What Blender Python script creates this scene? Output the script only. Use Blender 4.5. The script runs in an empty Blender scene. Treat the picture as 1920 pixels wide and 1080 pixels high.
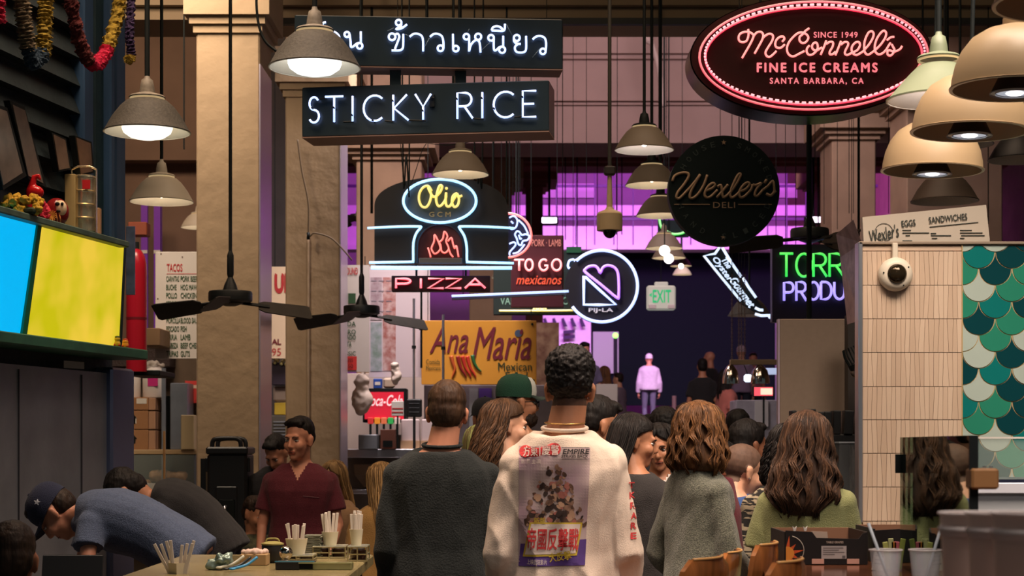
import bpy, math, random
import numpy as np
from mathutils import Vector, Matrix, noise
from mathutils.bvhtree import BVHTree
R = math.radians; PI = math.pi
F = 3200.0; HY = 830.0; ZC = 1.55          # focal length in pixels, horizon row, eye height
sc = bpy.context.scene; COL = sc.collection
def W(px, py, Y):                           # a point of the hall from where it is seen and how far off it stands
    return Vector(((px - 960) * Y / F, Y, ZC + (HY - py) * Y / F))
def lin(c):
    return tuple((v / 12.92 if v <= .04045 else ((v + .055) / 1.055) ** 2.4) for v in [x / 255 for x in c])

# ---------------- camera, world, large lights, exposure ----------------
cam = bpy.data.cameras.new('camera'); cam.lens = F / 1920 * 36; cam.sensor_width = 36
cam.shift_y = (HY - 540) / 1920; cam.clip_end = 300
cam.dof.use_dof = True; cam.dof.focus_distance = 7.6; cam.dof.aperture_fstop = 6.3
co = bpy.data.objects.new('camera', cam); COL.objects.link(co)
co.location = (0, 0, ZC); co.rotation_euler = (PI / 2, 0, 0); sc.camera = co
w = bpy.data.worlds.new('world'); sc.world = w; w.use_nodes = True
bg = w.node_tree.nodes['Background']; bg.inputs[0].default_value = (.42, .56, .58, 1); bg.inputs[1].default_value = .10
sc.view_settings.view_transform = 'Standard'; sc.view_settings.look = 'None'
sc.view_settings.exposure = 0.0; sc.view_settings.gamma = 1.0; sc.view_settings.use_curve_mapping = False
def lamp(name, kind, loc, energy, color, size=1.0, sy=None, target=None, spot=None, blend=.6, spread=None):
    l = bpy.data.lights.new(name, kind); l.energy = energy; l.color = color
    if kind == 'AREA':
        l.size = size
        if sy: l.shape = 'RECTANGLE'; l.size_y = sy
    else: l.shadow_soft_size = size
    if spread: l.spread = R(spread)
    if kind == 'SPOT': l.spot_size = R(spot or 60); l.spot_blend = blend
    o = bpy.data.objects.new(name, l); COL.objects.link(o); o.location = loc
    if target is not None:
        o.rotation_euler = (Vector(target) - Vector(loc)).to_track_quat('-Z', 'Y').to_euler()
    return o
WARM = (1.0, .72, .50); PURP = (.62, .12, 1.0); PINK = (1.0, .42, .50)
# added warm fill lights, unseen above the aisles, standing for the market's lamps
lamp('hall_fill', 'AREA', (-1.9, 7.3, 5.0), 44, WARM, 2.2, 1.2, target=(-1.7, 8.2, .8), spread=90)
lamp('hall_fill', 'AREA', (2.2, 5.4, 5.0), 60, (1, .83, .69), 2.0, 1.5, target=(1.7, 7.4, .9), spread=80)
lamp('hall_fill', 'AREA', (.4, 6.1, 4.8), 50, (1, .76, .60), 2.2, 1.2, target=(.4, 6.9, .8), spread=84)
lamp('hall_fill', 'AREA', (0.5, 9.6, 6.2), 42, WARM, 4, 2, target=(.5, 10.4, 0), spread=110)
lamp('hall_fill', 'AREA', (1.2, 2.4, 4.2), 40, (1, .84, .76), 1.2, 1.2, target=(1.5, 3.4, 1.0), spread=100)
lamp('hall_fill', 'AREA', (-4.6, 17.0, 7.6), 90, WARM, 2.5, 1, target=(-4.6, 22, 4.5), spread=130)
lamp('hall_fill', 'AREA', (-2.9, 11.4, 5.8), 75, (1, .80, .60), 1.6, 1.2, target=(-3.0, 15, 2.0), spread=120)
# added fill without fixtures: pinkish on the main beam, warm on the near one
lamp('beam_wash', 'AREA', (1.0, 16.5, 7.6), 320, (1, .76, .78), 6, 1.5, target=(1.5, 24, 6.3))
lamp('beam_wash', 'AREA', (0.5, 8.5, 6.4), 35, (1, .76, .52), 5, 1.0, target=(0.5, 14, 6.0))
# purple stage floodlights in the far bay
PUR = (.74, .13, .90)
lamp('purple_flood', 'AREA', (0.8, 33, 7.4), 600, PUR, 3, 1, target=(2.0, 56, 10.0), spread=120)
lamp('purple_flood', 'AREA', (7.5, 33, 7.4), 430, PUR, 3, 1, target=(6.5, 56, 10.0), spread=120)
lamp('purple_flood', 'AREA', (1.2, 36, 6.9), 16, (.62, .35, .95), 1, 1, target=(1.0, 43, 4.2), spread=70)  # extra flood added to brighten the white wall, no fixture of its own
lamp('kitchen_fill', 'AREA', (-.9, 14.9, 6.0), 150, (1, .86, .84), 1.6, 1.0, target=(-1.2, 16.6, 1.8), spread=110)  # added fill that brightens the kitchen from out of view
lamp('far_fill', 'AREA', (3.2, 32, 7.6), 330, (1, .9, .86), 4, 2, target=(3.2, 39, 2.6), spread=80)  # added fill that lifts the figures on the ramp

# ---------------- materials ----------------
MATS = {}
def mat(name, col, rough=.6, metal=0., emit=None, estr=0., bump=0., bscale=40., var=0., vscale=6., alpha=1., trans=0., spec=.5, col2=None, stretch=None, sheen=0., ior=1.45):
    if name in MATS: return MATS[name]
    m = bpy.data.materials.new(name); m.use_nodes = True; nt = m.node_tree; N = nt.nodes; L = nt.links
    b = N['Principled BSDF']; c = lin(col)
    b.inputs['Base Color'].default_value = (*c, 1); b.inputs['Roughness'].default_value = rough
    b.inputs['Metallic'].default_value = metal; b.inputs['Specular IOR Level'].default_value = spec
    b.inputs['IOR'].default_value = ior
    if sheen: b.inputs['Sheen Weight'].default_value = sheen
    if trans: b.inputs['Transmission Weight'].default_value = trans
    if alpha < 1: b.inputs['Alpha'].default_value = alpha
    if emit is not None:
        b.inputs['Emission Color'].default_value = (*emit, 1); b.inputs['Emission Strength'].default_value = estr
    if bump or var:
        tc = N.new('ShaderNodeTexCoord'); mp = N.new('ShaderNodeMapping'); L.new(tc.outputs['Object'], mp.inputs[0])
        if stretch: mp.inputs['Scale'].default_value = stretch
    if var:
        n = N.new('ShaderNodeTexNoise'); n.inputs['Scale'].default_value = vscale; n.inputs['Detail'].default_value = 6
        L.new(mp.outputs[0], n.inputs['Vector'])
        rp = N.new('ShaderNodeValToRGB'); rp.color_ramp.elements[0].position = .3; rp.color_ramp.elements[1].position = .7
        c2 = lin(col2) if col2 else tuple(x * (1 - var) for x in c)
        rp.color_ramp.elements[0].color = (*c2, 1); rp.color_ramp.elements[1].color = (*(c if col2 else [min(1, x * (1 + var * .5)) for x in c]), 1)
        L.new(n.outputs['Fac'], rp.inputs[0]); L.new(rp.outputs[0], b.inputs['Base Color'])
    if bump:
        n = N.new('ShaderNodeTexNoise'); n.inputs['Scale'].default_value = bscale; n.inputs['Detail'].default_value = 5
        L.new(mp.outputs[0], n.inputs['Vector'])
        bp = N.new('ShaderNodeBump'); bp.inputs['Strength'].default_value = bump; bp.inputs['Distance'].default_value = .02
        L.new(n.outputs['Fac'], bp.inputs['Height']); L.new(bp.outputs[0], b.inputs['Normal'])
    MATS[name] = m; return m
def neon(name, col, s): return mat(name, (230, 230, 235), .3, emit=col, estr=s)

# ---------------- objects ----------------
def thing(name, label, cat, loc=(0, 0, 0), rotz=0, group=None):
    o = bpy.data.objects.new(name, None); COL.objects.link(o); o.empty_display_size = .1
    o.location = loc; o.rotation_euler = (0, 0, rotz); o['label'] = label; o['category'] = cat
    if group: o['group'] = group
    return o
def tag(o, label, cat, group=None, kind=None):
    if label: o['label'] = label
    if cat: o['category'] = cat
    if group: o['group'] = group
    if kind: o['kind'] = kind
    return o
def link(name, me, parent=None, m=None):
    if m is not None:
        if not len(me.materials):
            for x in (m if isinstance(m, (list, tuple)) else [m]): me.materials.append(x)
    o = bpy.data.objects.new(name, me); COL.objects.link(o)
    if parent is not None: o.parent = parent
    return o
class MB:
    def __init__(s, M=None): s.v = []; s.f = []; s.mi = []; s.M = M; s.cur = 0
    def add(s, vs, fs, mi=None):
        b = len(s.v)
        if s.M is not None: vs = [s.M @ Vector(v) for v in vs]
        s.v += [tuple(v) for v in vs]; s.f += [tuple(i + b for i in f) for f in fs]; s.mi += [s.cur if mi is None else mi] * len(fs); return s
    def box(s, x0, y0, z0, x1, y1, z1, mi=None):
        if x0 > x1: x0, x1 = x1, x0
        if y0 > y1: y0, y1 = y1, y0
        if z0 > z1: z0, z1 = z1, z0
        v = [(x0,y0,z0),(x1,y0,z0),(x1,y1,z0),(x0,y1,z0),(x0,y0,z1),(x1,y0,z1),(x1,y1,z1),(x0,y1,z1)]
        return s.add(v, [(0,3,2,1),(4,5,6,7),(0,1,5,4),(1,2,6,5),(2,3,7,6),(3,0,4,7)], mi)
    def bbox(s, x0, y0, z0, x1, y1, z1, b=.01, mi=None):    # box with chamfered edges
        if x0 > x1: x0, x1 = x1, x0
        if y0 > y1: y0, y1 = y1, y0
        if z0 > z1: z0, z1 = z1, z0
        out = []
        for (z, i) in ((z0, b), (z0 + b, 0), (z1 - b, 0), (z1, b)):
            c = b + i if i else b
            X0, X1, Y0, Y1 = x0 + i, x1 - i, y0 + i, y1 - i
            out += [(X0 + b, Y0, z), (X1 - b, Y0, z), (X1, Y0 + b, z), (X1, Y1 - b, z), (X1 - b, Y1, z), (X0 + b, Y1, z), (X0, Y1 - b, z), (X0, Y0 + b, z)]
        fs = [tuple(range(7, -1, -1)), tuple(range(24, 32))]
        for k in range(3):
            for j in range(8): a = k * 8 + j; c = k * 8 + (j + 1) % 8; fs.append((a, c, c + 8, a + 8))
        return s.add(out, fs, mi)
    def poly(s, pts, d0, d1, mi=None):      # prism of an XZ outline (counter-clockwise seen from -Y) between y = d0 and d1
        n = len(pts); v = [(p[0], d0, p[1]) for p in pts] + [(p[0], d1, p[1]) for p in pts]
        return s.add(v, [tuple(range(n)), tuple(range(2 * n - 1, n - 1, -1))] + [(i, i + n, (i + 1) % n + n, (i + 1) % n) for i in range(n)], mi)
    def lathe(s, prof, n=24, c=(0, 0, 0), mi=None, cap=True, sx=1, sy=1):     # prof = [(r, z)...]
        v = []; f = []
        for r, z in prof:
            for j in range(n): a = 2 * PI * j / n; v.append((c[0] + r * sx * math.cos(a), c[1] + r * sy * math.sin(a), c[2] + z))
        for i in range(len(prof) - 1):
            for j in range(n): k = (j + 1) % n; f.append((i * n + j, i * n + k, (i + 1) * n + k, (i + 1) * n + j))
        if cap:
            f.append(tuple(range(n - 1, -1, -1))); f.append(tuple((len(prof) - 1) * n + j for j in range(n)))
        return s.add(v, f, mi)
    def tube(s, pts, r, n=6, closed=False, mi=None, r2=None):
        P = [Vector(p) for p in pts]; m = len(P)
        if m < 2: return s
        v = []; f = []; up = None
        for i, p in enumerate(P):
            if closed: t = P[(i + 1) % m] - P[i - 1]
            else: t = P[min(i + 1, m - 1)] - P[max(i - 1, 0)]
            if t.length < 1e-9: t = Vector((0, 0, 1))
            t.normalize()
            if up is None: up = t.orthogonal().normalized()
            up = up - t * up.dot(t)
            up = up.normalized() if up.length > 1e-6 else t.orthogonal().normalized()
            b = t.cross(up); rr = r if r2 is None else r + (r2 - r) * i / (m - 1)
            if callable(r): rr = r(i / (m - 1))
            for j in range(n): a = 2 * PI * j / n; v.append(p + up * (rr * math.cos(a)) + b * (rr * math.sin(a)))
        for i in range(m if closed else m - 1):
            for j in range(n):
                k = (j + 1) % n; i2 = (i + 1) % m; f.append((i * n + j, i * n + k, i2 * n + k, i2 * n + j))
        if not closed: f.append(tuple(range(n - 1, -1, -1))); f.append(tuple((m - 1) * n + j for j in range(n)))
        return s.add(v, f, mi)
    def cyl(s, p0, p1, r, n=12, mi=None, r2=None): return s.tube([p0, p1], r, n, mi=mi, r2=r2)
    def ell(s, c, r, n=16, m=10, mi=None, rot=None):
        v = [Vector((0, 0, -1))]; f = []
        for i in range(1, m):
            a = -PI / 2 + PI * i / m
            for j in range(n): b = 2 * PI * j / n; v.append(Vector((math.cos(a) * math.cos(b), math.cos(a) * math.sin(b), math.sin(a))))
        v.append(Vector((0, 0, 1))); R3 = rot.to_3x3() if rot is not None else None
        out = []
        for q in v:
            q = Vector((q.x * r[0], q.y * r[1], q.z * r[2]))
            if R3 is not None: q = R3 @ q
            out.append(q + Vector(c))
        for j in range(n): f.append((0, 1 + (j + 1) % n, 1 + j))
        for i in range(m - 2):
            for j in range(n): k = (j + 1) % n; f.append((1 + i * n + j, 1 + i * n + k, 1 + (i + 1) * n + k, 1 + (i + 1) * n + j))
        e = len(v) - 1
        for j in range(n): f.append((e, 1 + (m - 2) * n + j, 1 + (m - 2) * n + (j + 1) % n))
        return s.add(out, f, mi)
    def cap(s, a, b, ra, rb, n=12):         # tapered capsule
        a = Vector(a); b = Vector(b); t = (b - a); L = t.length; t = t.normalized() if L > 1e-6 else Vector((0, 0, 1))
        pts = []; rr = []
        for k in (-90, -55, -20): pts.append(a + t * ra * math.sin(R(k))); rr.append(max(1e-4, ra * math.cos(R(k))))
        for k in (20, 55, 90): pts.append(b + t * rb * math.sin(R(k))); rr.append(max(1e-4, rb * math.cos(R(k))))
        up = t.orthogonal().normalized(); q = t.cross(up); v = []; f = []
        for p, r in zip(pts, rr):
            for j in range(n): an = 2 * PI * j / n; v.append(p + up * r * math.cos(an) + q * r * math.sin(an))
        for i in range(5):
            for j in range(n): k = (j + 1) % n; f.append((i * n + j, i * n + k, (i + 1) * n + k, (i + 1) * n + j))
        f.append(tuple(range(n - 1, -1, -1))); f.append(tuple(5 * n + j for j in range(n)))
        return s.add(v, f)
    def loft(s, rings, caps=True, mi=None):  # rings of equal vertex count
        n = len(rings[0]); v = [p for r in rings for p in r]; f = []
        for i in range(len(rings) - 1):
            for j in range(n): k = (j + 1) % n; f.append((i * n + j, i * n + k, (i + 1) * n + k, (i + 1) * n + j))
        if caps: f.append(tuple(range(n - 1, -1, -1))); f.append(tuple((len(rings) - 1) * n + j for j in range(n)))
        return s.add(v, f, mi)
    def mesh(s, smooth=False):
        me = bpy.data.meshes.new('m'); me.from_pydata([tuple(x) for x in s.v], [], s.f)
        if any(s.mi): me.polygons.foreach_set('material_index', s.mi)
        if smooth: me.polygons.foreach_set('use_smooth', [True] * len(s.f))
        me.update(); return me
    def build(s, name, m, parent=None, smooth=False, sharp=None):
        me = s.mesh(smooth)
        if smooth and sharp: me.set_sharp_from_angle(angle=R(sharp))
        return link(name, me, parent, m)
def struct(name, mb, m, parent=None, **k):
    o = mb.build(name, m, parent, **k)
    if parent is None: o['kind'] = 'structure'
    return o
def cat_rom(pts, n=6, closed=False):
    P = [Vector(p) for p in pts]; m = len(P); out = []
    if m < 3: return P
    for i in range(m if closed else m - 1):
        g = (lambda k: P[k % m]) if closed else (lambda k: P[max(0, min(m - 1, k))])
        a, b, c, d = g(i - 1), g(i), g(i + 1), g(i + 2)
        for j in range(n):
            t = j / n; out.append(.5 * ((2 * b) + (c - a) * t + (2 * a - 5 * b + 4 * c - d) * t * t + (3 * b - a - 3 * c + d) * t ** 3))
    if not closed: out.append(P[-1])
    return out
# flat lettering fitted into a box (x0,z0)-(x1,z1) of the XZ plane facing -Y
def text_pts(s, shear=0., bold=0., space=1.0, ext=0.):
    c = bpy.data.curves.new('t', 'FONT'); c.body = s; c.shear = shear; c.offset = bold; c.space_character = space; c.extrude = ext
    c.resolution_u = 3; c.align_x = 'CENTER'
    o = bpy.data.objects.new('t', c); me = bpy.data.meshes.new_from_object(o); bpy.data.objects.remove(o)
    v = np.array([x.co[:] for x in me.vertices]) if len(me.vertices) else np.zeros((0, 3))
    f = [tuple(p.vertices) for p in me.polygons]; bpy.data.meshes.remove(me); bpy.data.curves.remove(c)
    return v, f
def text_into(mb, s, x0, z0, x1, z1, y, shear=0., bold=0., space=1.0, th=.002, rot=0, mi=None, keep=False):
    v, f = text_pts(s, shear, 0., space)
    if not len(v): return mb
    v[:, 2] = 0
    lo = v.min(0); hi = v.max(0); sx = (x1 - x0) / (hi[0] - lo[0]); sz = (z1 - z0) / (hi[1] - lo[1])
    if keep: sx = sz = min(sx, sz)
    cx, cz = (x0 + x1) / 2, (z0 + z1) / 2; mx, mz = (lo[0] + hi[0]) / 2, (lo[1] + hi[1]) / 2
    c, sn = math.cos(rot), math.sin(rot); out = []
    for p in v:
        X = (p[0] - mx) * sx; Z = (p[1] - mz) * sz; out.append((cx + X * c - Z * sn, y - th, cz + X * sn + Z * c))
    if bold:                                                         # heavier strokes from slightly shifted copies
        for i, (a, b_) in enumerate(((1, .4), (-1, -.4), (.4, -1), (-.4, 1))): mb.add([(p[0] + a * bold * sx * .9, p[1] - 5e-5 * (i + 1), p[2] + b_ * bold * sz * .9) for p in out], f, mi)
    return mb.add(out, f, mi)
class SF:                                   # frame of a flat thing facing the aisle
    def __init__(s, px, py, Y): s.px = px; s.py = py; s.k = Y / F; s.o = W(px, py, Y); s.Y = Y
    def x(s, px): return (px - s.px) * s.k
    def z(s, py): return (s.py - py) * s.k
    def __call__(s, px, py, d=0.): return (s.x(px), -d, s.z(py))
    def box(s, mb, x0, y0, x1, y1, d0, d1, mi=None): return mb.box(s.x(x0), -d0, s.z(y1), s.x(x1), -d1, s.z(y0), mi)
    def bbox(s, mb, x0, y0, x1, y1, d0, d1, b=.005, mi=None): return mb.bbox(s.x(x0), -d0, s.z(y1), s.x(x1), -d1, s.z(y0), b, mi)
    def text(s, mb, t, x0, y0, x1, y1, d=0., **k): return text_into(mb, t, s.x(x0), s.z(y1), s.x(x1), s.z(y0), -d, **k)
    def path(s, pts, d, n=5, closed=False, curve=True):
        P = [s(p[0], p[1], d) for p in pts]
        return cat_rom(P, n, closed) if curve else P
def zoomed(x0, y0, sc_):                    # coordinates read off an enlarged detail
    return lambda pts: [(x0 + a / sc_, y0 + b / sc_) for a, b in pts]
def ellipse(cx, cy, rx, ry, n=48, a0=0, a1=360, rot=0):
    out = []
    m = n if a1 - a0 >= 360 else n + 1
    for i in range(m):
        a = R(a0 + (a1 - a0) * i / n); x = rx * math.cos(a); y = ry * math.sin(a); c, s_ = math.cos(R(rot)), math.sin(R(rot))
        out.append((cx + x * c - y * s_, cy - x * s_ - y * c))
    return out
def dup(o, loc=None, rotz=None, label=None, parent=None):
    c = o.copy(); COL.objects.link(c)
    if parent is not None: c.parent = parent
    if loc is not None: c.location = loc
    if rotz is not None: c.rotation_euler = (0, 0, rotz)
    if label: c['label'] = label
    for ch in o.children: dup(ch, parent=c)
    return c
# single stroke capitals, unit box x 0..1, y 0 (top)..1 (bottom); 'c' = curved
def arc(cx, cy, rx, ry, a0, a1, n=10): return [(cx + rx * math.cos(R(a0 + (a1 - a0) * i / n)), cy - ry * math.sin(R(a0 + (a1 - a0) * i / n))) for i in range(n + 1)]
STROKE = {
 'S': [arc(.5, .25, .42, .25, 30, 270, 10) + arc(.5, .75, .46, .25, 90, -150, 10)[1:]],
 'T': [[(0, 0), (1, 0)], [(.5, 0), (.5, 1)]], 'I': [[(.5, 0), (.5, 1)]],
 'C': [arc(.55, .5, .52, .5, 48, 312, 16)], 'K': [[(0, 0), (0, 1)], [(.9, 0), (.05, .52), (1, 1)]],
 'Y': [[(0, 0), (.5, .5), (1, 0)], [(.5, .5), (.5, 1)]],
 'R': [[(0, 1), (0, 0), (.5, 0)] + arc(.5, .26, .42, .26, 90, -90, 8) + [(.1, .52)], [(.45, .52), (1, 1)]],
 'E': [[(1, 0), (0, 0), (0, 1), (1, 1)], [(0, .5), (.85, .5)]],
 'O': [arc(.5, .5, .5, .5, 90, 450, 20)], 'P': [[(0, 1), (0, 0), (.5, 0)] + arc(.55, .27, .42, .27, 90, -90, 8) + [(0, .54)]],
 'D': [[(0, 0), (.4, 0)] + arc(.4, .5, .58, .5, 90, -90, 12) + [(0, 1), (0, 0)]],
 'U': [[(0, 0), (0, .6)] + arc(.5, .6, .5, .4, 180, 360, 10) + [(1, 0)]],
 'Z': [[(0, 0), (1, 0), (0, 1), (1, 1)]], 'A': [[(0, 1), (.5, 0), (1, 1)], [(.2, .62), (.8, .62)]],
 'G': [arc(.52, .5, .5, .5, 45, 330, 16) + [(.98, .55), (.6, .55)]], 'N': [[(0, 1), (0, 0), (1, 1), (1, 0)]], 'X': [[(0, 0), (1, 1)], [(1, 0), (0, 1)]],
}
def stroke_word(sf, mb, word, boxes, d, r, n=6):
    for ch, (x0, y0, x1, y1) in zip(word, boxes):
        for st in STROKE[ch]:
            mb.tube([sf(x0 + a * (x1 - x0), y0 + b * (y1 - y0), d) for a, b in st], r, n)
# ================= the hall =================
m_conc = mat('plaster_warm', (172, 146, 122), .85, bump=.25, bscale=9, var=.12, vscale=3)
m_col = mat('column_plaster', (178, 152, 122), .8, bump=.55, bscale=7, var=.10, vscale=2.5)
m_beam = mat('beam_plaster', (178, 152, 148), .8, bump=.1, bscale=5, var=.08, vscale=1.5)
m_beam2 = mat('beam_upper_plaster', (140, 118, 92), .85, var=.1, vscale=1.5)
m_guard = mat('brushed_guard', (200, 190, 205), .35, metal=.7, bump=.1, bscale=60, stretch=(1, 1, .05))
m_dark = mat('dark_void', (34, 36, 40), .85)
m_black = mat('black_metal', (20, 25, 25), .6, spec=.25)
m_lil = mat('lilac_white', (214, 204, 214), .8, var=.06, vscale=2)
m_redb = mat('reddish_plaster', (150, 96, 84), .85, var=.12, vscale=2)
m_floor = mat('concrete_floor', (92, 84, 78), .45, bump=.1, bscale=12, var=.2, vscale=1.2)
m_teal = mat('teal_paint', (26, 50, 58), .5, bump=.2, bscale=20, var=.25, vscale=8)
m_tealb = mat('blue_post_paint', (44, 70, 100), .45, var=.3, vscale=9, stretch=(1, 1, .2))
m_siding = mat('dark_siding', (28, 40, 44), .6, bump=.2, bscale=30, var=.2, vscale=12)
m_green = mat('green_trim', (52, 98, 78), .5, var=.3, vscale=12)
m_steel = mat('stainless', (150, 154, 162), .4, metal=.5, bump=.05, bscale=30, var=.25, vscale=3)
m_steel_b = mat('bright_steel', (205, 205, 212), .28, metal=.9)
m_white = mat('white_paint', (225, 220, 212), .5)
m_wood = mat('stained_wood', (120, 62, 34), .3, bump=.1, bscale=12, var=.4, vscale=5, stretch=(.3, 3, 3))

mb = MB(); mb.add([(-20, -4, 0), (20, -4, 0), (20, 14, 0), (-20, 14, 0)], [(0, 1, 2, 3)])
mb.add([(-20, 14, 0), (20, 14, 0), (20, 26, 1.1), (-20, 26, 1.1), (20, 46, 2.2), (-20, 46, 2.2), (20, 62, 2.2), (-20, 62, 2.2)], [(0, 1, 2, 3), (3, 2, 4, 5), (5, 4, 6, 7)])
mb.add([(-20, -4, -.3), (20, -4, -.3), (20, 62, -.3), (-20, 62, -.3)], [(3, 2, 1, 0)])
struct('floor', mb, m_floor)
mb = MB(); mb.box(-20, 9.5, 8.6, 20, 62, 8.9); mb.box(-20, 30, 12.2, 20, 62, 12.5)
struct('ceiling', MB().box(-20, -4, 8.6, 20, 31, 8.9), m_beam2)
struct('ceiling', MB().box(-20, 31, 12.0, 20, 62, 12.3), m_lil)
# near crossbeam with pipe
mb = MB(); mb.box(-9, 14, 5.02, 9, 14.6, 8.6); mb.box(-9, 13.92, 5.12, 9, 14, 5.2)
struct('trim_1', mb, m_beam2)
# main beam with stepped mouldings
mb = MB(); zb = lambda py, Y: ZC + (HY - py) * Y / F
Y0 = 24
mb.box(-9, Y0, zb(268, Y0), 9, Y0 + 1.2, zb(196, Y0)); mb.box(-9, Y0 - .05, zb(198, Y0), 9, Y0 + 1.2, zb(192, Y0))
mb.box(-9, Y0 - .12, zb(192, Y0), 9, Y0 + 1.2, zb(116, Y0)); mb.box(-9, Y0 - .20, zb(116, Y0), 9, Y0 + 1.2, zb(108, Y0))
mb.box(-9, Y0 - .28, zb(108, Y0), 9, Y0 + 1.2, 8.6)
struct('trim_2', mb, m_beam)
# beam in the far bay, reddish
mb = MB(); mb.box(-12, 31, zb(312, 31), 12, 31.8, 12); mb.box(-12, 30.8, zb(300, 31), 12, 31, zb(306, 31))
struct('trim_3', mb, m_redb)
# longitudinal ceiling ribs seen on the left
for k, (x, y0, y1, z) in enumerate([(-3.9, 9.6, 13.9, 5.7), (-2.0, 14.6, 23.6, 5.9), (4.2, 14.6, 23.6, 6.1)]):
    struct('trim_%d' % (4 + k), MB().box(x - .22, y0, z, x + .22, y1, 8.6).box(x - .3, y0, z + .5, x + .3, y1, z + .58), m_conc)
# walls
struct('wall_back', MB().box(-20, 56, -.2, 20, 56.4, 12), m_lil)
struct('wall_left', MB().box(-9.4, 9.5, 0, -9, 56, 12), m_conc)
struct('wall_right', MB().box(9, 9.5, 0, 9.4, 56, 12), m_conc)
# back room wall seen between the stall and the columns
struct('wall_partition', MB().box(-9, 22, zb(300, 22), -3.1, 22.3, 8.6).box(-9, 22.3, 0, -3.1, 22.5, zb(300, 22)), [mat('brown_plaster', (120, 96, 80), .85, var=.15, vscale=2)])
# dark entrance wall at the top of the ramp
def px_box(mb, x0, y0, x1, y1, Y, d, mi=None):
    a = W(x0, y1, Y); b = W(x1, y0, Y); return mb.box(a.x, Y, a.z, b.x, Y + d, b.z, mi)
mb = MB(); px_box(mb, 1108, 462, 1458, 760, 44, .3); struct('wall_dark_entrance', mb, mat('night_dark', (20, 28, 28), .95, spec=0.))
mb = MB(); px_box(mb, 1000, 440, 1108, 760, 43.6, .4); struct('wall_white', mb, m_lil)
mb = MB(); px_box(mb, 1458, 440, 1800, 760, 43.6, .4); struct('wall_far_right', mb, m_lil)
mb = MB(); px_box(mb, 1112, 622, 1160, 700, 43.9, .06); struct('door_1', mb, mat('pale_door', (150, 165, 150), .6))
mb = MB(); px_box(mb, 500, 60, 552, 1100, 18.5, .1); struct('wall_gap_backing', mb, mat('gap_dark', (54, 48, 48), .8, var=.3, vscale=3))  # added dark backing panel, keeps the purple far wall out of the gap
# mezzanine: slab edge, parapet and railing, in the purple light
mz = thing('mezzanine', 'purple lit mezzanine gallery with thin railings above the dark entrance', 'gallery', W(1280, 460, 42)); f = SF(1280, 460, 42)
o = f.box(MB(), 640, 424, 1900, 460, -1.6, 0).build('slab', m_lil, mz)
f.box(MB(), 640, 372, 1900, 392, -1.5, -1.2).build('ledge', m_lil, mz)
for i, py in enumerate((346, 408)): f.box(MB(), 640, py, 1900, py + 5, -.05, .02).build('rail', mat('rail_dark', (70, 40, 90), .5), mz)
for px in list(range(1006, 1560, 36)): f.box(MB(), px, 300, px + 2, 460, -.03, .03).build('baluster', MATS['rail_dark'], mz)
for (a, b) in ((1018, 1126), (1452, 1530)): f.box(MB(), a, 312, b, 340, -3.0, -2.8).build('lit_panel', m_lil, mz)
f.box(MB(), 640, 462, 1900, 470, .0, .3).build('fascia', m_lil, mz)

def column(name, x0, x1, Y, d, label, ytop, m, cap_py=None, guard=False, base_z=0, wide=.09, cat='column'):
    a = W(x0, 900, Y).x; b = W(x1, 900, Y).x
    t = thing(name, label, cat, ((a + b) / 2, Y + d / 2, base_z)); h = (b - a) / 2; top = zb(ytop, Y) - base_z
    MB().bbox(-h, -d / 2, 0, h, d / 2, top, .012).build('shaft', m, t)
    if cap_py is not None:
        zc = zb(cap_py, Y) - base_z; mb = MB()
        for i, e in enumerate((.02, .045, .08)): mb.box(-h - e * wide / .09, -d / 2 - e * wide / .09, zc + .06 * i, h + e * wide / .09, d / 2 + e * wide / .09, zc + .06 * (i + 1) + (.25 if i == 2 else 0))
        mb.build('capital', m, t)
    if guard:                                # metal corner guards with fixing screws
        g = MB(); g.box(h - .004, -d / 2 - .006, 0, h + .006, d / 2 - .02, zb(guard, Y)); g.build('corner_guard', m_guard, t)
    return t
c1 = column('column', 368, 487, 12.5, .6, 'square cream plaster column behind the black drink dispenser and near fan', -260, m_col, 62, guard=120)
c2 = column('column', 535, 638, 15, .63, 'square cream plaster column behind the man in the maroon shirt', -60, m_col, 182, guard=250)
column('column', 668, 790, 21, .8, 'pinkish column with stepped capital behind the oven shaped neon sign', 100, m_conc, 300, wide=.2, base_z=.5)
column('column', 880, 960, 27, .8, 'narrow purple tinged column right of the oven shaped neon sign', 250, m_conc, 352, base_z=1.1, wide=.2)
column('column', 986, 1018, 31.9, .8, 'far column lit purple left of the camera dome pole', 300, m_redb, 352, base_z=1.3, wide=.3)
column('column', 1536, 1562, 31.9, .8, 'far column lit purple above the green neon lettering', 300, m_redb, 352, base_z=1.3, wide=.3)
column('column', 1560, 1642, 21, .8, 'brown pink column behind the white deli menu board', 100, m_conc, 262, base_z=.5, wide=.2)
column('column', 1700, 1880, 18, .8, 'broad shaded column behind the cream dome lamps', 0, m_conc, 200, base_z=.3, wide=.2)

# ---------------- left stall ----------------
AN = math.atan2(.981, .193)
def LW(px, py, d=0.):                        # point of the stall front: along it, out of it (d), up
    c = (px - 960) / F; x0 = -2.25 + .981 * d; y0 = 7.5 - .193 * d
    u = (c * y0 - x0) / (.193 - .981 * c); Y = y0 + .981 * u
    return (u, -d, ZC + (HY - py) * Y / F)
def stall(name, label, cat, **k): return thing(name, label, cat, (-2.25, 7.5, 0), AN, **k)
def quad_slab(mb, P, th, mi=None):           # P = four (px,py,d) seen corners, clockwise from top left; th = depth behind
    q = [Vector(LW(*p)) for p in P]; n = (q[1] - q[0]).cross(q[3] - q[0]).normalized()
    if n.y < 0: n = -n
    return mb.add([*q, *[p + n * th for p in q]], [(0, 3, 2, 1), (4, 5, 6, 7), (0, 1, 5, 4), (1, 2, 6, 5), (2, 3, 7, 6), (3, 0, 4, 7)], mi)
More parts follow.
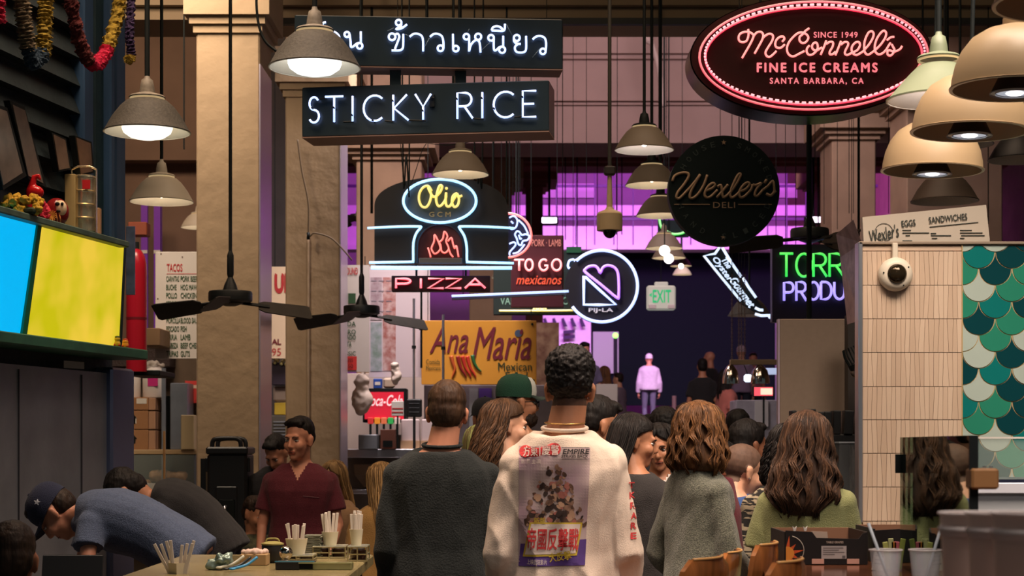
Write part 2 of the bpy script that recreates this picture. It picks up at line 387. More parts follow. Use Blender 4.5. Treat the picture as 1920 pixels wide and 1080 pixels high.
ws = stall('market_stall', 'dark teal stall front with stainless lower panels on the left edge', 'stall')
u1 = LW(187, 700)[0]; z1 = 1.98
MB().box(-2.6, .0, 0, 1.20, .12, 1.9).build('steel_panel', m_steel, ws)
for px in (34, 152): u = LW(px, 800)[0]; MB().box(u - .004, -.006, 0, u + .004, 0, 1.88).build('panel_seam', mat('seam', (60, 60, 66), .5), ws)
ua, ub = LW(200, 800)[0], LW(235, 800)[0]; MB().bbox(ua, -.03, 0, ub + .05, .14, 1.93, .012).build('steel_post', mat('dull_blue_steel', (120, 130, 165), .3, metal=.8), ws)
# upper structure: back board, siding boards, posts
MB().box(-2.6, .06, 1.9, 1.30, .10, 8.6).build('back_board', m_siding, ws)
for i in range(20):
    z = 2.2 + i * .135
    MB().add([(-2.6, .0, z), (.80, .0, z), (.80, .05, z + .12), (-2.6, .05, z + .12), (-2.6, .06, z), (.80, .06, z), (.80, .06, z + .12), (-2.6, .06, z + .12)],
             [(0, 1, 2, 3), (4, 7, 6, 5), (0, 4, 5, 1), (3, 2, 6, 7), (0, 3, 7, 4), (1, 5, 6, 2)]).build('siding_board', m_siding, ws)
for px0, px1, m_, d in ((158, 176, m_tealb, .02), (178, 208, m_teal, .0), (208, 216, m_tealb, .04), (218, 236, m_tealb, .0)):
    a, b = LW(px0, 300, d)[0], LW(px1, 300, d)[0]; MB().bbox(a, -d, 2.52, b, .08, 8.6, .008).build('post', m_, ws)
a = LW(-60, 650, .08); b = LW(250, 672, .08)
# shelf under the light boxes (sloping only by perspective), ledge above
zs = ZC + (HY - 668) * (7.5 + .981 * b[0]) / F
MB().bbox(-1.2, -.16, zs - .02, b[0], .05, zs + .03, .005).build('shelf', m_green, ws)
zt = LW(235, 455, .1)[2]
MB().bbox(-1.2, -.14, zt - .03, LW(236, 455, .12)[0], .05, zt, .005).build('ledge', mat('green_grey_trim', (80, 100, 90), .5, var=.3, vscale=14), ws)
m_blue_e = mat('blue_light_box', (20, 60, 90), .15, emit=lin((0, 186, 250)), estr=.95)
m_yel_e = mat('yellow_light_box', (120, 100, 20), .12, emit=lin((238, 206, 48)), estr=.9)
nt = m_yel_e.node_tree; tc = nt.nodes.new('ShaderNodeTexCoord'); nz = nt.nodes.new('ShaderNodeTexNoise'); nz.inputs['Scale'].default_value = 3.5; nz.inputs['Detail'].default_value = 2
rp = nt.nodes.new('ShaderNodeValToRGB'); rp.color_ramp.elements[0].position = .35; rp.color_ramp.elements[1].position = .65
rp.color_ramp.elements[0].color = (*lin((206, 196, 18)), 1); rp.color_ramp.elements[1].color = (*lin((246, 208, 66)), 1)
nt.links.new(tc.outputs['Object'], nz.inputs[0]); nt.links.new(nz.outputs['Fac'], rp.inputs[0]); nt.links.new(rp.outputs[0], nt.nodes['Principled BSDF'].inputs['Emission Color'])
lb = stall('light_box', 'bright blue illuminated menu panel in a green frame', 'sign')
quad_slab(MB(), [(-80, 365, .09), (74, 412, .09), (40, 636, .02), (-80, 624, .02)], .04).build('panel', m_blue_e, lb)
quad_slab(MB(), [(73, 410, .10), (80, 411, .10), (48, 640, .03), (40, 640, .03)], .05).build('frame', mat('frame_green', (20, 120, 84), .4), lb)
ly = stall('light_box', 'bright yellow illuminated menu panel in a dark frame', 'sign')
quad_slab(MB(), [(80, 416, .09), (234, 462, .09), (224, 661, .02), (49, 640, .02)], .04).build('panel', m_yel_e, ly)
quad_slab(MB(), [(75, 412, .085), (80, 412, .095), (49, 641, .03), (44, 641, .025)], .05).build('frame_stile', m_teal, ly); quad_slab(MB(), [(233, 462, .092), (237, 462, .092), (228, 664, .025), (224, 662, .025)], .05).build('frame_stile', m_teal, ly)

# ---------------- right: tiled wall ----------------
tw = thing('tiled_wall', 'partition wall of cream stacked tiles and green fish scale tiles', 'wall', W(1617, 830, 8.0)); tw.location.z = 0
f = SF(1617, 830, 8.0); f.o.z = 0
def fz(py): return ZC + (HY - py) * 8 / F
k = 8 / F; top = fz(459)
MB().box(-.012, 0, 0, 1.6, .07, top).build('core', mat('grout', (104, 74, 52), .9, spec=.1), tw)
MB().bbox(-.022, -.02, fz(980), -.002, .07, top + .012, .003).build('edge_trim', m_steel_b, tw)
MB().bbox(-.02, -.02, top, 1.6, .07, top + .014, .003).build('top_trim', mat('top_trim_metal', (190, 170, 150), .35, metal=.6), tw)
rng = random.Random(4)
m_tile = [mat('cream_tile_%d' % i, c, .35) for i, c in enumerate([(208, 182, 158), (202, 176, 152), (213, 188, 164)])]
rows = [459 + 12, 535, 598, 661, 725, 787, 850, 913, 977, 1040, 1103]
for r in range(len(rows) - 1):
    z1_, z0_ = fz(rows[r]) - .0015, fz(rows[r + 1]) + .0015; n = 10; ncol = 21; wd = 186 * k / ncol
    off = [0] + [(rng.uniform(-.0045, .0045)) for _ in range(ncol - 1)] + [0]; offb = [0] + [-o + rng.uniform(-.003, .003) for o in off[1:-1]] + [0]
    for c in range(ncol):
        xa, xb = c * wd, (c + 1) * wd; g = .0007
        MB().poly([(xa + offb[c] + g, z0_), (xb + offb[c + 1] - g, z0_), (xb + off[c + 1] - g, z1_), (xa + off[c] + g, z1_)], -.008 - rng.random() * .0012, .002).build('tile', rng.choice(m_tile), tw)
MB().box(0, -.006, fz(470), 186 * k, 0, fz(461)).build('tile_border', m_tile[0], tw)
x_s = 186 * k; MB().box(x_s - .002, -.012, 0, x_s + .002, 0, top).build('tile_edge', mat('brass_edge', (190, 160, 110), .4), tw)
cols = {'w': mat('scale_white', (176, 190, 180), .22), 'd': mat('scale_dark', (10, 62, 68), .22), 'g': mat('scale_green', (44, 134, 108), .22), 't': mat('scale_teal', (16, 116, 112), .22)}
m_ring = mat('scale_grout', (206, 178, 132), .6)
# tip of each scale (px,py): rows every 31 px, alternate columns offset by half a scale; the upper rows overlap the lower ones
MB().box(x_s, -.004, 0, 1.6, 0, top - .002).build('scale_bed', m_ring, tw)
pat = ['wwdg', 'tdgt', 'gdgd', 'wgtw', 'gtdw', 'dgtd', 'wgwd', 'wddg', 'dtwt', 'wdtd', 'tgdg', 'gdwd', 'wwtd', 'dgdt', 'wdgw', 'gwdt', 'dtgw', 'gtwd', 'wgdt', 'tdwg']
mask = lambda v: v
for r in range(20):
    cy = 442 + r * 31.2                      # centre row of the scale's lower arc
    for j in range(8):
        cx = (1834 if r % 2 == 1 else 1803) + (j) * 62.3; rad = 30.3 * k
        X0 = (cx - 1617) * k; Z0 = fz(cy); xl = x_s + .0015; xr = 1.6
        # scale outline: lower half circle, then the two concave flanks up to the crown
        pts = []
        for i in range(13): a = PI + PI * i / 12; pts.append((X0 + rad * math.cos(a), Z0 + rad * math.sin(a)))
        q = 31.15 * k
        for i in range(1, 8): a = -PI / 2 * 1 + 0; t = i / 8 * PI / 2; pts.append((X0 + q - q * math.sin(t) * 1.0 + (rad - q) * 0, Z0 + q - q * math.cos(t)))
        pts.append((X0, Z0 + q))
        for i in range(7, 0, -1): t = i / 8 * PI / 2; pts.append((X0 - q + q * math.sin(t), Z0 + q - q * math.cos(t)))
        pts = [(max(xl, p[0]), min(top - .004, p[1])) for p in pts]
        out = [pts[0]]
        for p in pts[1:]:
            if (Vector(p) - Vector(out[-1])).length > 1e-4: out.append(p)
        if len(out) < 4 or max(p[0] for p in out) - xl < .004 or max(p[1] for p in out) - min(p[1] for p in out) < .004: continue
        cc = (sum(p[0] for p in out) / len(out), sum(p[1] for p in out) / len(out))
        out = [(cc[0] + (p[0] - cc[0]) * .972, cc[1] + (p[1] - cc[1]) * .972) for p in out]
        MB().poly(out, -.008 - rng.random() * .001, .0).build('scale_tile', cols[pat[r][j] if j < 4 else pat[(r * 7 + j * 3) % 20][(j + r) % 4]], tw)
# ================= signs =================
n_white = neon('neon_ice_white', (.36, .50, 1.0), 2.0)
n_blue = neon('neon_blue', (.22, .55, 1.0), 2.4)
n_bluew = neon('neon_pale_blue', (.28, .62, 1.0), 1.9)
n_pink = neon('neon_pink', (1.0, .26, .30), 1.9)
n_red = neon('neon_red', (1.0, .06, .11), 1.5)
n_yel = neon('neon_yellow', (1.0, .70, .08), 1.05)
n_green = neon('neon_green', (.01, 1.0, .08), .85)
n_vio = neon('neon_violet', (.34, .27, 1.0), 1.3)
n_pur = neon('neon_purple', (.45, .10, 1.0), 1.25)
n_cyan = neon('neon_cyan', (.05, .50, 1.0), 1.2)
m_box = mat('sign_black', (34, 46, 52), .3, var=.15, vscale=3, spec=.6)
m_boxw = mat('sign_brown_black', (58, 30, 30), .55, spec=.15)
m_under = mat('sign_edge_metal', (140, 110, 96), .5, metal=.3)
def sign(name, label, px, py, Y, cat='sign', rotz=0, group=None):
    f = SF(px, py, Y); return thing(name, label, cat, f.o, rotz, group), f
def tubes(name, paths, f, d, rpx, m, parent, closed=(), n=7, seg=4):
    for i, p in enumerate(paths):
        cl = i in closed; o = MB().tube(f.path(p, d, seg, cl), rpx * f.k, n, closed=cl).build(name, m, parent, smooth=True)
    return o
def neon_word(name, f, word, boxes, d, r, m, parent, n=7):
    for ch, b in zip(word, boxes): mb = MB(); stroke_word(f, mb, ch, [b], d, r, n); mb.build(name, m, parent, smooth=True)
def hang(t, f, pxs, ytop, w=1.2, d=-.06):
    for px in pxs: MB().cyl(f(px, ytop, d), (f.x(px), -d, 8.6 - f.o.z), w * f.k / 2, 8).build('hanger_rod', m_black, t)
def circ(c, r, n=14): return [(c[0] + r * math.cos(2 * PI * i / n), c[1] + r * math.sin(2 * PI * i / n)) for i in range(n)]
def standoffs(f, pts, d0, d1, parent, r=.004):
    for p in pts: MB().cyl(f(p[0], p[1], d0), f(p[0], p[1], d1), r, 6).build('standoff', m_black, parent)
def rod(px, y0, y1, Y, wpx=4, label='thin black hanger rod', name='hanger_rod', m=None, parent=None, f=None, d=0):
    a = W(px, y1, Y); b = W(px, y0, Y)
    if parent is None:
        t = MB().cyl((0, 0, 0), (0, 0, b.z - a.z), wpx * Y / F / 2, 8).build(name, m or m_black, None, smooth=True, sharp=40); t.location = a; return t
    return MB().cyl(f(px, y1, d), f(px, y0, d), wpx * f.k / 2, 8).build(name, m or m_black, parent, smooth=True, sharp=40)

# upper box: Thai lettering
t, f = sign('neon_sign', 'black box sign with white neon Thai lettering behind the near enamel lamp', 805, 78, 8.0, rotz=R(4))
f.bbox(MB(), 554, 32, 1056, 126, -.16, 0, .004).build('cabinet', m_box, t)
f.box(MB(), 554, 126, 1056, 128, -.16, 0).build('bottom_trim', m_under, t)
A = zoomed(600, 30, 8); B = zoomed(820, 30, 8)
P1 = [A([(45,190),(48,150),(70,125),(100,120)]), A([(150,255),(220,262),(275,300),(300,350),(305,480)]), A([(452,300),(465,400),(470,480),(500,482),(560,435),(600,425)]), A([(618,440),(617,255)]),
      A([(1130,300),(1165,285),(1190,330),(1160,420),(1130,500),(1130,530)]), A([(1075,535),(1190,535),(1240,505),(1250,430),(1250,290)]), A([(1222,140),(1205,180),(1140,215),(1220,205),(1305,145)]),
      A([(1345,330),(1400,290),(1460,285),(1525,320),(1545,400),(1545,545)]), A([(1650,330),(1700,290),(1760,285),(1825,320),(1848,400),(1850,500)]),
      B([(232,285),(234,380),(235,500)]), B([(475,330),(475,440),(473,545)]), B([(475,540),(500,450),(555,385),(600,372)]), B([(600,375),(632,420),(645,560)]),
      B([(845,340),(845,500),(870,530),(930,480),(970,472)]), B([(985,480),(985,310)]), B([(812,228),(830,185),(890,165),(950,185),(985,228)]), B([(812,230),(900,234),(1000,228),(1012,130)]),
      B([(1148,340),(1150,390),(1190,425),(1250,430)]), B([(1210,430),(1165,470),(1168,525),(1205,555),(1285,555),(1330,510),(1330,310)]), B([(1430,360),(1480,320),(1545,310),(1610,340),(1632,420),(1625,530)]),
      [(571, 66), (572, 95), (590, 96), (590, 62)]]
C1 = [A(circ(c, r)) for c, r in (((412,300),38), ((600,470),42), ((1082,332),50), ((1180,120),42), ((1805,500),43))] + [B(circ(c, r)) for c, r in (((275,505),42), ((433,325),42), ((610,325),46), ((803,340),43), ((970,520),46), ((1190,340),45), ((1583,540),42))]
fix = lambda pts: [(x, y - (x - 805) * 6.0 / 500) for x, y in pts]
tubes('neon_stroke', [fix(p) for p in P1], f, .022, 2.1, n_white, t)
tubes('neon_loop', [fix(p) for p in C1], f, .022, 2.1, n_white, t, closed=range(20), seg=2)
for a, b in (((1015,250),(1110,205)), ((1280,300),(1335,325)), ((1570,490),(1640,350))):
    p, q = A([a, b]); tubes('glass_link', [fix([p, q])], f, .03, .8, mat('tube_glass', (120, 140, 150), .2), t)
for a, b in (((670,525),(800,400)), ((1030,140),(1125,320)), ((1425,640),(1540,500)), ((450,260),(478,215))):
    p, q = B([a, b]); tubes('glass_link', [fix([p, q])], f, .03, .8, MATS['tube_glass'], t)
f.box(MB(), 731, 126, 752, 160, -.1, -.05).build('connecting_strut', m_box, t); f.box(MB(), 854, 126, 875, 160, -.1, -.05).build('connecting_strut', m_box, t)
for px in (677, 801, 863): rod(px, HY - 7.05 * F / 8, 32, 8, 6, parent=t, f=f, d=-.08)
# lower box: STICKY RICE
t, f = sign('neon_sign', 'lower black box sign with two words in white neon capitals', 797, 204, 8.0, rotz=R(-8))
f.bbox(MB(), 560, 157, 1031, 251, -.22, 0, .004).build('cabinet', m_box, t)
f.box(MB(), 560, 251, 1031, 253, -.22, 0).build('bottom_trim', m_under, t)
neon_word('neon_letter', f, 'STICKYRICE', [(575,178,596,226), (607,178,642,226), (645,178,675,226), (680,178,721,226), (738,178,767,226), (780,178,810,226), (860,178,889,226), (893,178,921,226), (927,178,970,226), (983,178,1008,226)], .022, 2.1 * f.k, n_white, t)
for a, b in (((596, 182), (608, 180)), ((642, 226), (662, 226)), ((722, 226), (738, 228)), ((768, 226), (800, 228)), ((889, 226), (910, 228)), ((967, 226), (984, 224)), ((806, 183), (816, 186))): MB().tube([f(*a, .02), f(*b, .02)], .004, 5).build('blacked_tube', m_black, t)
f.bbox(MB(), 806, 178, 816, 202, 0, .012, .002).build('junction_plate', m_black, t)
standoffs(f, [(584, 200), (625, 200), (660, 215), (700, 226), (738, 190), (795, 210), (860, 190), (907, 190), (930, 210), (983, 190)], 0, .05, t)

# oval ice cream sign
t, f = sign('neon_sign', 'black oval ice cream shop sign with pink neon script and dashed border', 1522, 105, 10.2)
mb = MB(); E = [(f.x(x), f.z(y)) for x, y in ellipse(1522, 104, 226, 111, 72, rot=1)][::1]
mb.poly(E, -.0, .30); mb.build('cabinet', [m_boxw], t, smooth=True, sharp=35)
rim = MB(); e1 = ellipse(1522, 104, 226.5, 111.5, 72, rot=1)
rim.loft([[f(x, y, -.01) for x, y in e1], [f(x, y, -.30) for x, y in e1], [f(1522 + (x - 1522) * 1.008, 104 + (y - 104) * 1.012, -.30) for x, y in e1], [f(1522 + (x - 1522) * 1.008, 104 + (y - 104) * 1.012, -.01) for x, y in e1]], caps=False)
rim.build('rim', mat('oval_rim_metal', (120, 100, 86), .28, metal=.85), t, smooth=True, sharp=35)
M_ = zoomed(1360, 40, 9.6); N_ = zoomed(1520, 40, 9.6)
S = [M_([(400,160),(408,220),(400,300),(370,370),(310,395),(250,380),(225,320),(250,250),(320,215),(400,212),(460,235),(495,290),(440,420),(360,560),(290,680)]),
     M_([(495,290),(550,225),(620,210),(665,250),(660,330),(600,450),(515,600)]), M_([(665,320),(720,270),(790,245),(845,280),(830,370),(750,500),(710,580),(730,640),(780,660),(840,620),(905,555)]),
     M_([(1010,385),(1048,340),(1030,297),(970,300),(910,350),(885,420),(900,480),(960,500),(1010,480),(1055,435)]),
     M_([(1495,145),(1430,190),(1380,250),(1325,300),(1325,370),(1375,410),(1440,390),(1480,320),(1450,260),(1380,225),(1300,230),(1210,300),(1130,400),(1095,500),(1110,590),(1160,640),(1220,650),(1310,605),(1410,555)]),
     M_([(1500,455),(1460,500),(1450,560),(1480,615),(1540,620),(1610,570),(1650,490),(1630,410),(1580,410),(1545,460),(1560,520),(1620,545),(1690,510),(1725,490)]),
     N_([(265,365),(230,470),(165,620)]), N_([(265,430),(330,390),(385,400),(380,470),(330,560),(330,610),(380,610),(430,565)]), N_([(530,375),(490,480),(430,630)]),
     N_([(530,440),(590,395),(650,400),(655,450),(610,540),(600,600),(640,625),(700,600),(760,570)]), N_([(760,575),(830,530),(870,450),(850,395),(790,400),(735,460),(720,530),(750,600),(810,625),(880,590),(940,550)]),
     N_([(940,540),(1030,440),(1100,320),(1115,240),(1080,200),(1020,230),(960,360),(945,480),(960,580),(1010,620),(1070,590),(1150,530)]),
     N_([(1150,530),(1240,440),(1320,320),(1340,230),(1300,190),(1240,230),(1170,340),(1135,470),(1150,570),(1210,615),(1280,590),(1340,530),(1390,450),(1420,405)]),
     N_([(1355,360),(1420,310),(1485,300)]), N_([(1440,430),(1465,480),(1490,530),(1470,590),(1420,635),(1370,620),(1365,560),(1400,540),(1450,560)]), N_([(1450,560),(1510,560),(1590,520),(1625,465)])]
tubes('neon_script', S, f, .028, 2.0, neon('neon_salmon', (1.0, .20, .19), 1.6), t)
tubes('red_border_tube', [ellipse(1525, 106, 203, 91, 60, rot=1)], f, .015, 2.2, neon('neon_crimson', (1.0, .0, .05), 1.3), t, closed=[0], seg=1)
tubes('pink_border_tube', [ellipse(1525, 105, 214, 101, 72, rot=1)], f, .012, 2.2, neon('neon_rose', (1.0, .10, .14), .9), t, closed=[0], seg=1)
e2 = ellipse(1525, 105, 205, 91, 200, rot=1)
mb = MB(); nd = 100
for i in range(nd):
    a = R(360 * i / nd); b = R(360 * (i + .58) / nd)
    # dashes of even length along the oval
    mb.tube([f(*ellipse(1525, 104.5, 205, 91.5, 1, math.degrees(q), math.degrees(q) + 1, rot=1)[0], .052) for q in (a, (a + b) / 2, b)], 2.1 * f.k, 6)
tag(mb.build('border_dashes', neon('neon_dash', (1.0, .36, .42), 1.5), t), None, None, kind='stuff')
m_lp = neon('lit_pink_letter', (1.0, .10, .17), .85)
mb = MB(); f.text(mb, 'SINCE 1949', 1525, 61, 1607, 71.5, .012, bold=.02, space=1.15); f.text(mb, 'FINE ICE CREAMS', 1419, 119, 1644, 136, .012, bold=.04, space=1.3); f.text(mb, 'SANTA BARBARA, CA', 1443, 147, 1618, 159.5, .012, bold=.03, space=1.35)
mb.build('channel_lettering', m_lp, t)
q_ = rod(1517, HY - 7.05 * F / 10.75, 1292, 10.72, 10)
tag(q_, 'thick black pole running down below the pink neon oval sign', 'pole'); q_.name = 'support_pole'
for px in (1430, 1600): rod(px, HY - 7.05 * F / 10.2, -4, 10.3, 5, parent=t, f=f, d=-.1)

# round deli sign, unlit
t, f = sign('round_sign', 'dark unlit round deli sign with raised script lettering', 1358, 357, 10.8)
MB().poly([(f.x(x), f.z(y)) for x, y in ellipse(1357.5, 357, 104.5, 103, 72)], 0, .10).build('disc', mat('deli_disc', (24, 34, 34), .6, spec=.2), t, smooth=True, sharp=35)
G_ = zoomed(1240, 240, 8); m_br = mat('script_bronze', (176, 146, 116), .6)
S = [G_(p) for p in ([(165,800),(200,720),(300,675),(395,680),(405,740),(330,860),(250,960),(225,1040),(265,1060),(350,980),(470,850),(585,700)], [(585,700),(500,840),(435,970),(430,1045),(480,1050),(560,980),(640,850),(690,705)],
     [(655,950),(760,905),(805,855),(770,830),(700,880),(650,980),(670,1040),(740,1030),(840,930)], [(840,885),(890,860),(908,940),(925,1040),(980,1015),(1040,950)], [(1000,850),(930,930),(830,1045)],
     [(1040,960),(1130,830),(1190,700),(1150,705),(1075,850),(1030,990),(1055,1045),(1120,1010),(1180,950)], [(1180,950),(1260,920),(1320,850),(1290,820),(1220,870),(1170,960),(1180,1035),(1240,1030),(1340,930),(1370,850)],
     [(1370,850),(1420,860),(1500,830),(1430,910),(1400,1000),(1440,1020),(1520,930)], [(1580,775),(1545,830)], [(1520,930),(1600,870),(1670,795),(1690,880),(1690,960),(1640,1015),(1570,985)], [(1640,1015),(1720,945)])]
tubes('script_lettering', S, f, .004, 2.6, m_br, t, n=6, seg=3)
mb = MB(); f.text(mb, 'DELI', 1337, 379, 1378, 390, .003, space=1.1); f.box(mb, 1264, 382.4, 1331, 384, 0, .004); f.box(mb, 1384, 382.4, 1447, 384, 0, .004); mb.build('lettering', m_br, t)
mb = MB(); m_faint = mat('faint_letter', (60, 70, 66), .6)
for word, a0, st, rr in (('HOUSE', 150, -11.5, 88), ('SMOKED', 71, -11, 88)):
    for i, ch in enumerate(word):
        a = R(a0 + st * i); x, y = 1357.5 + rr * math.cos(a), 357 - rr * math.sin(a); f.text(mb, ch, x - 4, y - 5, x + 4, y + 5, .003, rot=a - PI / 2)
for i, ch in enumerate('HAND SLICED'):
    if ch == ' ': continue
    a = R(200 + 14 * i); x, y = 1357.5 + 86 * math.cos(a), 357 - 86 * math.sin(a); f.text(mb, ch, x - 4, y - 5, x + 4, y + 5, .003, rot=a + PI / 2)
mb.build('ring_lettering', m_faint, t)
mb = MB()
for (x, y) in ((1357, 267), (1356, 445)):
    pts = []
    for i in range(10): a = PI / 2 + 2 * PI * i / 10; r_ = 5 if i % 2 == 0 else 2; pts.append((f.x(x + r_ * math.cos(a)), f.z(y - r_ * math.sin(a))))
    mb.poly(pts, -.004, 0)
mb.build('star', m_br, t)
for px in (1388, 1393): rod(px, HY - 7.05 * F / 10.8, 262, 10.9, 1.6, parent=t, f=f, d=-.05)

# oven shaped neon sign
t, f = sign('neon_sign', 'oven shaped black sign with blue neon outline, flames and yellow script', 826, 430, 13.0)
pts = [(702, 494), (702, 386)] ; arcp = [(826 - 124 * math.cos(R(a)), 386 - 54 * math.sin(R(a)) ** .9) for a in range(6, 175, 8)]
out = [(f.x(a), f.z(b)) for a, b in ([(702, 386)] + arcp + [(953, 386), (953, 494), (702, 494)])][::-1]
MB().poly(out, 0, .22).build('cabinet', mat('sign_charcoal', (40, 38, 40), .5), t)
MB().poly([(f.x(x), f.z(y)) for x, y in ellipse(825, 378, 68, 40, 48)], -.012, 0).build('oval_plate', mat('slate_plate', (78, 92, 104), .5), t, smooth=True, sharp=35)
tubes('neon_oval', [ellipse(825, 378, 68, 40.5, 48)], f, .04, 2.6, n_bluew, t, closed=[0], seg=1)
C6 = zoomed(480, 320, 3)
tubes('neon_outline', [C6([(630,328),(800,320),(915,319),(930,324),(905,355),(888,410),(887,500),(885,514),(870,517),(640,521)]), C6([(1450,328),(1300,320),(1160,318),(1145,326),(1172,370),(1186,430),(1187,500),(1190,514),(1205,518),(1450,524)]), C6([(650,545),(900,547),(1440,548)]), C6([(650,553),(900,555),(1440,554)])], f, .05, 2.3, n_bluew, t, seg=3)
op = [(783, 494)] + [(826 - 42.5 * math.cos(R(a)), 462 - 41 * math.sin(R(a))) for a in range(0, 181, 12)] + [(868, 494)]
MB().poly([(f.x(a), f.z(b)) for a, b in op][::-1], -.01, 0).build('oven_mouth', mat('oven_mouth', (84, 46, 50), .25, spec=.8), t)
MB().tube([f(a, b, .012) for a, b in op], .008, 6).build('mouth_trim', mat('mouth_trim', (60, 70, 80), .3, metal=.6), t)
tubes('neon_flames', [C6(p) for p in ([(968,435),(978,465),(984,490)], [(1003,470),(988,440),(1003,400),(1005,362),(1026,400),(1038,440),(1020,465),(1003,470)], [(1032,405),(1052,385),(1060,345),(1078,370),(1070,400),(1085,440),(1065,465),(1045,455),(1040,425),(1032,405)], [(1080,400),(1100,380),(1108,410),(1118,440),(1128,425),(1140,488)], [(1085,440),(1095,470),(1110,488)])], f, .03, 1.6, neon('neon_flame', (1, .10, .08), 1.3), t)
f.bbox(MB(), 786, 485, 867, 495, 0, .05, .004).build('hearth', mat('hearth_grey', (110, 110, 116), .6), t)
Z_ = zoomed(640, 230, 5.333)
tubes('neon_script', [Z_(p) for p in ([(905,690),(870,640),(820,655),(785,710),(780,780),(805,840),(850,850),(885,800),(900,720),(870,650)], [(870,660),(910,735),(945,745),(990,700),(1010,645),(985,637),(962,700),(950,780),(970,838),(1005,830),(1045,770),(1050,705)], [(1050,705),(1045,780),(1055,838),(1090,838),(1120,780),(1160,715),(1120,735),(1108,800),(1130,848),(1165,830),(1178,770),(1160,715),(1175,745),(1210,735)])], f, .035, 2.3, n_yel, t)
MB().ell(f(837.5, 354.5, .035), (.011, .011, .011)).build('neon_dot', n_yel, t, smooth=True)
mb = MB(); f.text(mb, 'G C M', 805, 398, 845, 407, .014, bold=.01); mb.build('lettering', mat('cream_letter', (190, 170, 120), .5), t)
for px in (780, 873): rod(px, 495, 519, 13, 4, parent=t, f=f, d=-.06)
for px, w_ in ((766, 3), (889, 3)): rod(px, HY - 7.05 * F / 13, 372 if px < 800 else 350, 13.05, w_, parent=t, f=f, d=-.1)
t, f = sign('neon_sign', 'long red neon PIZZA sign under the oven shaped sign', 826, 532, 13.0)
f.bbox(MB(), 734, 517, 919, 546.5, -.08, 0, .004).build('cabinet', mat('maroon_board', (52, 30, 36), .5), t)
bx = [(743,523,771,541), (780,523,799,541), (803,523,832,541), (836,523,865,541), (872,523,910,541)]
neon_word('neon_letter', f, 'PIZZA', bx, .03, 2.0 * f.k, neon('neon_coral', (1.0, .18, .24), 1.6), t)
mb = MB(); stroke_word(f, mb, 'PIZZA', bx, .002, 3.6 * f.k, 4); mb.build('backing_lettering', mat('crimson_letter', (200, 20, 50), .5), t)

# round pig neon, half seen
t, f = sign('neon_sign', 'round neon sign with red ring and white animal figure, behind the oven shaped sign', 955, 442, 15.0)
MB().poly([(f.x(x), f.z(y)) for x, y in ellipse(953, 442, 44, 42, 40)], 0, .1).build('disc', mat('navy_disc', (40, 44, 66), .6), t)
tubes('neon_ring', [ellipse(953, 442, 43, 41, 40)], f, .03, 2.2, neon('neon_orange_red', (1, .16, .14), 1.8), t, closed=[0], seg=1)
H_ = zoomed(940, 390, 4.696)
tubes('neon_figure', [H_(p) for p in ([(70,90),(110,75),(140,110),(130,170),(90,190),(70,170)], [(150,110),(200,160),(235,230)], [(140,205),(120,235),(135,270),(150,320),(175,330),(190,295),(230,285),(245,250),(215,235),(180,240),(160,215),(140,205)], [(100,405),(150,390),(205,325)], [(70,320),(110,305),(125,330),(75,390),(75,420)], [(155,240),(165,275),(180,270)], [(85,120),(105,140)])], f, .03, 1.6, n_white, t)
# TO GO
hang(t, f, (962,), 400)
t, f = sign('neon_sign', 'maroon board with red neon TO GO lettering', 1010, 505, 16.0)
f.bbox(MB(), 958, 441, 1057, 576, -.1, 0, .004).build('board', mat('maroon_board2', (84, 30, 42), .6), t)
neon_word('neon_letter', f, 'TOGO', [(964,488,983,508), (985,487,999,508), (1011,487,1027,508), (1035,487,1052,508)], .03, 2.0 * f.k, neon('neon_hot_red', (1, .22, .22), 1.7), t)
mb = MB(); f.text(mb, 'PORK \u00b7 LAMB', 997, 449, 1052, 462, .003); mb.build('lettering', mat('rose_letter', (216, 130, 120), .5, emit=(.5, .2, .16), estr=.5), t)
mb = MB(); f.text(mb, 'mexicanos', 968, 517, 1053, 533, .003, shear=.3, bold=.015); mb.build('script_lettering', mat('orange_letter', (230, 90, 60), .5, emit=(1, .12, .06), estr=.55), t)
hang(t, f, (975, 1045), 441)
# chiles / tacos board behind
t, f = sign('neon_sign', 'dark green board lettered VARIEDAD EN TACOS with yellow neon bar', 1020, 540, 17.5)
f.bbox(MB(), 925, 470, 1098, 590, -.1, 0, .004).build('board', mat('dark_green_board', (24, 40, 38), .6), t)
tubes('neon_bar', [[(936, 583), (1020, 583), (1086, 582)], [(1000, 581), (1004, 577), (1008, 582), (1012, 577), (1016, 582), (1020, 577), (1024, 581)]], f, .03, 1.9, n_yel, t, seg=2)
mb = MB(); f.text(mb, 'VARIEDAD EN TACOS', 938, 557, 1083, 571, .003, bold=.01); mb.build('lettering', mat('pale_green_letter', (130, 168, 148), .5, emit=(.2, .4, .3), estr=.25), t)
tubes('cyan_script', [H_(p) for p in ([(555,765),(575,745),(600,760),(590,735),(620,700),(600,770),(640,775),(680,700),(640,705),(630,745),(660,760),(690,735)], [(620,680),(630,672)])], f, .03, 2.0, n_cyan, t)
tubes('white_script', [H_(p) for p in ([(640,455),(600,465),(585,510),(600,535),(640,505)], [(650,455),(645,500),(605,565)], [(665,450),(655,510),(680,480),(685,500)], [(700,460),(700,490),(720,455)])], f, .03, 2.0, n_white, t)
tubes('yellow_squiggle', [H_([(615,590),(650,580),(665,615),(685,620),(690,660)])], f, .03, 2.0, n_yel, t)
f.box(MB(), 1062, 463, 1090, 474, -.02, .02).build('green_trim', mat('garland_green', (30, 90, 60), .8), t)
hang(t, f, (940, 1075), 470)
t, f = sign('neon_sign', 'long horizontal white neon tube on a thin grey beam under the PIZZA sign', 956, 551, 14.2)
MB().tube([f(847, 555, .0), f(1066, 546, .0)], 2.2 * f.k, 8).build('neon_tube', n_white, t, smooth=True)
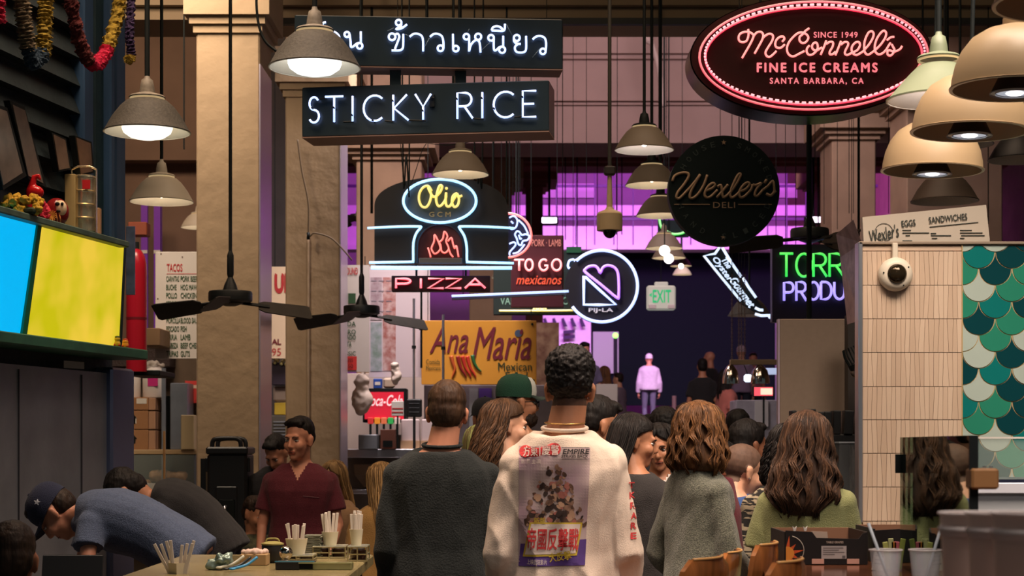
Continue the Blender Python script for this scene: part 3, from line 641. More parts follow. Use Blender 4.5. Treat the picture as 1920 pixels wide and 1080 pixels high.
MB().poly([(f.x(847), f.z(562)), (f.x(1063), f.z(552)), (f.x(1063), f.z(549)), (f.x(847), f.z(558))], .01, .06).build('beam', mat('beam_grey', (110, 104, 104), .5), t)
hang(t, f, (868, 1055), 555, 1.5, -.03)
# heart neon
t, f = sign('neon_sign', 'round black sign with purple half heart and white triangle neon', 1128, 537, 17.0)
MB().poly([(f.x(x), f.z(y)) for x, y in ellipse(1128, 537, 69, 69, 56)], 0, .1).build('disc', mat('black_disc', (34, 32, 42), .5), t)
tubes('neon_ring', [ellipse(1128, 537, 67, 67, 50, -145, 135)], f, .03, 2.8, n_white, t, seg=1)
tubes('neon_triangle', [H_([(725,602),(725,700),(725,853),(860,855),(1008,853),(870,730),(740,610)])], f, .03, 2.5, n_white, t, closed=[0], seg=1)
tubes('neon_heart', [H_([(740,568),(735,545),(770,518),(820,512),(850,535),(870,575),(890,530),(930,508),(985,520),(1020,560),(1032,640),(1032,770),(1018,793),(880,680)])], f, .03, 2.5, n_pur, t, closed=[0], seg=3)
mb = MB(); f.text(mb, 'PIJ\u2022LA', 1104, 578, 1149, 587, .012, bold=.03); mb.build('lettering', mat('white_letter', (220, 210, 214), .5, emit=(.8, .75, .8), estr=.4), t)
hang(t, f, (1100, 1158), 480)
# exit sign
t, f = sign('exit_sign', 'hanging white exit sign with green EXIT letters', 1240, 558, 21.2)
f.bbox(MB(), 1213, 535, 1267, 581, -.12, 0, .02).build('housing', mat('exit_housing', (196, 196, 184), .5, emit=(.8, .85, .75), estr=.22), t)
mb = MB(); f.text(mb, 'EXIT', 1224, 544, 1258, 567, .004, bold=.02); mb.poly([(f.x(1217), f.z(553)), (f.x(1222), f.z(557)), (f.x(1222), f.z(549))], -.006, 0); mb.build('lettering', mat('exit_green', (30, 170, 100), .5, emit=(.02, .5, .2), estr=.6), t)
for a, b in ((1216, 1230), (1252, 1265)): f.bbox(MB(), a, 571, b, 579, 0, .02, .005).build('lamp_head', mat('lamp_head_pale', (226, 216, 220), .4), t)
f.bbox(MB(), 1228, 528, 1253, 536, -.1, -.02, .01).build('mount', MATS['exit_housing'], t); rod(1240, HY - 7.05 * F / 21.2, 528, 21.2, 1.4, parent=t, f=f, d=-.05)
# slanted arrow sign
t, f = sign('neon_sign', 'slanted white neon arrow sign with script beside the dark entrance', 1382, 532, 15.5)
T_ = zoomed(1300, 440, 6)
MB().poly([(f.x(a), f.z(b)) for a, b in T_([(100,230),(300,130),(720,730),(800,860),(700,870),(520,760)])][::-1], .01, .06).build('backing', m_black, t)
tubes('neon_outline', [T_(p) for p in ([(290,145),(240,218),(115,240),(320,495),(530,748)], [(322,150),(430,330),(535,480)], [(552,490),(620,600),(700,712)], [(690,825),(740,850),(780,852)], [(690,895),(760,915),(870,910)], [(870,905),(850,945)])], f, .03, 2.6, neon('neon_soft_white', (.62, .76, 1), 1.3), t, seg=1, n=6)
mb = MB(); an = R(-54)
def slant(s_, cx, cy, L_, H2): text_into(mb, s_, f.x(cx) - L_ * f.k / 2, f.z(cy) - H2 * f.k / 2, f.x(cx) + L_ * f.k / 2, f.z(cy) + H2 * f.k / 2, -.03, rot=an, shear=.25, bold=.03)
slant('The', 1362, 494, 20, 11); slant('Oyster-', 1355, 508, 58, 14); slant('Gourmet', 1392, 549, 64, 15)
mb.build('script_lettering', neon('neon_script_white', (.62, .78, 1), 1.2), t)
hang(t, f, (1352,), 470)
# green and violet produce sign
t, f = sign('neon_sign', 'dark board with green neon capitals over violet neon PRODUCE lettering', 1545, 530, 12.4)
f.bbox(MB(), 1448, 458, 1640, 604, -.1, 0, .004).build('board', mat('plum_board', (34, 26, 44), .35), t)
neon_word('green_neon_letter', f, 'TORRES', [(1460,477,1485,520), (1491,477,1519,520), (1523,477,1548,520), (1553,477,1580,520), (1584,477,1606,520), (1611,477,1634,520)], .05, 2.4 * f.k, n_green, t)
neon_word('violet_neon_letter', f, 'PRODUCE', [(1468,531,1486,565), (1491,530,1510,565), (1513,530,1533,563), (1537,530,1557,562), (1562,530,1581,562), (1585,529,1605,562), (1610,529,1628,562)], .05, 2.4 * f.k, n_vio, t)
hang(t, f, (1475, 1600), 458)

# Ana Maria board
t, f = sign('shop_board', 'orange yellow board with maroon script, chillies and Mexican Food lettering', 900, 660, 16.3)
f.bbox(MB(), 790, 601, 1006, 721, -.06, 0, .004).build('board', mat('mustard_board', (214, 148, 52), .5, var=.12, vscale=2), t)
mb = MB(); f.text(mb, 'Ana', 806, 612, 878, 662, .004, shear=.35, bold=.008); f.text(mb, 'Maria', 886, 614, 996, 674, .004, shear=.35, bold=.008); mb.build('script_lettering', mat('maroon_letter', (112, 34, 48), .5), t)
mb = MB(); f.text(mb, 'Mexican', 934, 680, 997, 695, .004, bold=.01); f.text(mb, 'Food', 948, 698, 989, 714, .004, bold=.01); f.text(mb, 'Comida', 799, 674, 825, 683, .004); f.text(mb, 'Mexicana', 799, 686, 826, 694, .004); mb.build('lettering', mat('dark_green_letter', (48, 60, 34), .5), t)
for i, (x0, c) in enumerate(((846, (196, 92, 48)), (858, (150, 40, 42)), (867, (196, 56, 44)), (876, (206, 62, 46)), (886, (52, 110, 62)))):
    mb = MB(); g = [(x0, 668), (x0 + 3, 680), (x0 + 7, 692), (x0 + 14 if i else x0 + 4, 702), (x0 + 16 if i else x0 + 1, 709)] if i != 4 else [(x0, 666), (x0 + 3, 680), (x0 + 9, 690), (x0 + 17, 697)]
    P = [f(a, b, .008) for a, b in g]; mb.tube(cat_rom(P, 4), lambda u: (1 - u) ** .6 * 3.6 * f.k + .002, 8); mb.build('painted_chilli', mat('chilli_%d' % i, c, .4), t, smooth=True)
MB().poly([(f.x(x), f.z(y)) for x, y in ellipse(972, 625, 7, 7, 12)], -.006, 0).build('painted_flower', mat('flower_blue', (70, 84, 110), .5), t)
for x, y in ((998, 608), (1000, 713)): MB().cyl(f(x, y, .0), f(x, y, .008), .012, 10).build('screw', m_black, t)
f.box(MB(), 1007, 600, 1050, 730, -.4, -.35).build('side_panel', mat('side_panel_tan', (150, 120, 96), .6, var=.5, vscale=9, col2=(90, 50, 40)), t)

hang(t, f, (802, 996), 601, 1.5, -.03)
# TACOS menu board
t, f = sign('menu_board', 'white menu board headed TACOS in red with green lines of meats', 350, 572, 14.0)
f.bbox(MB(), 291, 472, 410, 673, -.04, 0, .004).build('board', mat('menu_cream', (214, 204, 196), .5, var=.06, vscale=3), t)
mb = MB(); f.text(mb, 'TACOS', 313, 495, 342, 509, .003, bold=.02); f.box(mb, 313, 513, 400, 514, 0, .003); mb.build('red_lettering', mat('red_letter', (186, 44, 50), .5), t)
mb = MB()
L1 = ['CARNITAS', 'BUCHE', 'POLLO', 'SESOS', 'CHICHARRON', 'MORCILLA', 'PESCADO', 'BIRRIA', 'CABEZA', 'TRIPAS']; L2 = ['PORK BEEF', 'HOG MAW', 'CHICKEN', 'BRAINS', 'PORK SKIN', 'BLOOD SAUSAGE', 'FISH', 'LAMB', 'BEEF CHEEKS', 'GUTS']
w1 = [24, 19, 20, 18, 27, 26, 24, 20, 22, 22]; w2 = [31, 30, 30, 23, 31, 44, 11, 18, 40, 17]
for i in range(10):
    y = 518 + i * 15.6; f.text(mb, L1[i], 312, y, 312 + w1[i], y + 10, .003, bold=.02); f.text(mb, L2[i], 339, y, 339 + w2[i], y + 10, .003, bold=.02)
mb.build('green_lettering', mat('menu_green', (52, 84, 54), .5), t)
for x, y in ((302, 476), (342, 482), (296, 560), (294, 640)): MB().cyl(f(x, y, 0), f(x, y, .004), .006, 8).build('screw', mat('rust', (90, 60, 50), .7), t)
hang(t, f, (300, 400), 472, 1.5, -.03)
# board and red price lettering seen in the gap between the columns
t, f = sign('price_board', 'cream price board with red lettering in the gap between the two columns', 524, 590, 17.0)
f.box(MB(), 500, 500, 545, 672, -.03, 0).build('board', mat('price_cream', (232, 206, 176), .6), t)
mb = MB(); f.text(mb, 'AL', 510, 636, 527, 646, .003, bold=.04); mb.build('maroon_lettering', mat('mar2', (120, 40, 50), .5), t)
mb = MB(); f.text(mb, '95', 510, 653, 527, 667, .003, bold=.0); f.text(mb, 'UL', 516, 515, 545, 548, .003, bold=.06); mb.build('red_lettering', MATS['red_letter'], t)
hang(t, f, (515,), 500, 1.5, -.02)
# green-lettered menu behind the pink edged column, posters
t, f = sign('menu_board', 'white menu board with green lettering right of the second column', 670, 600, 15.8)
f.box(MB(), 636, 497, 692, 697, -.04, 0).build('board', MATS['menu_cream'], t)
mb = MB(); f.text(mb, 'BURRO', 632, 618, 667, 627, .003, bold=.02); f.text(mb, 'ASADA', 630, 603, 667, 612, .003, bold=.02); f.text(mb, 'TOSTADO', 630, 628, 667, 637, .003, bold=.02); f.text(mb, 'CARNITA', 630, 641, 659, 650, .003, bold=.02); f.text(mb, 'CLASSIC', 630, 659, 667, 667, .003, bold=.02); f.box(mb, 653, 550, 667, 569, 0, .003); mb.build('green_lettering', MATS['menu_green'], t)
mb = MB(); f.text(mb, 'GROUND', 640, 502, 671, 515, .003, bold=.02); mb.build('red_lettering', MATS['red_letter'], t)
f.box(MB(), 640, 668, 669, 694, .003, .006).build('red_card', mat('red_card', (214, 60, 56), .5), t)
mb = MB(); f.text(mb, 'SOPES', 645, 672, 662, 679, .008); f.text(mb, '4.50', 645, 683, 662, 690, .008); mb.build('card_lettering', mat('dk', (80, 20, 20), .6), t)
t, f = sign('poster_board', 'pinkish white panel of food posters left of the orange board', 740, 600, 16.4)
f.box(MB(), 692, 500, 806, 707, -.04, 0).build('panel', mat('panel_pinkwhite', (206, 190, 196), .4), t)
for i, (a, b, c, d) in enumerate(((695, 520, 716, 600), (718, 520, 742, 695), (695, 604, 716, 696))):
    f.box(MB(), a, b, c, d, 0, .004).build('poster', mat('poster_%d' % i, [(190, 176, 182), (206, 180, 178), (176, 176, 190)][i], .35, var=.6, vscale=14, col2=[(140, 110, 120), (150, 66, 56), (120, 140, 130)][i]), t)
for i in range(12):
    x, y = 696 + (i % 3) * 14, 526 + (i // 3) * 19; f.box(MB(), x, y, x + 10, y + 1.5, .005, .006).build('print_line', mat('print_grey', (120, 110, 124), .6), t)
# deli menu over the tiled wall
t, f = sign('menu_board', 'tilted white deli menu board with EGGS and SANDWICHES on top of the tiled wall', 1736, 424, 8.15)
MB().poly([(f.x(a), f.z(b)) for a, b in ((1617, 407), (1620, 462), (1857, 462), (1849, 384))], 0, .05).build('board', mat('menu_white', (196, 184, 168), .5), t)
ro = math.atan2(24, 232); mb = MB()
f.text(mb, 'EGGS', 1690, 413, 1716, 425, .003, bold=.02, rot=ro); f.text(mb, 'SANDWICHES', 1741, 404, 1813, 416, .003, bold=.02, rot=ro); f.text(mb, "Wexler's", 1630, 426, 1685, 450, .003, shear=.3, bold=.01, rot=ro + .12); f.text(mb, 'DELI', 1655, 447, 1666, 451, .003, rot=ro)
mb.poly([(f.x(1743), f.z(426.5)), (f.x(1834), f.z(417.5)), (f.x(1834), f.z(416.3)), (f.x(1743), f.z(425))], -.004, 0)
for (x, y, w_) in ((1692, 431, 16), (1692, 436, 50), (1698, 441, 8), (1692, 451, 18), (1745, 437, 10), (1745, 441, 38), (1747, 446, 10), (1800, 431, 22), (1800, 436, 42), (1802, 441, 44), (1800, 446, 8), (1747, 457, 24)): f.box(mb, x, y, x + w_, y + 1.6, 0, .004)
mb.build('lettering', mat('ink', (44, 50, 44), .6), t)
tubes('emblem_ring', [circ((1657, 436), 17, 24)], f, .003, .5, MATS['ink'], t, closed=[0], seg=1, n=4)
# silver edge of a panel just left of the tiled wall
t, f = sign('side_poster', 'narrow shiny poster edge beside the tiled wall top', 1605, 520, 8.1)
MB().add([f(1590, 425, -.3), f(1600, 412, 0), f(1616, 455, 0), f(1616, 600, 0), f(1612, 600, -.3), f(1598, 470, -.3)], [(0, 5, 2, 1), (5, 4, 3, 2)]).build('sheet', mat('shiny_sheet', (150, 130, 140), .3, var=.4, vscale=20), t)
# ================= lamps, fans, cameras, rods =================
m_inner = mat('lamp_inner_white', (245, 238, 225), .5)
m_bulb = mat('bulb_warm', (255, 240, 220), .3, emit=(1, .80, .56), estr=26)
m_bulbc = mat('bulb_cool', (255, 250, 245), .3, emit=(1, .88, .86), estr=24)
m_diff = mat('diffuser_glow', (250, 250, 250), .4, emit=(.95, 1.0, 1.0), estr=1.5)
m_diffw = mat('diffuser_glow_warm', (250, 246, 230), .4, emit=(1, .93, .78), estr=1.5)
m_shd = mat('shade_dark_speckled', (58, 54, 47), .7, var=.35, vscale=60, bump=.2, bscale=90)
m_shc = mat('shade_cream', (196, 184, 164), .5)
m_shg = mat('shade_greybrown', (116, 104, 90), .55)
m_shgr = mat('shade_pale_green', (112, 120, 96), .5)
m_vent = mat('vent_glow_metal', (190, 160, 110), .4, emit=(1, .75, .4), estr=.35)
def rlm(px, py, hw, label, outer, Rm=.2, lens=None, stem_to=-260, stem_x=None, bulb='w', neck=None, stem_w=None, group=None, angular=False):
    Y = Rm / hw * F; o = W(px, py, Y); t = thing('pendant_lamp', label, 'lamp', o, 0, group); r = Rm
    P = [(1, 0), (1.0, .025), (.97, .05), (.80, .36), (.62, .60), (.47, .73), (.36, .76)] if not angular else [(1, 0), (1, .03), (.97, .04), (.60, .46), (.40, .66), (.34, .69)]
    I = [(a - .03, b - .015 if b > .02 else b) for a, b in P][::-1]
    z_ = lambda L: [(a * r, b * r) for a, b in L]
    MB().lathe(z_(P), 40, cap=False).build('shade', outer, t, smooth=True, sharp=50)
    MB().lathe(z_(I + [(1, 0)]), 40, cap=False).lathe(z_([(.0005, .70 if not angular else .63), (.34, .70 if not angular else .63)]), 40, cap=False).build('shade_lining', m_inner, t, smooth=True, sharp=50)
    MB().lathe(z_([(.37, .76), (.37, .80), (.40, .81), (.40, .76)]), 28, cap=False).build('vent_ring', m_vent if lens is not None or bulb else outer, t, smooth=True, sharp=40)
    MB().lathe(z_([(.41, .80), (.42, .82), (.38, .86), (.18, .92), (.165, 1.05), (.13, 1.22), (.07, 1.26), (.05, 1.34)]), 28).build('cap', neck or outer, t, smooth=True, sharp=50)
    zt_ = (8.6 if Y < 31 else 12) - o.z
    MB().cyl((0, 0, 1.3 * r), (0, 0, zt_), (stem_w or 4) * Y / F / 2 + .002, 10).build('stem', m_black, t, smooth=True, sharp=40)
    if lens is not None: MB().lathe(z_([(.001, -.16), (.2, -.15), (.40, -.10), (.54, .0), (.58, .10), (.58, .18)]), 36, cap=False).build('diffuser', lens, t, smooth=True)
    elif bulb: MB().ell((0, 0, .30 * r), (.026, .026, .034), 14, 8).build('bulb', m_bulb if bulb == 'w' else m_bulbc, t, smooth=True)
    return t
rlm(590, 128, 87, 'large dark enamel pendant lamp with glowing white lens in front of the Thai sign', m_shd, lens=m_diff, stem_w=8, neck=mat('neck_weathered', (120, 112, 100), .6, var=.4, vscale=40))
rlm(276, 249, 81, 'dark enamel pendant lamp with glowing lens beside the teal posts', m_shd, lens=m_diffw, stem_w=8, neck=MATS['neck_weathered'])
rlm(303, 379, 60, 'cream pendant lamp, lower of the two beside the teal posts', m_shc, stem_w=5)
rlm(372, 427, 33, 'small cream pendant lamp half hidden behind the first column', m_shc, stem_w=2)
rlm(863, 328, 54, 'brownish pendant lamp just above the oven shaped neon sign', m_shg, stem_w=5)
rlm(850, 246, 50, 'pendant lamp whose bright rim shows under the lower white neon box sign', m_shg, Rm=.17, stem_w=4)
rlm(1208, 282, 56, 'brown pendant lamp with white lit rim left of the round deli sign', m_shg, bulb='c', stem_w=5, neck=m_black)
rlm(1222, 348, 50, 'grey pendant lamp, middle of the three beside the round deli sign', m_shg, stem_w=5, neck=m_black)
rlm(1238, 405, 46, 'grey pendant lamp, lowest of the three beside the round deli sign', m_shg, stem_w=4, neck=m_black)
for i, (x, y, h) in enumerate(((1245, 466, 35), (1254, 484, 32), (1277, 499, 20), (1279, 515, 18))):
    rlm(x, y, h, 'far pendant lamp over the exit sign, %s in the column' % ['topmost', 'second', 'third', 'lowest'][i], m_shg, stem_w=2, bulb='w', group='small far pendant lamps above the exit sign', stem_to=250)
for i, (x, y) in enumerate(((1246, 470), (1254, 485), (1277, 499))):
    o = thing('bare_bulb', 'x', 'light bulb', W(x, y, (17.6, 19.3, 26)[i])); rb = (.055, .055, .04)[i]; MB().ell((0, 0, 0), (rb,) * 3, 14, 8).build('bulb', mat('bare_bulb_glow', (255, 250, 240), .3, emit=(1, .9, .8), estr=7), o, smooth=True); MB().cyl((0, 0, rb * .8), (0, 0, 8.6 - o.location.z), .006, 6).build('cord', m_black, o)
    tag(o, 'bare glowing bulb hanging among the far lamps, %s one' % ['upper', 'middle', 'lower'][i], 'light bulb')
rlm(955, 521, 34, 'brown pendant lamp with bright lens right of the PIZZA sign', m_shg, stem_w=2, lens=m_diffw, stem_to=380)
rlm(972, 574, 36, 'wide cream rimmed lamp under the long white neon tube', m_shg, stem_w=2, stem_to=500)
rlm(524, 508, 15, 'tiny lit lamp seen in the gap between the two columns', m_shc, stem_w=1, lens=m_diffw, stem_to=380)
rlm(1405, 592, 40, 'dark pendant lamp with pale rim behind the slanted arrow sign', m_shd, bulb=None, stem_w=3, stem_to=380)
rlm(1760, 188, 97, 'pale green cream enamel lamp overlapping the right end of the oval sign', m_shgr, angular=True, bulb='c', stem_w=9, neck=m_shgr)
rlm(1800, 272, 62, 'lamp with green rim mostly hidden behind the cream domes', mat('shade_green', (84, 104, 60), .5), bulb=None, stem_w=4)
rlm(1915, 300, 62, 'black pendant lamp at the right edge behind the cream domes', mat('shade_black', (36, 34, 36), .5), bulb=None, stem_w=3)
rlm(1771, 378, 63, 'dark brown pendant lamp directly above the white deli menu board', mat('shade_darkbrown', (74, 62, 52), .6), bulb=None, stem_w=3)
m_dome = mat('dome_cream', (160, 136, 104), .42)
def dome(px, py, hw, label, lit=True):
    r = .21; Y = r / hw * F; t = thing('dome_lamp', label, 'lamp', W(px, py, Y), 0, 'cream spun metal dome lamps'); t.rotation_euler = (0, R(1.5), 0)
    P = [(1.01, 0), (1.015, .02), (.985, .03), (.975, .16), (.93, .38), (.84, .60), (.69, .80), (.48, .93), (.25, 1.0), (.06, 1.03)]
    MB().lathe([(a * r, b * r) for a, b in P], 56, cap=False).build('shade', m_dome, t, smooth=True, sharp=60)
    I = [(.955, .02), (.95, .16), (.90, .37), (.81, .58), (.66, .77), (.46, .90), (.24, .96), (.002, .98)]
    MB().lathe([(a * r, b * r) for a, b in [(1.01, 0), (.955, .0)] + I], 56, cap=False).build('shade_lining', mat('dome_lining', (204, 190, 160), .35), t, smooth=True, sharp=60)
    MB().lathe([(a * r, b * r) for a, b in [(.37, -.06), (.36, -.02), (.22, .28), (.20, .9)]], 32, cap=False).build('socket', mat('socket_dark', (52, 40, 38), .5), t, smooth=True, sharp=40)
    MB().lathe([(a * r, b * r) for a, b in [(.39, -.075), (.39, -.055), (.30, -.055), (.30, -.075)]], 32, cap=False).build('socket_ring', mat('ring_pale', (200, 206, 210), .4), t, smooth=True, sharp=40)
    MB().lathe([(.001, -.05 * r), (.15 * r, -.058 * r), (.29 * r, -.05 * r)], 24, cap=False).build('lens', mat('dome_lens', (200, 210, 225), .25, emit=(.8, .85, 1), estr=.35), t, smooth=True)
    MB().lathe([(.001, -.085 * r), (.11 * r, -.08 * r), (.14 * r, -.06 * r)], 24, cap=False).build('bulb', mat('dome_bulb', (255, 255, 255), .3, emit=(1, .95, .92), estr=5 if lit else 1), t, smooth=True)
    MB().cyl((0, 0, 1.0 * r), (0, 0, 8.6 - t.location.z), .008, 10).build('stem', m_black, t, smooth=True, sharp=40)
    MB().lathe([(.045, 1.0 * r), (.045, 1.12 * r), (.02, 1.2 * r)], 20).build('cap', m_dome, t, smooth=True, sharp=40)
    return t
dome(1748, 321, 94, 'cream dome lamp, lowest and leftmost of the four at upper right')
dome(1818, 248, 108, 'cream dome lamp, second from the bottom at upper right')
dome(1903, 168, 119, 'cream dome lamp, third from the bottom at upper right')
dome(2000, 10, 134, 'cream dome lamp cut by the top right corner')

def fan(px, py, hub, az, Y, label, pitch=38, droop=5, stem_px=None, L=.60, dark=False, stem_to=-260):
    t = thing('ceiling_fan', label, 'fan', W(px, py, Y)); k = Y / F; h = hub * k
    m_h = mat('fan_black', (28, 30, 30), .45); m_b = mat('fan_blade', (52, 46, 40), .5, var=.3, vscale=10)
    MB().lathe([(h * .9, -.030), (h, -.022), (h, .03), (h * .96, .04), (h * .35, .045), (h * .28, .08), (h * .12, .13)], 32).build('motor', m_h, t, smooth=True, sharp=40)
    MB().lathe([(h * .25, -.055), (h * .55, -.04), (h * .6, -.028)], 24).build('lower_plate', m_h, t, smooth=True, sharp=40)
    MB().lathe([(.014, .12), (.022, .15), (.022, .27), (.012, .30)], 16).build('coupling', m_h, t, smooth=True, sharp=40)
    MB().cyl((0, 0, .2), (0, 0, 8.6 - t.location.z), .0115, 12).build('downrod', m_h, t, smooth=True, sharp=40)
    for a in az:
        M = Matrix.Rotation(R(a), 4, 'Z') @ Matrix.Rotation(R(droop), 4, 'Y') @ Matrix.Rotation(R(pitch), 4, 'X')
        w1, w2 = .062, .075
        o = [(h + .05, -w1 * .6), (h + .09, -w1), (h + L - .02, -w2), (h + L, -w2 + .015), (h + L - .01, w2 - .01), (h + L - .04, w2), (h + .09, w1), (h + .05, w1 * .6)]
        mb = MB(M); n = len(o); mb.add([(x, y, -.035) for x, y in o] + [(x, y, -.042) for x, y in o], [tuple(range(n)), tuple(range(2 * n - 1, n - 1, -1))] + [(i, i + n, (i + 1) % n + n, (i + 1) % n) for i in range(n)])
        bl = mb.build('blade', m_b, t); MB(M).box(h * .5, -.014, -.034, h + .12, .014, -.026).build('blade_iron', m_h, bl)
    return t
fan(432, 558, 41, (18, 163, 262), 11.0, 'black ceiling fan with tan lit blade in front of the first column', L=.40, droop=6)
fan(678, 583, 34, (22, 165, 255), 13.6, 'black ceiling fan in front of the second column and poster panel', L=.42, droop=7)
fan(1518, 440, 36, (172, 40, 290), 11.6, 'dark ceiling fan above the green neon capitals', L=.42, droop=4)
fan(672, 408, 16, (10, 130, 250), 22, 'small dark fan silhouetted on purple behind the tall thin pole', L=.45)

# hanging dome camera, wall dome camera
t, f = sign('dome_camera', 'cream hanging dome security camera on a long pole left of the lamps', 1143, 415, 11.0, 'security camera')
MB().lathe([(.083, -.06), (.083, .045), (.07, .06), (.03, .075), (.022, .09)], 32).build('housing', mat('camera_cream', (206, 180, 140), .45), t, smooth=True, sharp=40)
MB().ell((0, 0, -.06), (.045, .045, .05), 20, 12).build('glass_dome', mat('black_glass', (12, 12, 14), .08, spec=.8), t, smooth=True)
MB().lathe([(.020, .09), (.014, .30)], 16).build('neck', MATS['camera_cream'], t, smooth=True, sharp=40)
MB().cyl((0, 0, .28), (0, 0, 8.6 - f.o.z), .0125, 12).build('pole', mat('pole_grey', (62, 58, 52), .5), t, smooth=True, sharp=40)
MB().bbox(-.037, -.03, .295, .037, .03, .355, .01).build('junction_box', mat('junction_dark', (56, 50, 48), .5), t)
t, f = sign('dome_camera', 'white round dome security camera mounted on the cream tiles', 1678, 515, 7.985, 'security camera')
mb = MB(Matrix.Rotation(PI / 2, 4, 'X')); mb.lathe([(.079, .0), (.079, .02), (.070, .035), (.056, .045), (.045, .046)], 40); mb.build('base_ring', mat('camera_white', (222, 210, 190), .4), t, smooth=True, sharp=40)
MB().ell((0, -.042, 0), (.046, .034, .046), 24, 14).build('glass_dome', mat('bronze_glass', (60, 50, 36), .06, metal=.6), t, smooth=True)
for a in (30, 175, 300): MB().ell((.062 * math.cos(R(a)), -.043, .062 * math.sin(R(a))), (.004, .003, .004), 8, 6).build('screw', m_black, t)
f.bbox(MB(), 1672, 456, 1682, 486, -.005, .02, .003).build('conduit', MATS['camera_white'], t)

# rods and pipes
for x, y0, y1, Y, w_, s in ((345, 48, 280, 13, 3, 'near the left lamps'), (697, 256, 400, 14, 5, 'right of the fan downrod'), (950, 250, 410, 14, 3.5, 'at the right end of the oven sign'), (968, 270, 415, 16, 3, 'just right of the oven sign'), (925, 250, 360, 15, 4, 'above the oven sign'),
                      (1060, 274, 450, 26, 2, 'crossing the purple wall left of the camera'), (1082, 274, 470, 26, 2.5, 'crossing the purple wall near the camera'), (1025, -50, 33, 12, 1.5, 'at the top right of the Thai sign'), (1223, 55, 240, 14, 4, 'behind the lamp stems'), (1238, 205, 300, 13, 7, 'thick one behind the lamps'),
                      (1156, 330, 440, 26, 2, 'right of the hanging camera'), (1166, 330, 440, 26, 2, 'farther right of the hanging camera'), (1120, 330, 420, 26, 1.6, 'left of the hanging camera'), (1455, 262, 470, 18, 1.5, 'right of the deli disc'), (1492, 230, 560, 16, 1.6, 'with a clip right of the deli disc'),
                      (1528, 230, 300, 17, 1.2, 'thin one under the oval sign'), (1534, 268, 440, 26, 3, 'behind the third fan'), (1545, 230, 420, 18, 1, 'faint one under the oval sign'), (1570, 230, 430, 18, 1.2, 'faint one right of the third fan'), (1592, 230, 400, 18, 1.4, 'pair left one near the brown column'), (1600, 230, 400, 18, 1.4, 'pair right one near the brown column'),
                      (1610, 225, 480, 15, 5, 'thick one near the tiled wall'), (1666, 230, 400, 14, 1.2, 'beside the lowest dome'), (1776, -50, 120, 9, 6, 'brown one above the pale green lamp'), (1730, -50, 60, 13, 4, 'right of the oval sign'), (1853, 290, 420, 14, 2, 'behind the cream domes')):
    a = W(x, y1, Y); b = W(x, y0, Y); b.z = 8.6
    o = MB().cyl((0, 0, 0), (0, 0, b.z - a.z), w_ * Y / F / 2, 8).build('hanger_rod', m_black, None, smooth=True, sharp=40); o.location = a; tag(o, 'thin black hanger rod ' + s, 'rod', 'thin rods hanging from the ceiling')
o = MB().box(-1.9, 0, 0, 9, .06, .05).build('ceiling_pipe', mat('pipe_dark', (40, 38, 36), .6)); o.location = W(1055, 45, 13.6) ; o.location.x = 0; tag(o, 'dark horizontal pipe running under the near crossbeam', 'pipe')
def cable(name, label, pts, Y, rpx, m, cat='cable', n=6):
    P = cat_rom([W(x, y, Y + (dy[0] if dy else 0)) for x, y, *dy in pts], 6); o0 = P[0].copy()
    o = MB().tube([p - o0 for p in P], rpx * Y / F, n).build(name, m, None, smooth=True); o.location = o0; return tag(o, label, cat)
cable('flexible_conduit', 'black ribbed flexible conduit curving down to the near lamp', [(482, -40), (481, 10), (486, 50), (498, 78), (520, 97), (530, 103)], 7.6, 2.6, m_black, 'conduit')
cable('wall_cable', 'cable running down the second column and off to the right', [(558, 262), (566, 320), (578, 380), (579, 440), (590, 437), (620, 446), (645, 470), (660, 488)], 14.85, 1.6, mat('cable_tan', (110, 92, 72), .7))
cable('wall_conduit', 'painted vertical conduit on the face of the second column', [(577, 440), (577, 600), (577, 900), (577, 1000)], 14.97, 3.2, m_col, 'conduit')
cable('junction_box', 'tiny dark junction box on the second column', [(578, 436), (578, 449)], 14.85, 4, m_black, 'box', 4)
cable('white_pipe', 'pale jointed pipe under the main beam between lamp stems and oval sign', [(1210, -150), (1214, 58), (1222, 80), (1234, 120), (1240, 160), (1244, 200)], 23, 6, mat('pipe_pale', (190, 170, 166), .5), 'pipe')
cable('wire', 'black wire strung under the lower white neon box sign', [(745, -980), (750, 258), (800, 268), (840, 272), (880, 266), (905, 256)], 12.5, .8, m_black, 'wire')
cable('hanger_strap', 'black strap hanging left above the oven shaped sign', [(750, -980), (755, 255), (762, 290), (767, 370)], 12.9, 1.6, m_black, 'strap')
cable('hanger_strap', 'black strap hanging right above the oven shaped sign', [(908, -980), (905, 250), (898, 300), (896, 345)], 12.9, 1.6, m_black, 'strap')
# purple flood lamp fixtures that light the far bay
for x, y, s in ((1030, 413, 'left'), (1526, 412, 'right')):
    t, f = sign('flood_lamp', 'small glaring purple white floodlight, %s one of two in the far bay' % s, x, y, 30, 'floodlight')
    f.bbox(MB(), x - 17, y - 8, x + 17, y + 8, -.12, 0, .02).build('housing', m_black, t)
    f.bbox(MB(), x - 14, y - 5, x + 14, y + 5, 0, .03, .01).build('lens', mat('flood_glow', (255, 250, 255), .3, emit=(1, .75, 1), estr=5), t)
    MB().box(-.02, .05, f.z(y - 8), .02, .1, 8.6 - f.o.z).build('bracket', m_black, t)
# green neon squiggle far behind the deli sign
t, f = sign('neon_sign', 'small green neon curve showing beside the lower left of the deli disc', 1262, 432, 20)
tubes('neon_tube', [[(1236, 408), (1238, 420), (1241, 428)], [(1248, 432), (1262, 439), (1280, 437), (1286, 430)]], f, 0, 2.2, n_green, t); MB().poly([(f.x(a), f.z(b)) for a, b in ((1234, 412), (1234, 444), (1292, 444), (1292, 412))], .02, .08).build('backing', m_box, t)

hang(t, f, (1250, 1280), 412, 1.2, -.05)
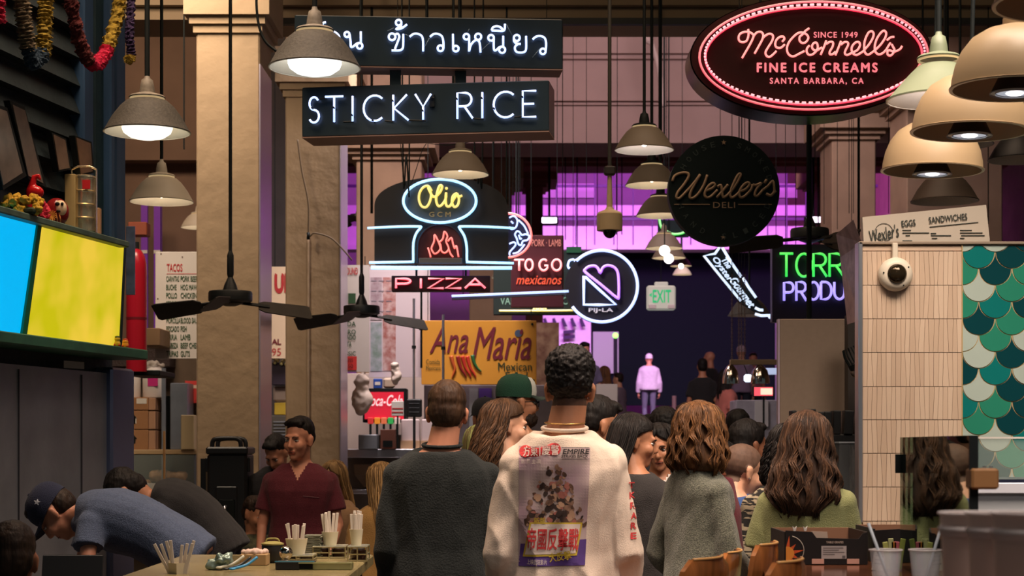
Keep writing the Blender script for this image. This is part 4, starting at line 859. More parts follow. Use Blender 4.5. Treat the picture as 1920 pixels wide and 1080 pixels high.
# ================= people =================
def smoothmesh(mb, voxel, it=3, disp=None, smooth=.5):
    me = mb.mesh(); o = bpy.data.objects.new('tmp', me); COL.objects.link(o)
    r = o.modifiers.new('r', 'REMESH'); r.mode = 'VOXEL'; r.voxel_size = voxel; r.use_smooth_shade = True
    if it: s = o.modifiers.new('s', 'SMOOTH'); s.factor = smooth; s.iterations = it
    dg = bpy.context.evaluated_depsgraph_get(); dg.update()
    m2 = bpy.data.meshes.new_from_object(o.evaluated_get(dg)); COL.objects.unlink(o); bpy.data.objects.remove(o); bpy.data.meshes.remove(me)
    m2.polygons.foreach_set('use_smooth', [True] * len(m2.polygons))
    if disp is not None:
        n = len(m2.vertices); co_ = np.empty(n * 3); m2.vertices.foreach_get('co', co_); co_ = co_.reshape(-1, 3)
        nr = np.empty(n * 3); m2.vertices.foreach_get('normal', nr); nr = nr.reshape(-1, 3)
        d = np.array([disp(Vector(p)) for p in co_]); co_ += nr * d[:, None]; m2.vertices.foreach_set('co', co_.ravel()); m2.update()
    return m2
def folds(amp, sx=7, sz=2.2, seed=0, fine=.4):
    off = Vector((seed * 3.1, seed * 1.7, seed * .9))
    def g(p):
        q = Vector((p.x * sx + p.z * 2.0, p.y * sx, p.z * sz)) + off
        a = noise.noise(q); b = noise.noise(Vector((p.x * 16 - p.z * 9, p.y * 14, p.z * 9)) + off)
        return amp * ((1 - abs(a) * 2.6) * .8 - .4 + fine * b)
    return g
SK = {'fair': (214, 160, 130), 'tan': (186, 128, 96), 'brown': (150, 98, 72), 'red': (204, 140, 112)}
def skin(k): return mat('skin_' + k, SK[k], .5, bump=.05, bscale=120, var=.08, vscale=14)
def stub(k): return mat('stubble_' + k, tuple(int(c * .48) for c in SK[k]), .7, var=.25, vscale=60)
HI = {}; HBASE = {}
def hairmat(name, c, c2=None):
    HBASE['hair_' + name] = c
    return mat('hair_' + name, c, .6, spec=.3, bump=.5, bscale=60, var=.5, vscale=26, col2=c2, stretch=(1, 1, .12))
H_BLACK = lambda: hairmat('black', (36, 30, 28), (16, 14, 14)); H_BROWN = lambda: hairmat('brown', (84, 58, 38), (40, 27, 20)); H_DKBR = lambda: hairmat('dark_brown', (56, 40, 30), (26, 19, 16)); H_BLOND = lambda: hairmat('blond', (150, 118, 76), (92, 68, 42)); H_AUB = lambda: hairmat('auburn', (108, 72, 42), (52, 34, 22))
def frame(pos, yaw=0, pitch=0, roll=0, s=1.0):
    # yaw 0 faces +Y (away from the lens), counter-clockwise; pitch > 0 looks down; roll tilts to its own right
    return Matrix.Translation(pos) @ Matrix.Rotation(yaw, 4, 'Z') @ Matrix.Rotation(-pitch, 4, 'X') @ Matrix.Rotation(roll, 4, 'Y') @ Matrix.Scale(s, 4)
def head_prims(mb, Mh, female=False):
    s = MB(Mh); w = .94 if female else 1.0
    s.ell((0, -.018, .038), (.076 * w, .094, .085)); s.ell((0, .028, -.025), (.061 * w, .064, .082)); s.ell((0, .030, -.072), (.046 * w, .052, .042))
    s.ell((0, .066, -.096), (.024 * w, .022, .02)); s.cap((0, .090, .010), (0, .106, -.030), .008, .0125, 10); s.ell((0, .100, -.036), (.017 * w, .010, .008))
    s.cap((-.032, .077, .024), (.032, .077, .024), .0125, .0125); s.ell((.036 * w, .058, -.03), (.026, .03, .03)); s.ell((-.036 * w, .058, -.03), (.026, .03, .03))
    s.cap((-.017, .087, -.062), (.017, .087, -.062), .0075, .0075, 8); s.cap((-.014, .086, -.073), (.014, .086, -.073), .0085, .0085, 8)
    for e in (-1, 1):
        s.ell((e * .077 * w, -.008, -.008), (.009, .019, .031), rot=Matrix.Rotation(e * .25, 4, 'Z')); s.ell((e * .0805 * w, -.014, .004), (.009, .016, .020))
        s.ell((e * .074 * w, -.004, -.03), (.010, .012, .014))
    mb.v, b = mb.v, len(mb.v); mb.v += s.v; mb.f += [tuple(i + b for i in f) for f in s.f]; mb.mi += [0] * len(s.f)
def face_detail(mb, Mh, eyes_down=False, brow=1, female=False, look=0):
    s = MB(Mh)
    for e in (-1, 1):
        c = (e * .030, .0745, .0)
        s.ell(c, (.0135, .010, .0062 if not eyes_down else .004), 14, 8, mi=2)
        s.ell((e * .030 + look * .005, .0823, -.0005 if not eyes_down else -.002), (.0052, .0034, .0050 if not eyes_down else .003), 10, 8, mi=3)
        s.tube(cat_rom([(e * .015, .0800, -.001), (e * .022, .0842, .0058), (e * .032, .0838, .0072), (e * .044, .0765, .001)], 3), .0016 if not female else .0026, 5, mi=3)
        s.tube(cat_rom([(e * .012, .0905, .018), (e * .026, .0925, .0235), (e * .046, .080, .0175)], 3), lambda u: .0034 * brow * (1 - .5 * u), 5, mi=3)
    s.tube(cat_rom([(-.023, .087, -.0675), (-.008, .0945, -.0665), (.008, .0945, -.0665), (.023, .087, -.0675)], 3), .0016, 5, mi=3)
    b = len(mb.v); mb.v += s.v; mb.f += [tuple(i + b for i in f) for f in s.f]; mb.mi += s.mi
def hand_prims(mb, wrist, d, nrm, side, curl=.5, s=1.0):
    # wrist point, finger direction d, palm normal nrm (towards which fingers curl), side = +1/-1 thumb side
    d = Vector(d).normalized(); n = Vector(nrm); n = (n - d * n.dot(d)).normalized(); t = d.cross(n) * side
    w_ = Vector(wrist); P = lambda a, b, c: w_ + (d * a + t * b + n * c) * s
    mb.cap(P(-.01, 0, 0), P(.03, .0, 0), .026 * s, .026 * s)
    for b in (-.026, -.009, .009, .026): mb.cap(P(.02, b * .8, 0), P(.085, b, 0), .014 * s, .0115 * s, 8)
    for b, L in ((-.030, .026), (-.010, .031), (.011, .029), (.030, .025)):
        b = -b; p = P(.088, b, 0); ang = curl
        for k in range(3):
            dd = d * math.cos(ang) + n * math.sin(ang); q = p + dd * L * s * (1.15 if k == 0 else .85); mb.cap(p, q, (.0095 - .001 * k) * s, (.0088 - .001 * k) * s, 8); p = q; ang += curl * 1.1
    p = P(.015, .026, .006); q = P(.05, .048, .018); mb.cap(p, q, .013 * s, .0105 * s, 8); mb.cap(q, P(.078, .046, .034), .010 * s, .0085 * s, 8)
def spine_rings(J, prof, inf=0., n=20, e=2.4):
    pts = [J['hip'], J['waist'], J['chest'], J['neck']]; Z = [.90, 1.12, 1.32, 1.51]
    rv = J['right']; out = []
    for z, w_, d, yo in prof:
        t = (z - .88) / (1.51 - .88) * 3; t = max(0, min(2.999, t)); i = int(t); u = t - i
        g = lambda k: Vector(pts[max(0, min(3, k))]); a, b, c_, d_ = g(i - 1), g(i), g(i + 1), g(i + 2)
        p = .5 * ((2 * b) + (c_ - a) * u + (2 * a - 5 * b + 4 * c_ - d_) * u * u + (3 * b - a - 3 * c_ + d_) * u ** 3)
        tan = .5 * ((c_ - a) + 2 * (2 * a - 5 * b + 4 * c_ - d_) * u + 3 * (3 * b - a - 3 * c_ + d_) * u * u)
        tan = tan.normalized() if tan.length > 1e-6 else Vector((0, 0, 1)); r = (rv - tan * rv.dot(tan)).normalized(); fr = tan.cross(r)
        if z > 1.51: p = p + tan * (z - 1.51) * J['s']
        ring = []
        for k in range(n):
            a_ = 2 * PI * k / n; ca, sa = math.cos(a_), math.sin(a_); x = (abs(ca) ** (2 / e)) * (1 if ca > 0 else -1) * (w_ * J['s'] * J['wid'] + inf); y = (abs(sa) ** (2 / e)) * (1 if sa > 0 else -1) * (d * J['s'] * J['dep'] + inf) + yo * J['s']
            ring.append(p + r * x + fr * y)
        out.append(ring)
    return out
TORSO = [(.84, .150, .105, 0), (.90, .168, .118, -.01), (.98, .165, .115, -.008), (1.06, .152, .105, 0), (1.14, .152, .108, .003), (1.22, .164, .115, .006), (1.30, .176, .118, .008), (1.36, .176, .110, .004), (1.40, .160, .098, 0), (1.43, .132, .084, -.004), (1.46, .104, .072, -.006), (1.485, .082, .064, -.004), (1.505, .070, .058, 0), (1.52, .064, .054, 0)]
def skeleton(H=1.75, wid=1., dep=1., fwd=0., arms=None, **ov):
    s = H / 1.75; J = {'s': s, 'wid': wid, 'dep': dep, 'right': Vector((1, 0, 0))}
    V = lambda x, y, z: Vector((x, y, z)) * s
    J.update(hip=V(0, 0, .92), waist=V(0, -.01, 1.12), chest=V(0, 0, 1.32), neck=V(0, -.015, 1.50), head=V(0, .02, 1.635))
    for e, n in ((-1, 'l'), (1, 'r')):
        J['sh' + n] = V(e * .158 * wid, -.01, 1.378); J['el' + n] = V(e * .212 * wid, -.035, 1.10); J['wr' + n] = V(e * .225 * wid, .05, .86)
        J['kn' + n] = V(e * .095, .01, .49); J['an' + n] = V(e * .10, -.01, .085)
    for k, v in ov.items(): J[k] = Vector(v) if not isinstance(v, (int, float)) else v
    return J
def noise_hair(amp, f1=22, seed=0):
    off = Vector((seed * 2.3, seed, seed * .7))
    return lambda p: amp * (noise.noise(p * f1 + off) + .5 * noise.noise(p * f1 * 2.3 + off))
def short_hair(t, Mh, m, style='crew', amp=.004, voxel=.006, name='hair'):
    mb = MB(Mh)
    if style == 'crew': mb.ell((0, -.026, .052), (.080, .096, .086)); mb.ell((0, -.05, .010), (.074, .070, .085)); mb.ell((0, .032, .098), (.060, .052, .030))
    elif style == 'fade': mb.ell((0, -.024, .066), (.083, .100, .082)); mb.ell((0, -.048, .035), (.076, .076, .075)); mb.ell((0, .030, .104), (.062, .055, .034))
    elif style == 'side': mb.ell((0, -.028, .056), (.081, .093, .086)); mb.ell((.0, .030, .104), (.060, .048, .028)); mb.ell((0, -.05, .02), (.077, .070, .075)); mb.cap((-.045, .052, .092), (.045, .056, .098), .013, .015)
    elif style == 'curly': mb.ell((0, -.024, .070), (.088, .104, .088)); mb.ell((0, -.05, .034), (.081, .076, .078))
    elif style == 'bun': mb.ell((0, -.028, .050), (.084, .098, .088)); mb.ell((0, -.05, .0), (.078, .068, .085)); mb.ell((0, .038, .098), (.058, .040, .026))
    me = smoothmesh(mb, voxel, 2, noise_hair(amp, 30 if style != 'curly' else 75))
    return link(name, me, t, m)
def long_hair(t, Mh, m, prof, n=420, wave=.006, seed=1, open_deg=55, width=.0042, name='hair', wl=.05, part=None):
    # prof: [(z, rx, ry, yc)] head-local outline of the hair mass from crown to tips
    rng = random.Random(seed); mb = MB(Mh); Z = [p[0] for p in prof]
    def at(z):
        for i in range(len(prof) - 1):
            if prof[i][0] >= z >= prof[i + 1][0]:
                u = (prof[i][0] - z) / (prof[i][0] - prof[i + 1][0]); return [prof[i][j] * (1 - u) + prof[i + 1][j] * u for j in (1, 2, 3)]
        return prof[-1][1:] if z < Z[-1] else prof[0][1:]
    def pt(phi, z, f=1.):
        rx, ry, yc = at(z); return Vector((rx * f * math.sin(phi), yc + ry * f * math.cos(phi), z))
    zs = [Z[0] + (Z[-1] - Z[0]) * i / 22 for i in range(23)]; nn = 30
    def gap(z): return R(open_deg) * max(0, min(1, (.085 - z) / .05))
    for f_ in (.93,):                                                # closed inner mass
        rings = []
        for z in zs:
            g = gap(z); ring = [pt(g + (2 * PI - 2 * g) * k / nn, z, f_) for k in range(nn + 1)]
            ring += [pt(g + (2 * PI - 2 * g) * k / nn, z, f_ * .86) for k in range(nn, -1, -1)]
            rings.append(ring)
        mb.loft(rings)
        mb.ell((0, at(Z[0])[2], Z[0] - .004), (at(Z[0])[0] * .95, at(Z[0])[1] * .95, .014))
    KC = 26
    for k in range(n):
        zt_ = Z[0] - (rng.random() ** 2) * .05; ze = Z[-1] + rng.uniform(-.012, .035) * (1 if rng.random() < .8 else 2.2)
        g = gap(min(.03, zt_)); phi = g + (2 * PI - 2 * g) * rng.random(); fr = rng.uniform(.95, 1.06); pts = []; steps = 14
        ck = round(phi * KC / (2 * PI)); pc = ck * 2 * PI / KC; cr = random.Random(ck * 7 + seed); ph = cr.uniform(0, 6.3); wv = wave * cr.uniform(.6, 1.5); sw = cr.uniform(-.16, .16); cf = cr.uniform(.97, 1.07); ze += cr.uniform(-.02, .02)
        hi_ = 1 if rng.random() < .3 else 0
        for i in range(steps):
            u = i / (steps - 1); z = zt_ + (ze - zt_) * u; a = wv * min(1, u * 2.2)
            pp = phi + (pc - phi) * .55 * u ** 1.5 + sw * u; w2 = math.sin(z / wl * 2 * PI + ph)
            p = pt(pp, z, fr * (1 + (cf - 1) * u)); tx = Vector((math.cos(pp), -math.sin(pp), 0)); rx_ = Vector((math.sin(pp), math.cos(pp), 0))
            pts.append(p + tx * a * w2 + rx_ * a * .7 * math.cos(z / wl * 2 * PI + ph))
        wd = width * rng.uniform(.7, 1.3); mb.tube(pts, lambda u, wd=wd: wd * (1 - .75 * max(0, u - .5) * 2) * (.5 + min(.5, u * 3)), 4, mi=hi_)
    if not isinstance(m, list): m = [m, HI.get(m.name) or mat(m.name + '_light', tuple(min(255, int(c * 1.12 + 4)) for c in HBASE.get(m.name, (60, 45, 35))), .5, spec=.3)]
    return mb.build(name, m, t, smooth=True)
def arm_prims(mb, J, n, inf=0., upto=1.0, r=(.048, .039, .027)):
    s = J['s']; sh, el, wr = J['sh' + n], J['el' + n], J['wr' + n]
    mb.ell(sh, (.050 * s + inf,) * 3, 12, 8); mb.cap(sh, el, r[0] * s + inf, r[1] * s + inf); mb.cap(el, wr, r[1] * s + inf, r[2] * s + inf)
def person(label, px, Y, zf, yaw, H=1.72, sk='fair', wid=1., dep=1., head=(0, 0, 0), J=None, top=None, top_m=None, sleeve='short', bottom_m=None, hair=None, eyes=True, voxel=.009, tvox=.011, fold=.006, neckr=.060, hands=True, curl=.5,
           look=0, slen=.68, female=False, eyes_down=False, body_low=False, hs=1.0, detail_voxel=None, hem=0., loose=.016, seed=1, legs=True, dy=0., stubble=False, vneck=False, group=None, hang=None):
    base = W(px, 500, Y); t = thing('person', label, 'person', (base.x, Y + dy, zf), R(yaw), group)
    J = J or skeleton(H, wid, dep); s = J['s']
    hy, hp, hr = [R(a) for a in head]; Mh = frame(J['head'], hy, hp, hr, s * hs)
    mb = MB(); head_prims(mb, Mh, female)
    nk = Mh @ Vector((0, -.028, -.055)); mb.cap(nk, Vector(J['neck']) + Vector((0, 0, -.03)) * s, neckr * s * .93, neckr * s * 1.1)
    mb.loft(spine_rings(J, TORSO, -.008))
    for n in 'lr':
        arm_prims(mb, J, n, -.004)
        if hands:
            d = (J['wr' + n] - J['el' + n]).normalized(); pal = J.get('palm' + n, Vector((-.6 if n == 'r' else .6, .3, 0)))
            hand_prims(mb, J['wr' + n] + d * .02 * s, d, pal, J.get('thumb' + n, (-1 if n == 'r' else 1)), curl, s)
    me = smoothmesh(mb, voxel * 1., 2, smooth=.45)
    mats_ = [skin(sk), stub(sk), mat('eye_white', (226, 220, 212), .25), mat('eye_dark', (30, 20, 16), .3), mat('lip_' + sk, tuple(int(c * f) for c, f in zip(SK[sk], (.86, .66, .66))), .4)]
    inv = Mh.inverted()
    for vtx in me.vertices:                                          # eye sockets
        if (vtx.co - Mh.translation).length > .16 * s: continue
        q = inv @ vtx.co
        if q.y > .05:
            g_ = math.exp(-(((abs(q.x) - .030) / .016) ** 2 + ((q.z - .002) / .011) ** 2)); q.y -= .006 * g_; vtx.co = Mh @ q
    nf = len(me.polygons); mi = np.zeros(nf, dtype=np.int32)
    for i, p in enumerate(me.polygons):
        if (p.center - Mh.translation).length > .22 * s: continue
        q = inv @ p.center
        if abs(q.x) < .021 and q.y > .082 and -.080 < q.z < -.058: mi[i] = 4
        elif stubble == 'head' and q.y < .052 - max(0, (.085 - q.z)) * .62 and q.z > -.058 and not (abs(q.x) > .0775 and q.z < .03) and not (q.z < -.01 and q.y > -.03): mi[i] = 1
        elif stubble == 'beard' and q.z < -.042 and q.y > .01 and not mi[i] == 4: mi[i] = 1
    me.polygons.foreach_set('material_index', mi)
    if eyes:
        ex = MB(); face_detail(ex, Mh, eyes_down, female=female, look=look)
        a = ex.mesh(True)
        for q_ in mats_: me.materials.append(q_); a.materials.append(q_)
        import bmesh as _b
        bm = _b.new(); bm.from_mesh(me); bm.from_mesh(a); bm.to_mesh(me); bm.free(); bpy.data.meshes.remove(a)
    link('body', me, t, mats_)
    if hair: hair(t, Mh)
    # shirt
    if top_m:
        mb = MB(); prof = [(z, w_ + (hem if z < 1.1 else 0), d + (hem if z < 1.1 else 0), yo) for z, w_, d, yo in TORSO if z <= 1.50]
        if top == 'open': prof = prof[:-1]
        mb.loft(spine_rings(J, prof, loose * s))
        for n in 'lr':
            sh, el, wr = J['sh' + n], J['el' + n], J['wr' + n]; u = (el - sh)
            mb.ell(sh, ((.052 + loose * .55) * s,) * 3, 14, 10); mb.cap(Vector(J['neck']) + (sh - J['neck']) * .25 + Vector((0, 0, -.022 * s)), sh, (.040 + loose * .3) * s, (.046 + loose * .5) * s)
            if sleeve == 'short': mb.cyl(sh - u * .02, sh + u * slen, (.050 + loose * .5) * s, 16, r2=(.054 + loose * .8) * s)
            elif sleeve == 'long': mb.cap(sh, el, (.050 + loose * .6) * s, (.042 + loose * .8) * s, 14); mb.cyl(el, el + (wr - el) * .97, (.042 + loose * .8) * s, 14, r2=(.030 + loose * .7) * s)
        if hang: hang(mb, J)
        me = smoothmesh(mb, tvox, 3, folds(fold, seed=seed))
        if vneck:
            import bmesh as _b
            bm = _b.new(); bm.from_mesh(me); nk_ = J['neck']; dl = []
            for f_ in bm.faces:
                c = f_.calc_center_median(); q = c - nk_
                if q.y > .0 and abs(q.x) < vneck[0] * s * max(0, (q.z / s + vneck[1]) / vneck[1]) and q.z > -vneck[1] * s: dl.append(f_)
            _b.ops.delete(bm, geom=dl, context='FACES'); bm.to_mesh(me); bm.free()
        o = link('shirt', me, t, top_m)
    if legs:
        mb = MB(); mb.loft(spine_rings(J, TORSO[:4], .004))
        for n in 'lr':
            hp_ = Vector(J['hip']) + J['right'] * (.09 if n == 'r' else -.09) * s + Vector((0, 0, -.03)) * s
            mb.cap(hp_, J['kn' + n], .088 * s, .062 * s); mb.cap(J['kn' + n], J['an' + n], .062 * s, .048 * s)
        link('trousers', smoothmesh(mb, .016, 2, folds(.004, seed=seed + 3)), t, bottom_m or mat('denim_dark', (40, 46, 60), .8, bump=.3, bscale=60))
        for n in 'lr':
            a = J['an' + n]; mb = MB(); mb.ell((a.x, a.y + .05, .045), (.045, .125, .045)); mb.box(a.x - .045, a.y - .07, 0, a.x + .045, a.y + .17, .02); link('shoe', smoothmesh(mb, .012, 2), t, mat('shoe_dark', (40, 38, 38), .6))
    return t, J, Mh
def cloth(name, c, var=.08, vs=20, bump=.35, bs=220, **k): return mat(name, c, .9, bump=bump, bscale=bs, var=var, vscale=vs, sheen=.06, **k)
def PZ(py, Y): return ZC + (HY - py) * Y / F

def place(head_px, head_py, Y, H, hs=1.):                       # floor height that puts the crown of the head where it is seen
    return PZ(head_py, Y) - H * 1.0

# --- 1 man in the dark sweater, seen from behind ---
Y = 7.1; H = 1.80
t, J, Mh = person('man in a black sweater seen from behind with short brown hair and big ears', 828, Y, place(838, 722, Y, H), 0, H, 'red', head=(-3, 4, 2), J=skeleton(H, 1.10, 1.1, head=Vector((.022, .02, 1.635)) * (H / 1.75), elr=Vector((.215, -.05, 1.09)) * 1.03, ell=Vector((-.215, -.05, 1.09)) * 1.03, wrr=Vector((.20, .12, .90)), wrl=Vector((-.20, .12, .90))),
    top_m=cloth('knit_black', (17, 23, 23), bs=140), sleeve='long', hair=lambda t, M: short_hair(t, M, H_BROWN(), 'crew', .0025), eyes=False, neckr=.066, loose=.03, fold=.009, stubble='head', voxel=.007, tvox=.009)
mb = MB(); 
# ribbed collar
nk = J['neck'] + Vector((.003, -.004, .008)); ring = [nk + Vector((.079 * math.cos(a), .068 * math.sin(a), .010 * math.sin(a))) for a in [2 * PI * i / 28 for i in range(28)]]
mb.tube(ring, .008, 8, closed=True); mb.build('collar', MATS['knit_black'], t, smooth=True)

# --- 2 man in the printed white long-sleeve ---
Y = 6.2; H = 1.86
m_shirt = cloth('white_cotton', (226, 206, 188), var=.03, vs=6, bs=260, bump=.2)
s_ = H / 1.75
J2 = skeleton(H, 1.0, 1.05, head=Vector((.022, .02, 1.638)) * s_, ell=Vector((-.202, -.05, 1.09)) * s_, elr=Vector((.202, -.04, 1.09)) * s_, wrl=Vector((-.195, .10, .87)) * s_, wrr=Vector((.20, .10, .87)) * s_)
t2, J, Mh = person('man in a white long sleeve shirt with a poster print on the back', 1057, Y, place(1075, 670, Y, H) , 0, H, 'tan', head=(-4, 3, 1), J=J2,
    top_m=m_shirt, sleeve='long', hair=lambda t, M: short_hair(t, M, H_BLACK(), 'curly', .006, .0042), eyes=False, neckr=.068, loose=.034, fold=.020, stubble='head', voxel=.007, tvox=.008, seed=5)
nk = J['neck'] + Vector((.003, -.004, .008)); ring = [nk + Vector((.080 * math.cos(a), .069 * math.sin(a), .010 * math.sin(a))) for a in [2 * PI * i / 28 for i in range(28)]]
MB().tube(ring, .0075, 8, closed=True).build('collar', m_shirt, t2, smooth=True)
MB().tube([nk + Vector((.073 * math.cos(a), .064 * math.sin(a), .020 + .006 * math.sin(a))) for a in [2 * PI * i / 40 for i in range(40)]], .0022, 6, closed=True).build('necklace', mat('gold', (220, 180, 110), .25, metal=.9), t2, smooth=True)
# the print: flat ink draped over the back
sh_o = [c for c in t2.children if c.name.startswith('shirt')][0]
bvh = BVHTree.FromPolygons([v.co[:] for v in sh_o.data.vertices], [tuple(p.vertices) for p in sh_o.data.polygons])
FZ = SF(1057, 830, Y - .13); zoff = ZC - t2.location.z       # print placed on the back, in the shirt's own coordinates
def drape(mb, off, name, m):
    vs = []
    for (x, y, z) in mb.v:
        h = bvh.ray_cast(Vector((x, -1.0, z)), Vector((0, 1, 0)))[0]; vs.append((x, (h.y if h else 0) - off, z))
    mb.v = vs; return mb.build(name, m, sh_o)
def pr(px, py): return (FZ.x(px), 0, FZ.z(py) + zoff)
def qgrid(c, nx, ny):                                        # c = 4 px corners clockwise from top left
    mb = MB(); v = []
    for j in range(ny + 1):
        for i in range(nx + 1):
            u, w_ = i / nx, j / ny; a = [c[0][k] * (1 - u) + c[1][k] * u for k in (0, 1)]; b = [c[3][k] * (1 - u) + c[2][k] * u for k in (0, 1)]
            v.append(pr(a[0] * (1 - w_) + b[0] * w_, a[1] * (1 - w_) + b[1] * w_))
    return mb.add(v, [(j * (nx + 1) + i, (j + 1) * (nx + 1) + i, (j + 1) * (nx + 1) + i + 1, j * (nx + 1) + i + 1) for j in range(ny) for i in range(nx)])
m_print = mat('print_lilac', (176, 146, 158), .8, var=.35, vscale=9, col2=(196, 176, 168))
drape(qgrid([(971, 836), (1105, 839), (1094, 1058), (970, 1062)], 26, 40), .0025, 'print_ground', m_print)
drape(qgrid([(974, 1020), (1097, 1010), (1094, 1058), (970, 1062)], 24, 10), .0032, 'print_purple_band', mat('print_purple', (86, 58, 130), .8, var=.2, vscale=12))
m_brn = mat('print_sepia', (120, 84, 64), .8, var=.6, vscale=45, col2=(56, 42, 38)); m_brn2 = mat('print_sepia_pale', (170, 132, 108), .8, var=.5, vscale=50, col2=(96, 66, 54))
# loose heap of sepia brush marks, a plain stand-in for the artwork
def blob_print(pts, off, name, m):
    P = cat_rom([Vector((a, 0, b)) for a, b in pts], 5, True); c = sum(P, Vector()) / len(P); rings = []
    for f_ in (.001, .25, .5, .75, 1): rings.append([pr(c.x + (p.x - c.x) * f_, c.z + (p.z - c.z) * f_) for p in P])
    mb = MB(); mb.loft(rings, caps=False); return drape(mb, off, name, m)
rgp = random.Random(6); tones = [m_brn, m_brn2, mat('print_dark', (62, 46, 40), .8), mat('print_tan', (190, 150, 122), .8), mat('print_rose', (170, 104, 92), .8)]
for i in range(150):
    v_ = rgp.random() ** .7; y = 872 + v_ * 112; hw_ = 10 + 50 * v_ ** .8; x = 1036 + rgp.uniform(-1, 1) * hw_; a_ = rgp.uniform(3, 8) * (.6 + .4 * v_); b_ = a_ * rgp.uniform(.5, 1.6); an_ = rgp.uniform(0, 3.1)
    P = []
    for j in range(7): th = 2 * PI * j / 7; rr = rgp.uniform(.7, 1.25); P.append((min(1098, max(975, x + rr * (a_ * math.cos(th) * math.cos(an_) - b_ * math.sin(th) * math.sin(an_)))), y + rr * (a_ * math.cos(th) * math.sin(an_) + b_ * math.sin(th) * math.cos(an_))))
    blob_print(P, .0032 + i * .00001, 'print_mark', tones[rgp.randrange(5)])
# scroll pill with lettering
mb = MB(); c0, c1 = (983, 844), (1042, 843); pts = [(983 + 11.5 * math.cos(R(a)), 846 - 11.5 * math.sin(R(a))) for a in range(90, 271, 20)] + [(1038 + 11.5 * math.cos(R(a)), 842 - 11.5 * math.sin(R(a))) for a in range(-90, 91, 20)]
blob = [Vector((a, 0, b)) for a, b in pts]; cc = sum(blob, Vector()) / len(blob); mb.loft([[pr(cc.x + (p.x - cc.x) * f_, cc.z + (p.z - cc.z) * f_) for p in blob] for f_ in (.001, .3, .6, 1)], caps=False); drape(mb, .005, 'print_pill', mat('print_red', (206, 60, 62), .8))
def ptext(s__, x0, y0, x1, y1, off, name, m, **k):
    mb = MB(); text_into(mb, s__, FZ.x(x0), FZ.z(y1) + zoff, FZ.x(x1), FZ.z(y0) + zoff, 0, **k); return drape(mb, off, name, m)
m_inkw = mat('print_white', (232, 216, 204), .8); m_inkk = mat('print_black', (40, 34, 34), .8); m_inky = mat('print_yellow', (206, 176, 60), .8)
ptext('\u65b9\u6771', 979, 836, 1006, 855, .0068, 'print_characters', m_inkw, bold=.01); ptext('\u6176\u8b66', 1014, 834, 1046, 853, .0068, 'print_characters', m_inkw, bold=.01); ptext('|', 1009, 834, 1011, 855, .0068, 'print_characters', m_inkw)
ptext('EMPIRE', 1053, 842, 1103, 851, .0068, 'print_lettering', m_inkk, bold=.03, shear=.15); ptext('STRIKES BACK', 1050, 853, 1100, 858, .0068, 'print_lettering', m_inkk, bold=.02, shear=.15)
for y in (839, 860): drape(qgrid([(1051, y), (1103, y), (1103, y + 1), (1051, y + 1)], 8, 1), .006, 'print_line', m_inkk)
drape(qgrid([(991, 979), (1090, 979), (1079, 1040), (978, 1044)], 20, 12), .0048, 'print_yellow_frame', m_inky)
drape(qgrid([(994, 982), (1086, 982), (1076, 1036), (982, 1040)], 20, 12), .0058, 'print_panel', mat('print_panel', (226, 208, 196), .8))
ptext('\u5e1d\u570b\u53cd\u64ca\u6230', 986, 990, 1082, 1030, .0076, 'print_characters', MATS['print_red'], bold=.02, shear=.12)
ptext('\u5927\u53cd\u64ca', 1027, 1034, 1068, 1050, .0076, 'print_characters', m_inky, bold=.02, rot=.15); ptext('\u4e0a\u6620\u6232\u9662\u5f71\u7247', 986, 1048, 1023, 1058, .0066, 'print_characters', m_inkw)
ptext('\u65b0\u7248', 999, 970, 1021, 982, .0070, 'print_characters', m_inky, bold=.02); ptext('\u5f71\u661f\u4e3b\u6f14', 975, 861, 1012, 869, .006, 'print_characters', m_inkw)
# red characters down the right sleeve
bv = bvh; mb = MB()
for i, ch in enumerate('TKRARE'):
    y = 905 + i * 19; x = 1188 + (i * 1.0 if i < 4 else 5 - i * .6) - 3
    v, f_ = text_pts(ch, bold=.03); lo, hi = v.min(0), v.max(0)
    vs = []
    for p in v:
        X, _, Z = pr(x - 5 + (p[0] - lo[0]) / (hi[0] - lo[0]) * 12, y + 12 - (p[1] - lo[1]) / (hi[1] - lo[1]) * 12); h = bvh.ray_cast(Vector((X, -1, Z)), Vector((0, 1, 0)))[0]; vs.append((X, (h.y if h else -.02) - .004, Z))
    mb.add(vs, f_)
mb.build('sleeve_lettering', MATS['print_red'], sh_o)

# --- 3 man in the maroon V neck, facing the lens ---
Y = 10.5; H = 1.74
s_ = H / 1.75
m_maroon = cloth('maroon_heather', (96, 32, 44), var=.25, vs=160)
t, J, Mh = person('man in a maroon V neck T-shirt with short dark hair looking left', 563, Y, place(563, 790, Y, H), 180, H, 'red', wid=1.12, dep=1.1, head=(-24, 4, 0), J=skeleton(H, 1.12, 1.1, head=Vector((.005, .035, 1.635)) * s_, ell=Vector((-.235, .0, 1.11)) * s_, elr=Vector((.235, -.0, 1.11)) * s_, wrl=Vector((-.20, .16, .93)) * s_, wrr=Vector((.24, .10, .87)) * s_),
    top_m=m_maroon, hair=lambda t, M: short_hair(t, M, H_BLACK(), 'side', .002, .005), voxel=.0065, tvox=.009, vneck=(.060, .11), look=-.2, hs=1.06, loose=.02, fold=.006, stubble=False)
tp = MB(); text_into(tp, 'Speed Shop', -.03, 1.285 * s_, -.135, 1.277 * s_, 0); 
v = tp.v; so = [c for c in t.children if c.name.startswith('shirt')][0]; bb = BVHTree.FromPolygons([q.co[:] for q in so.data.vertices], [tuple(p.vertices) for p in so.data.polygons])
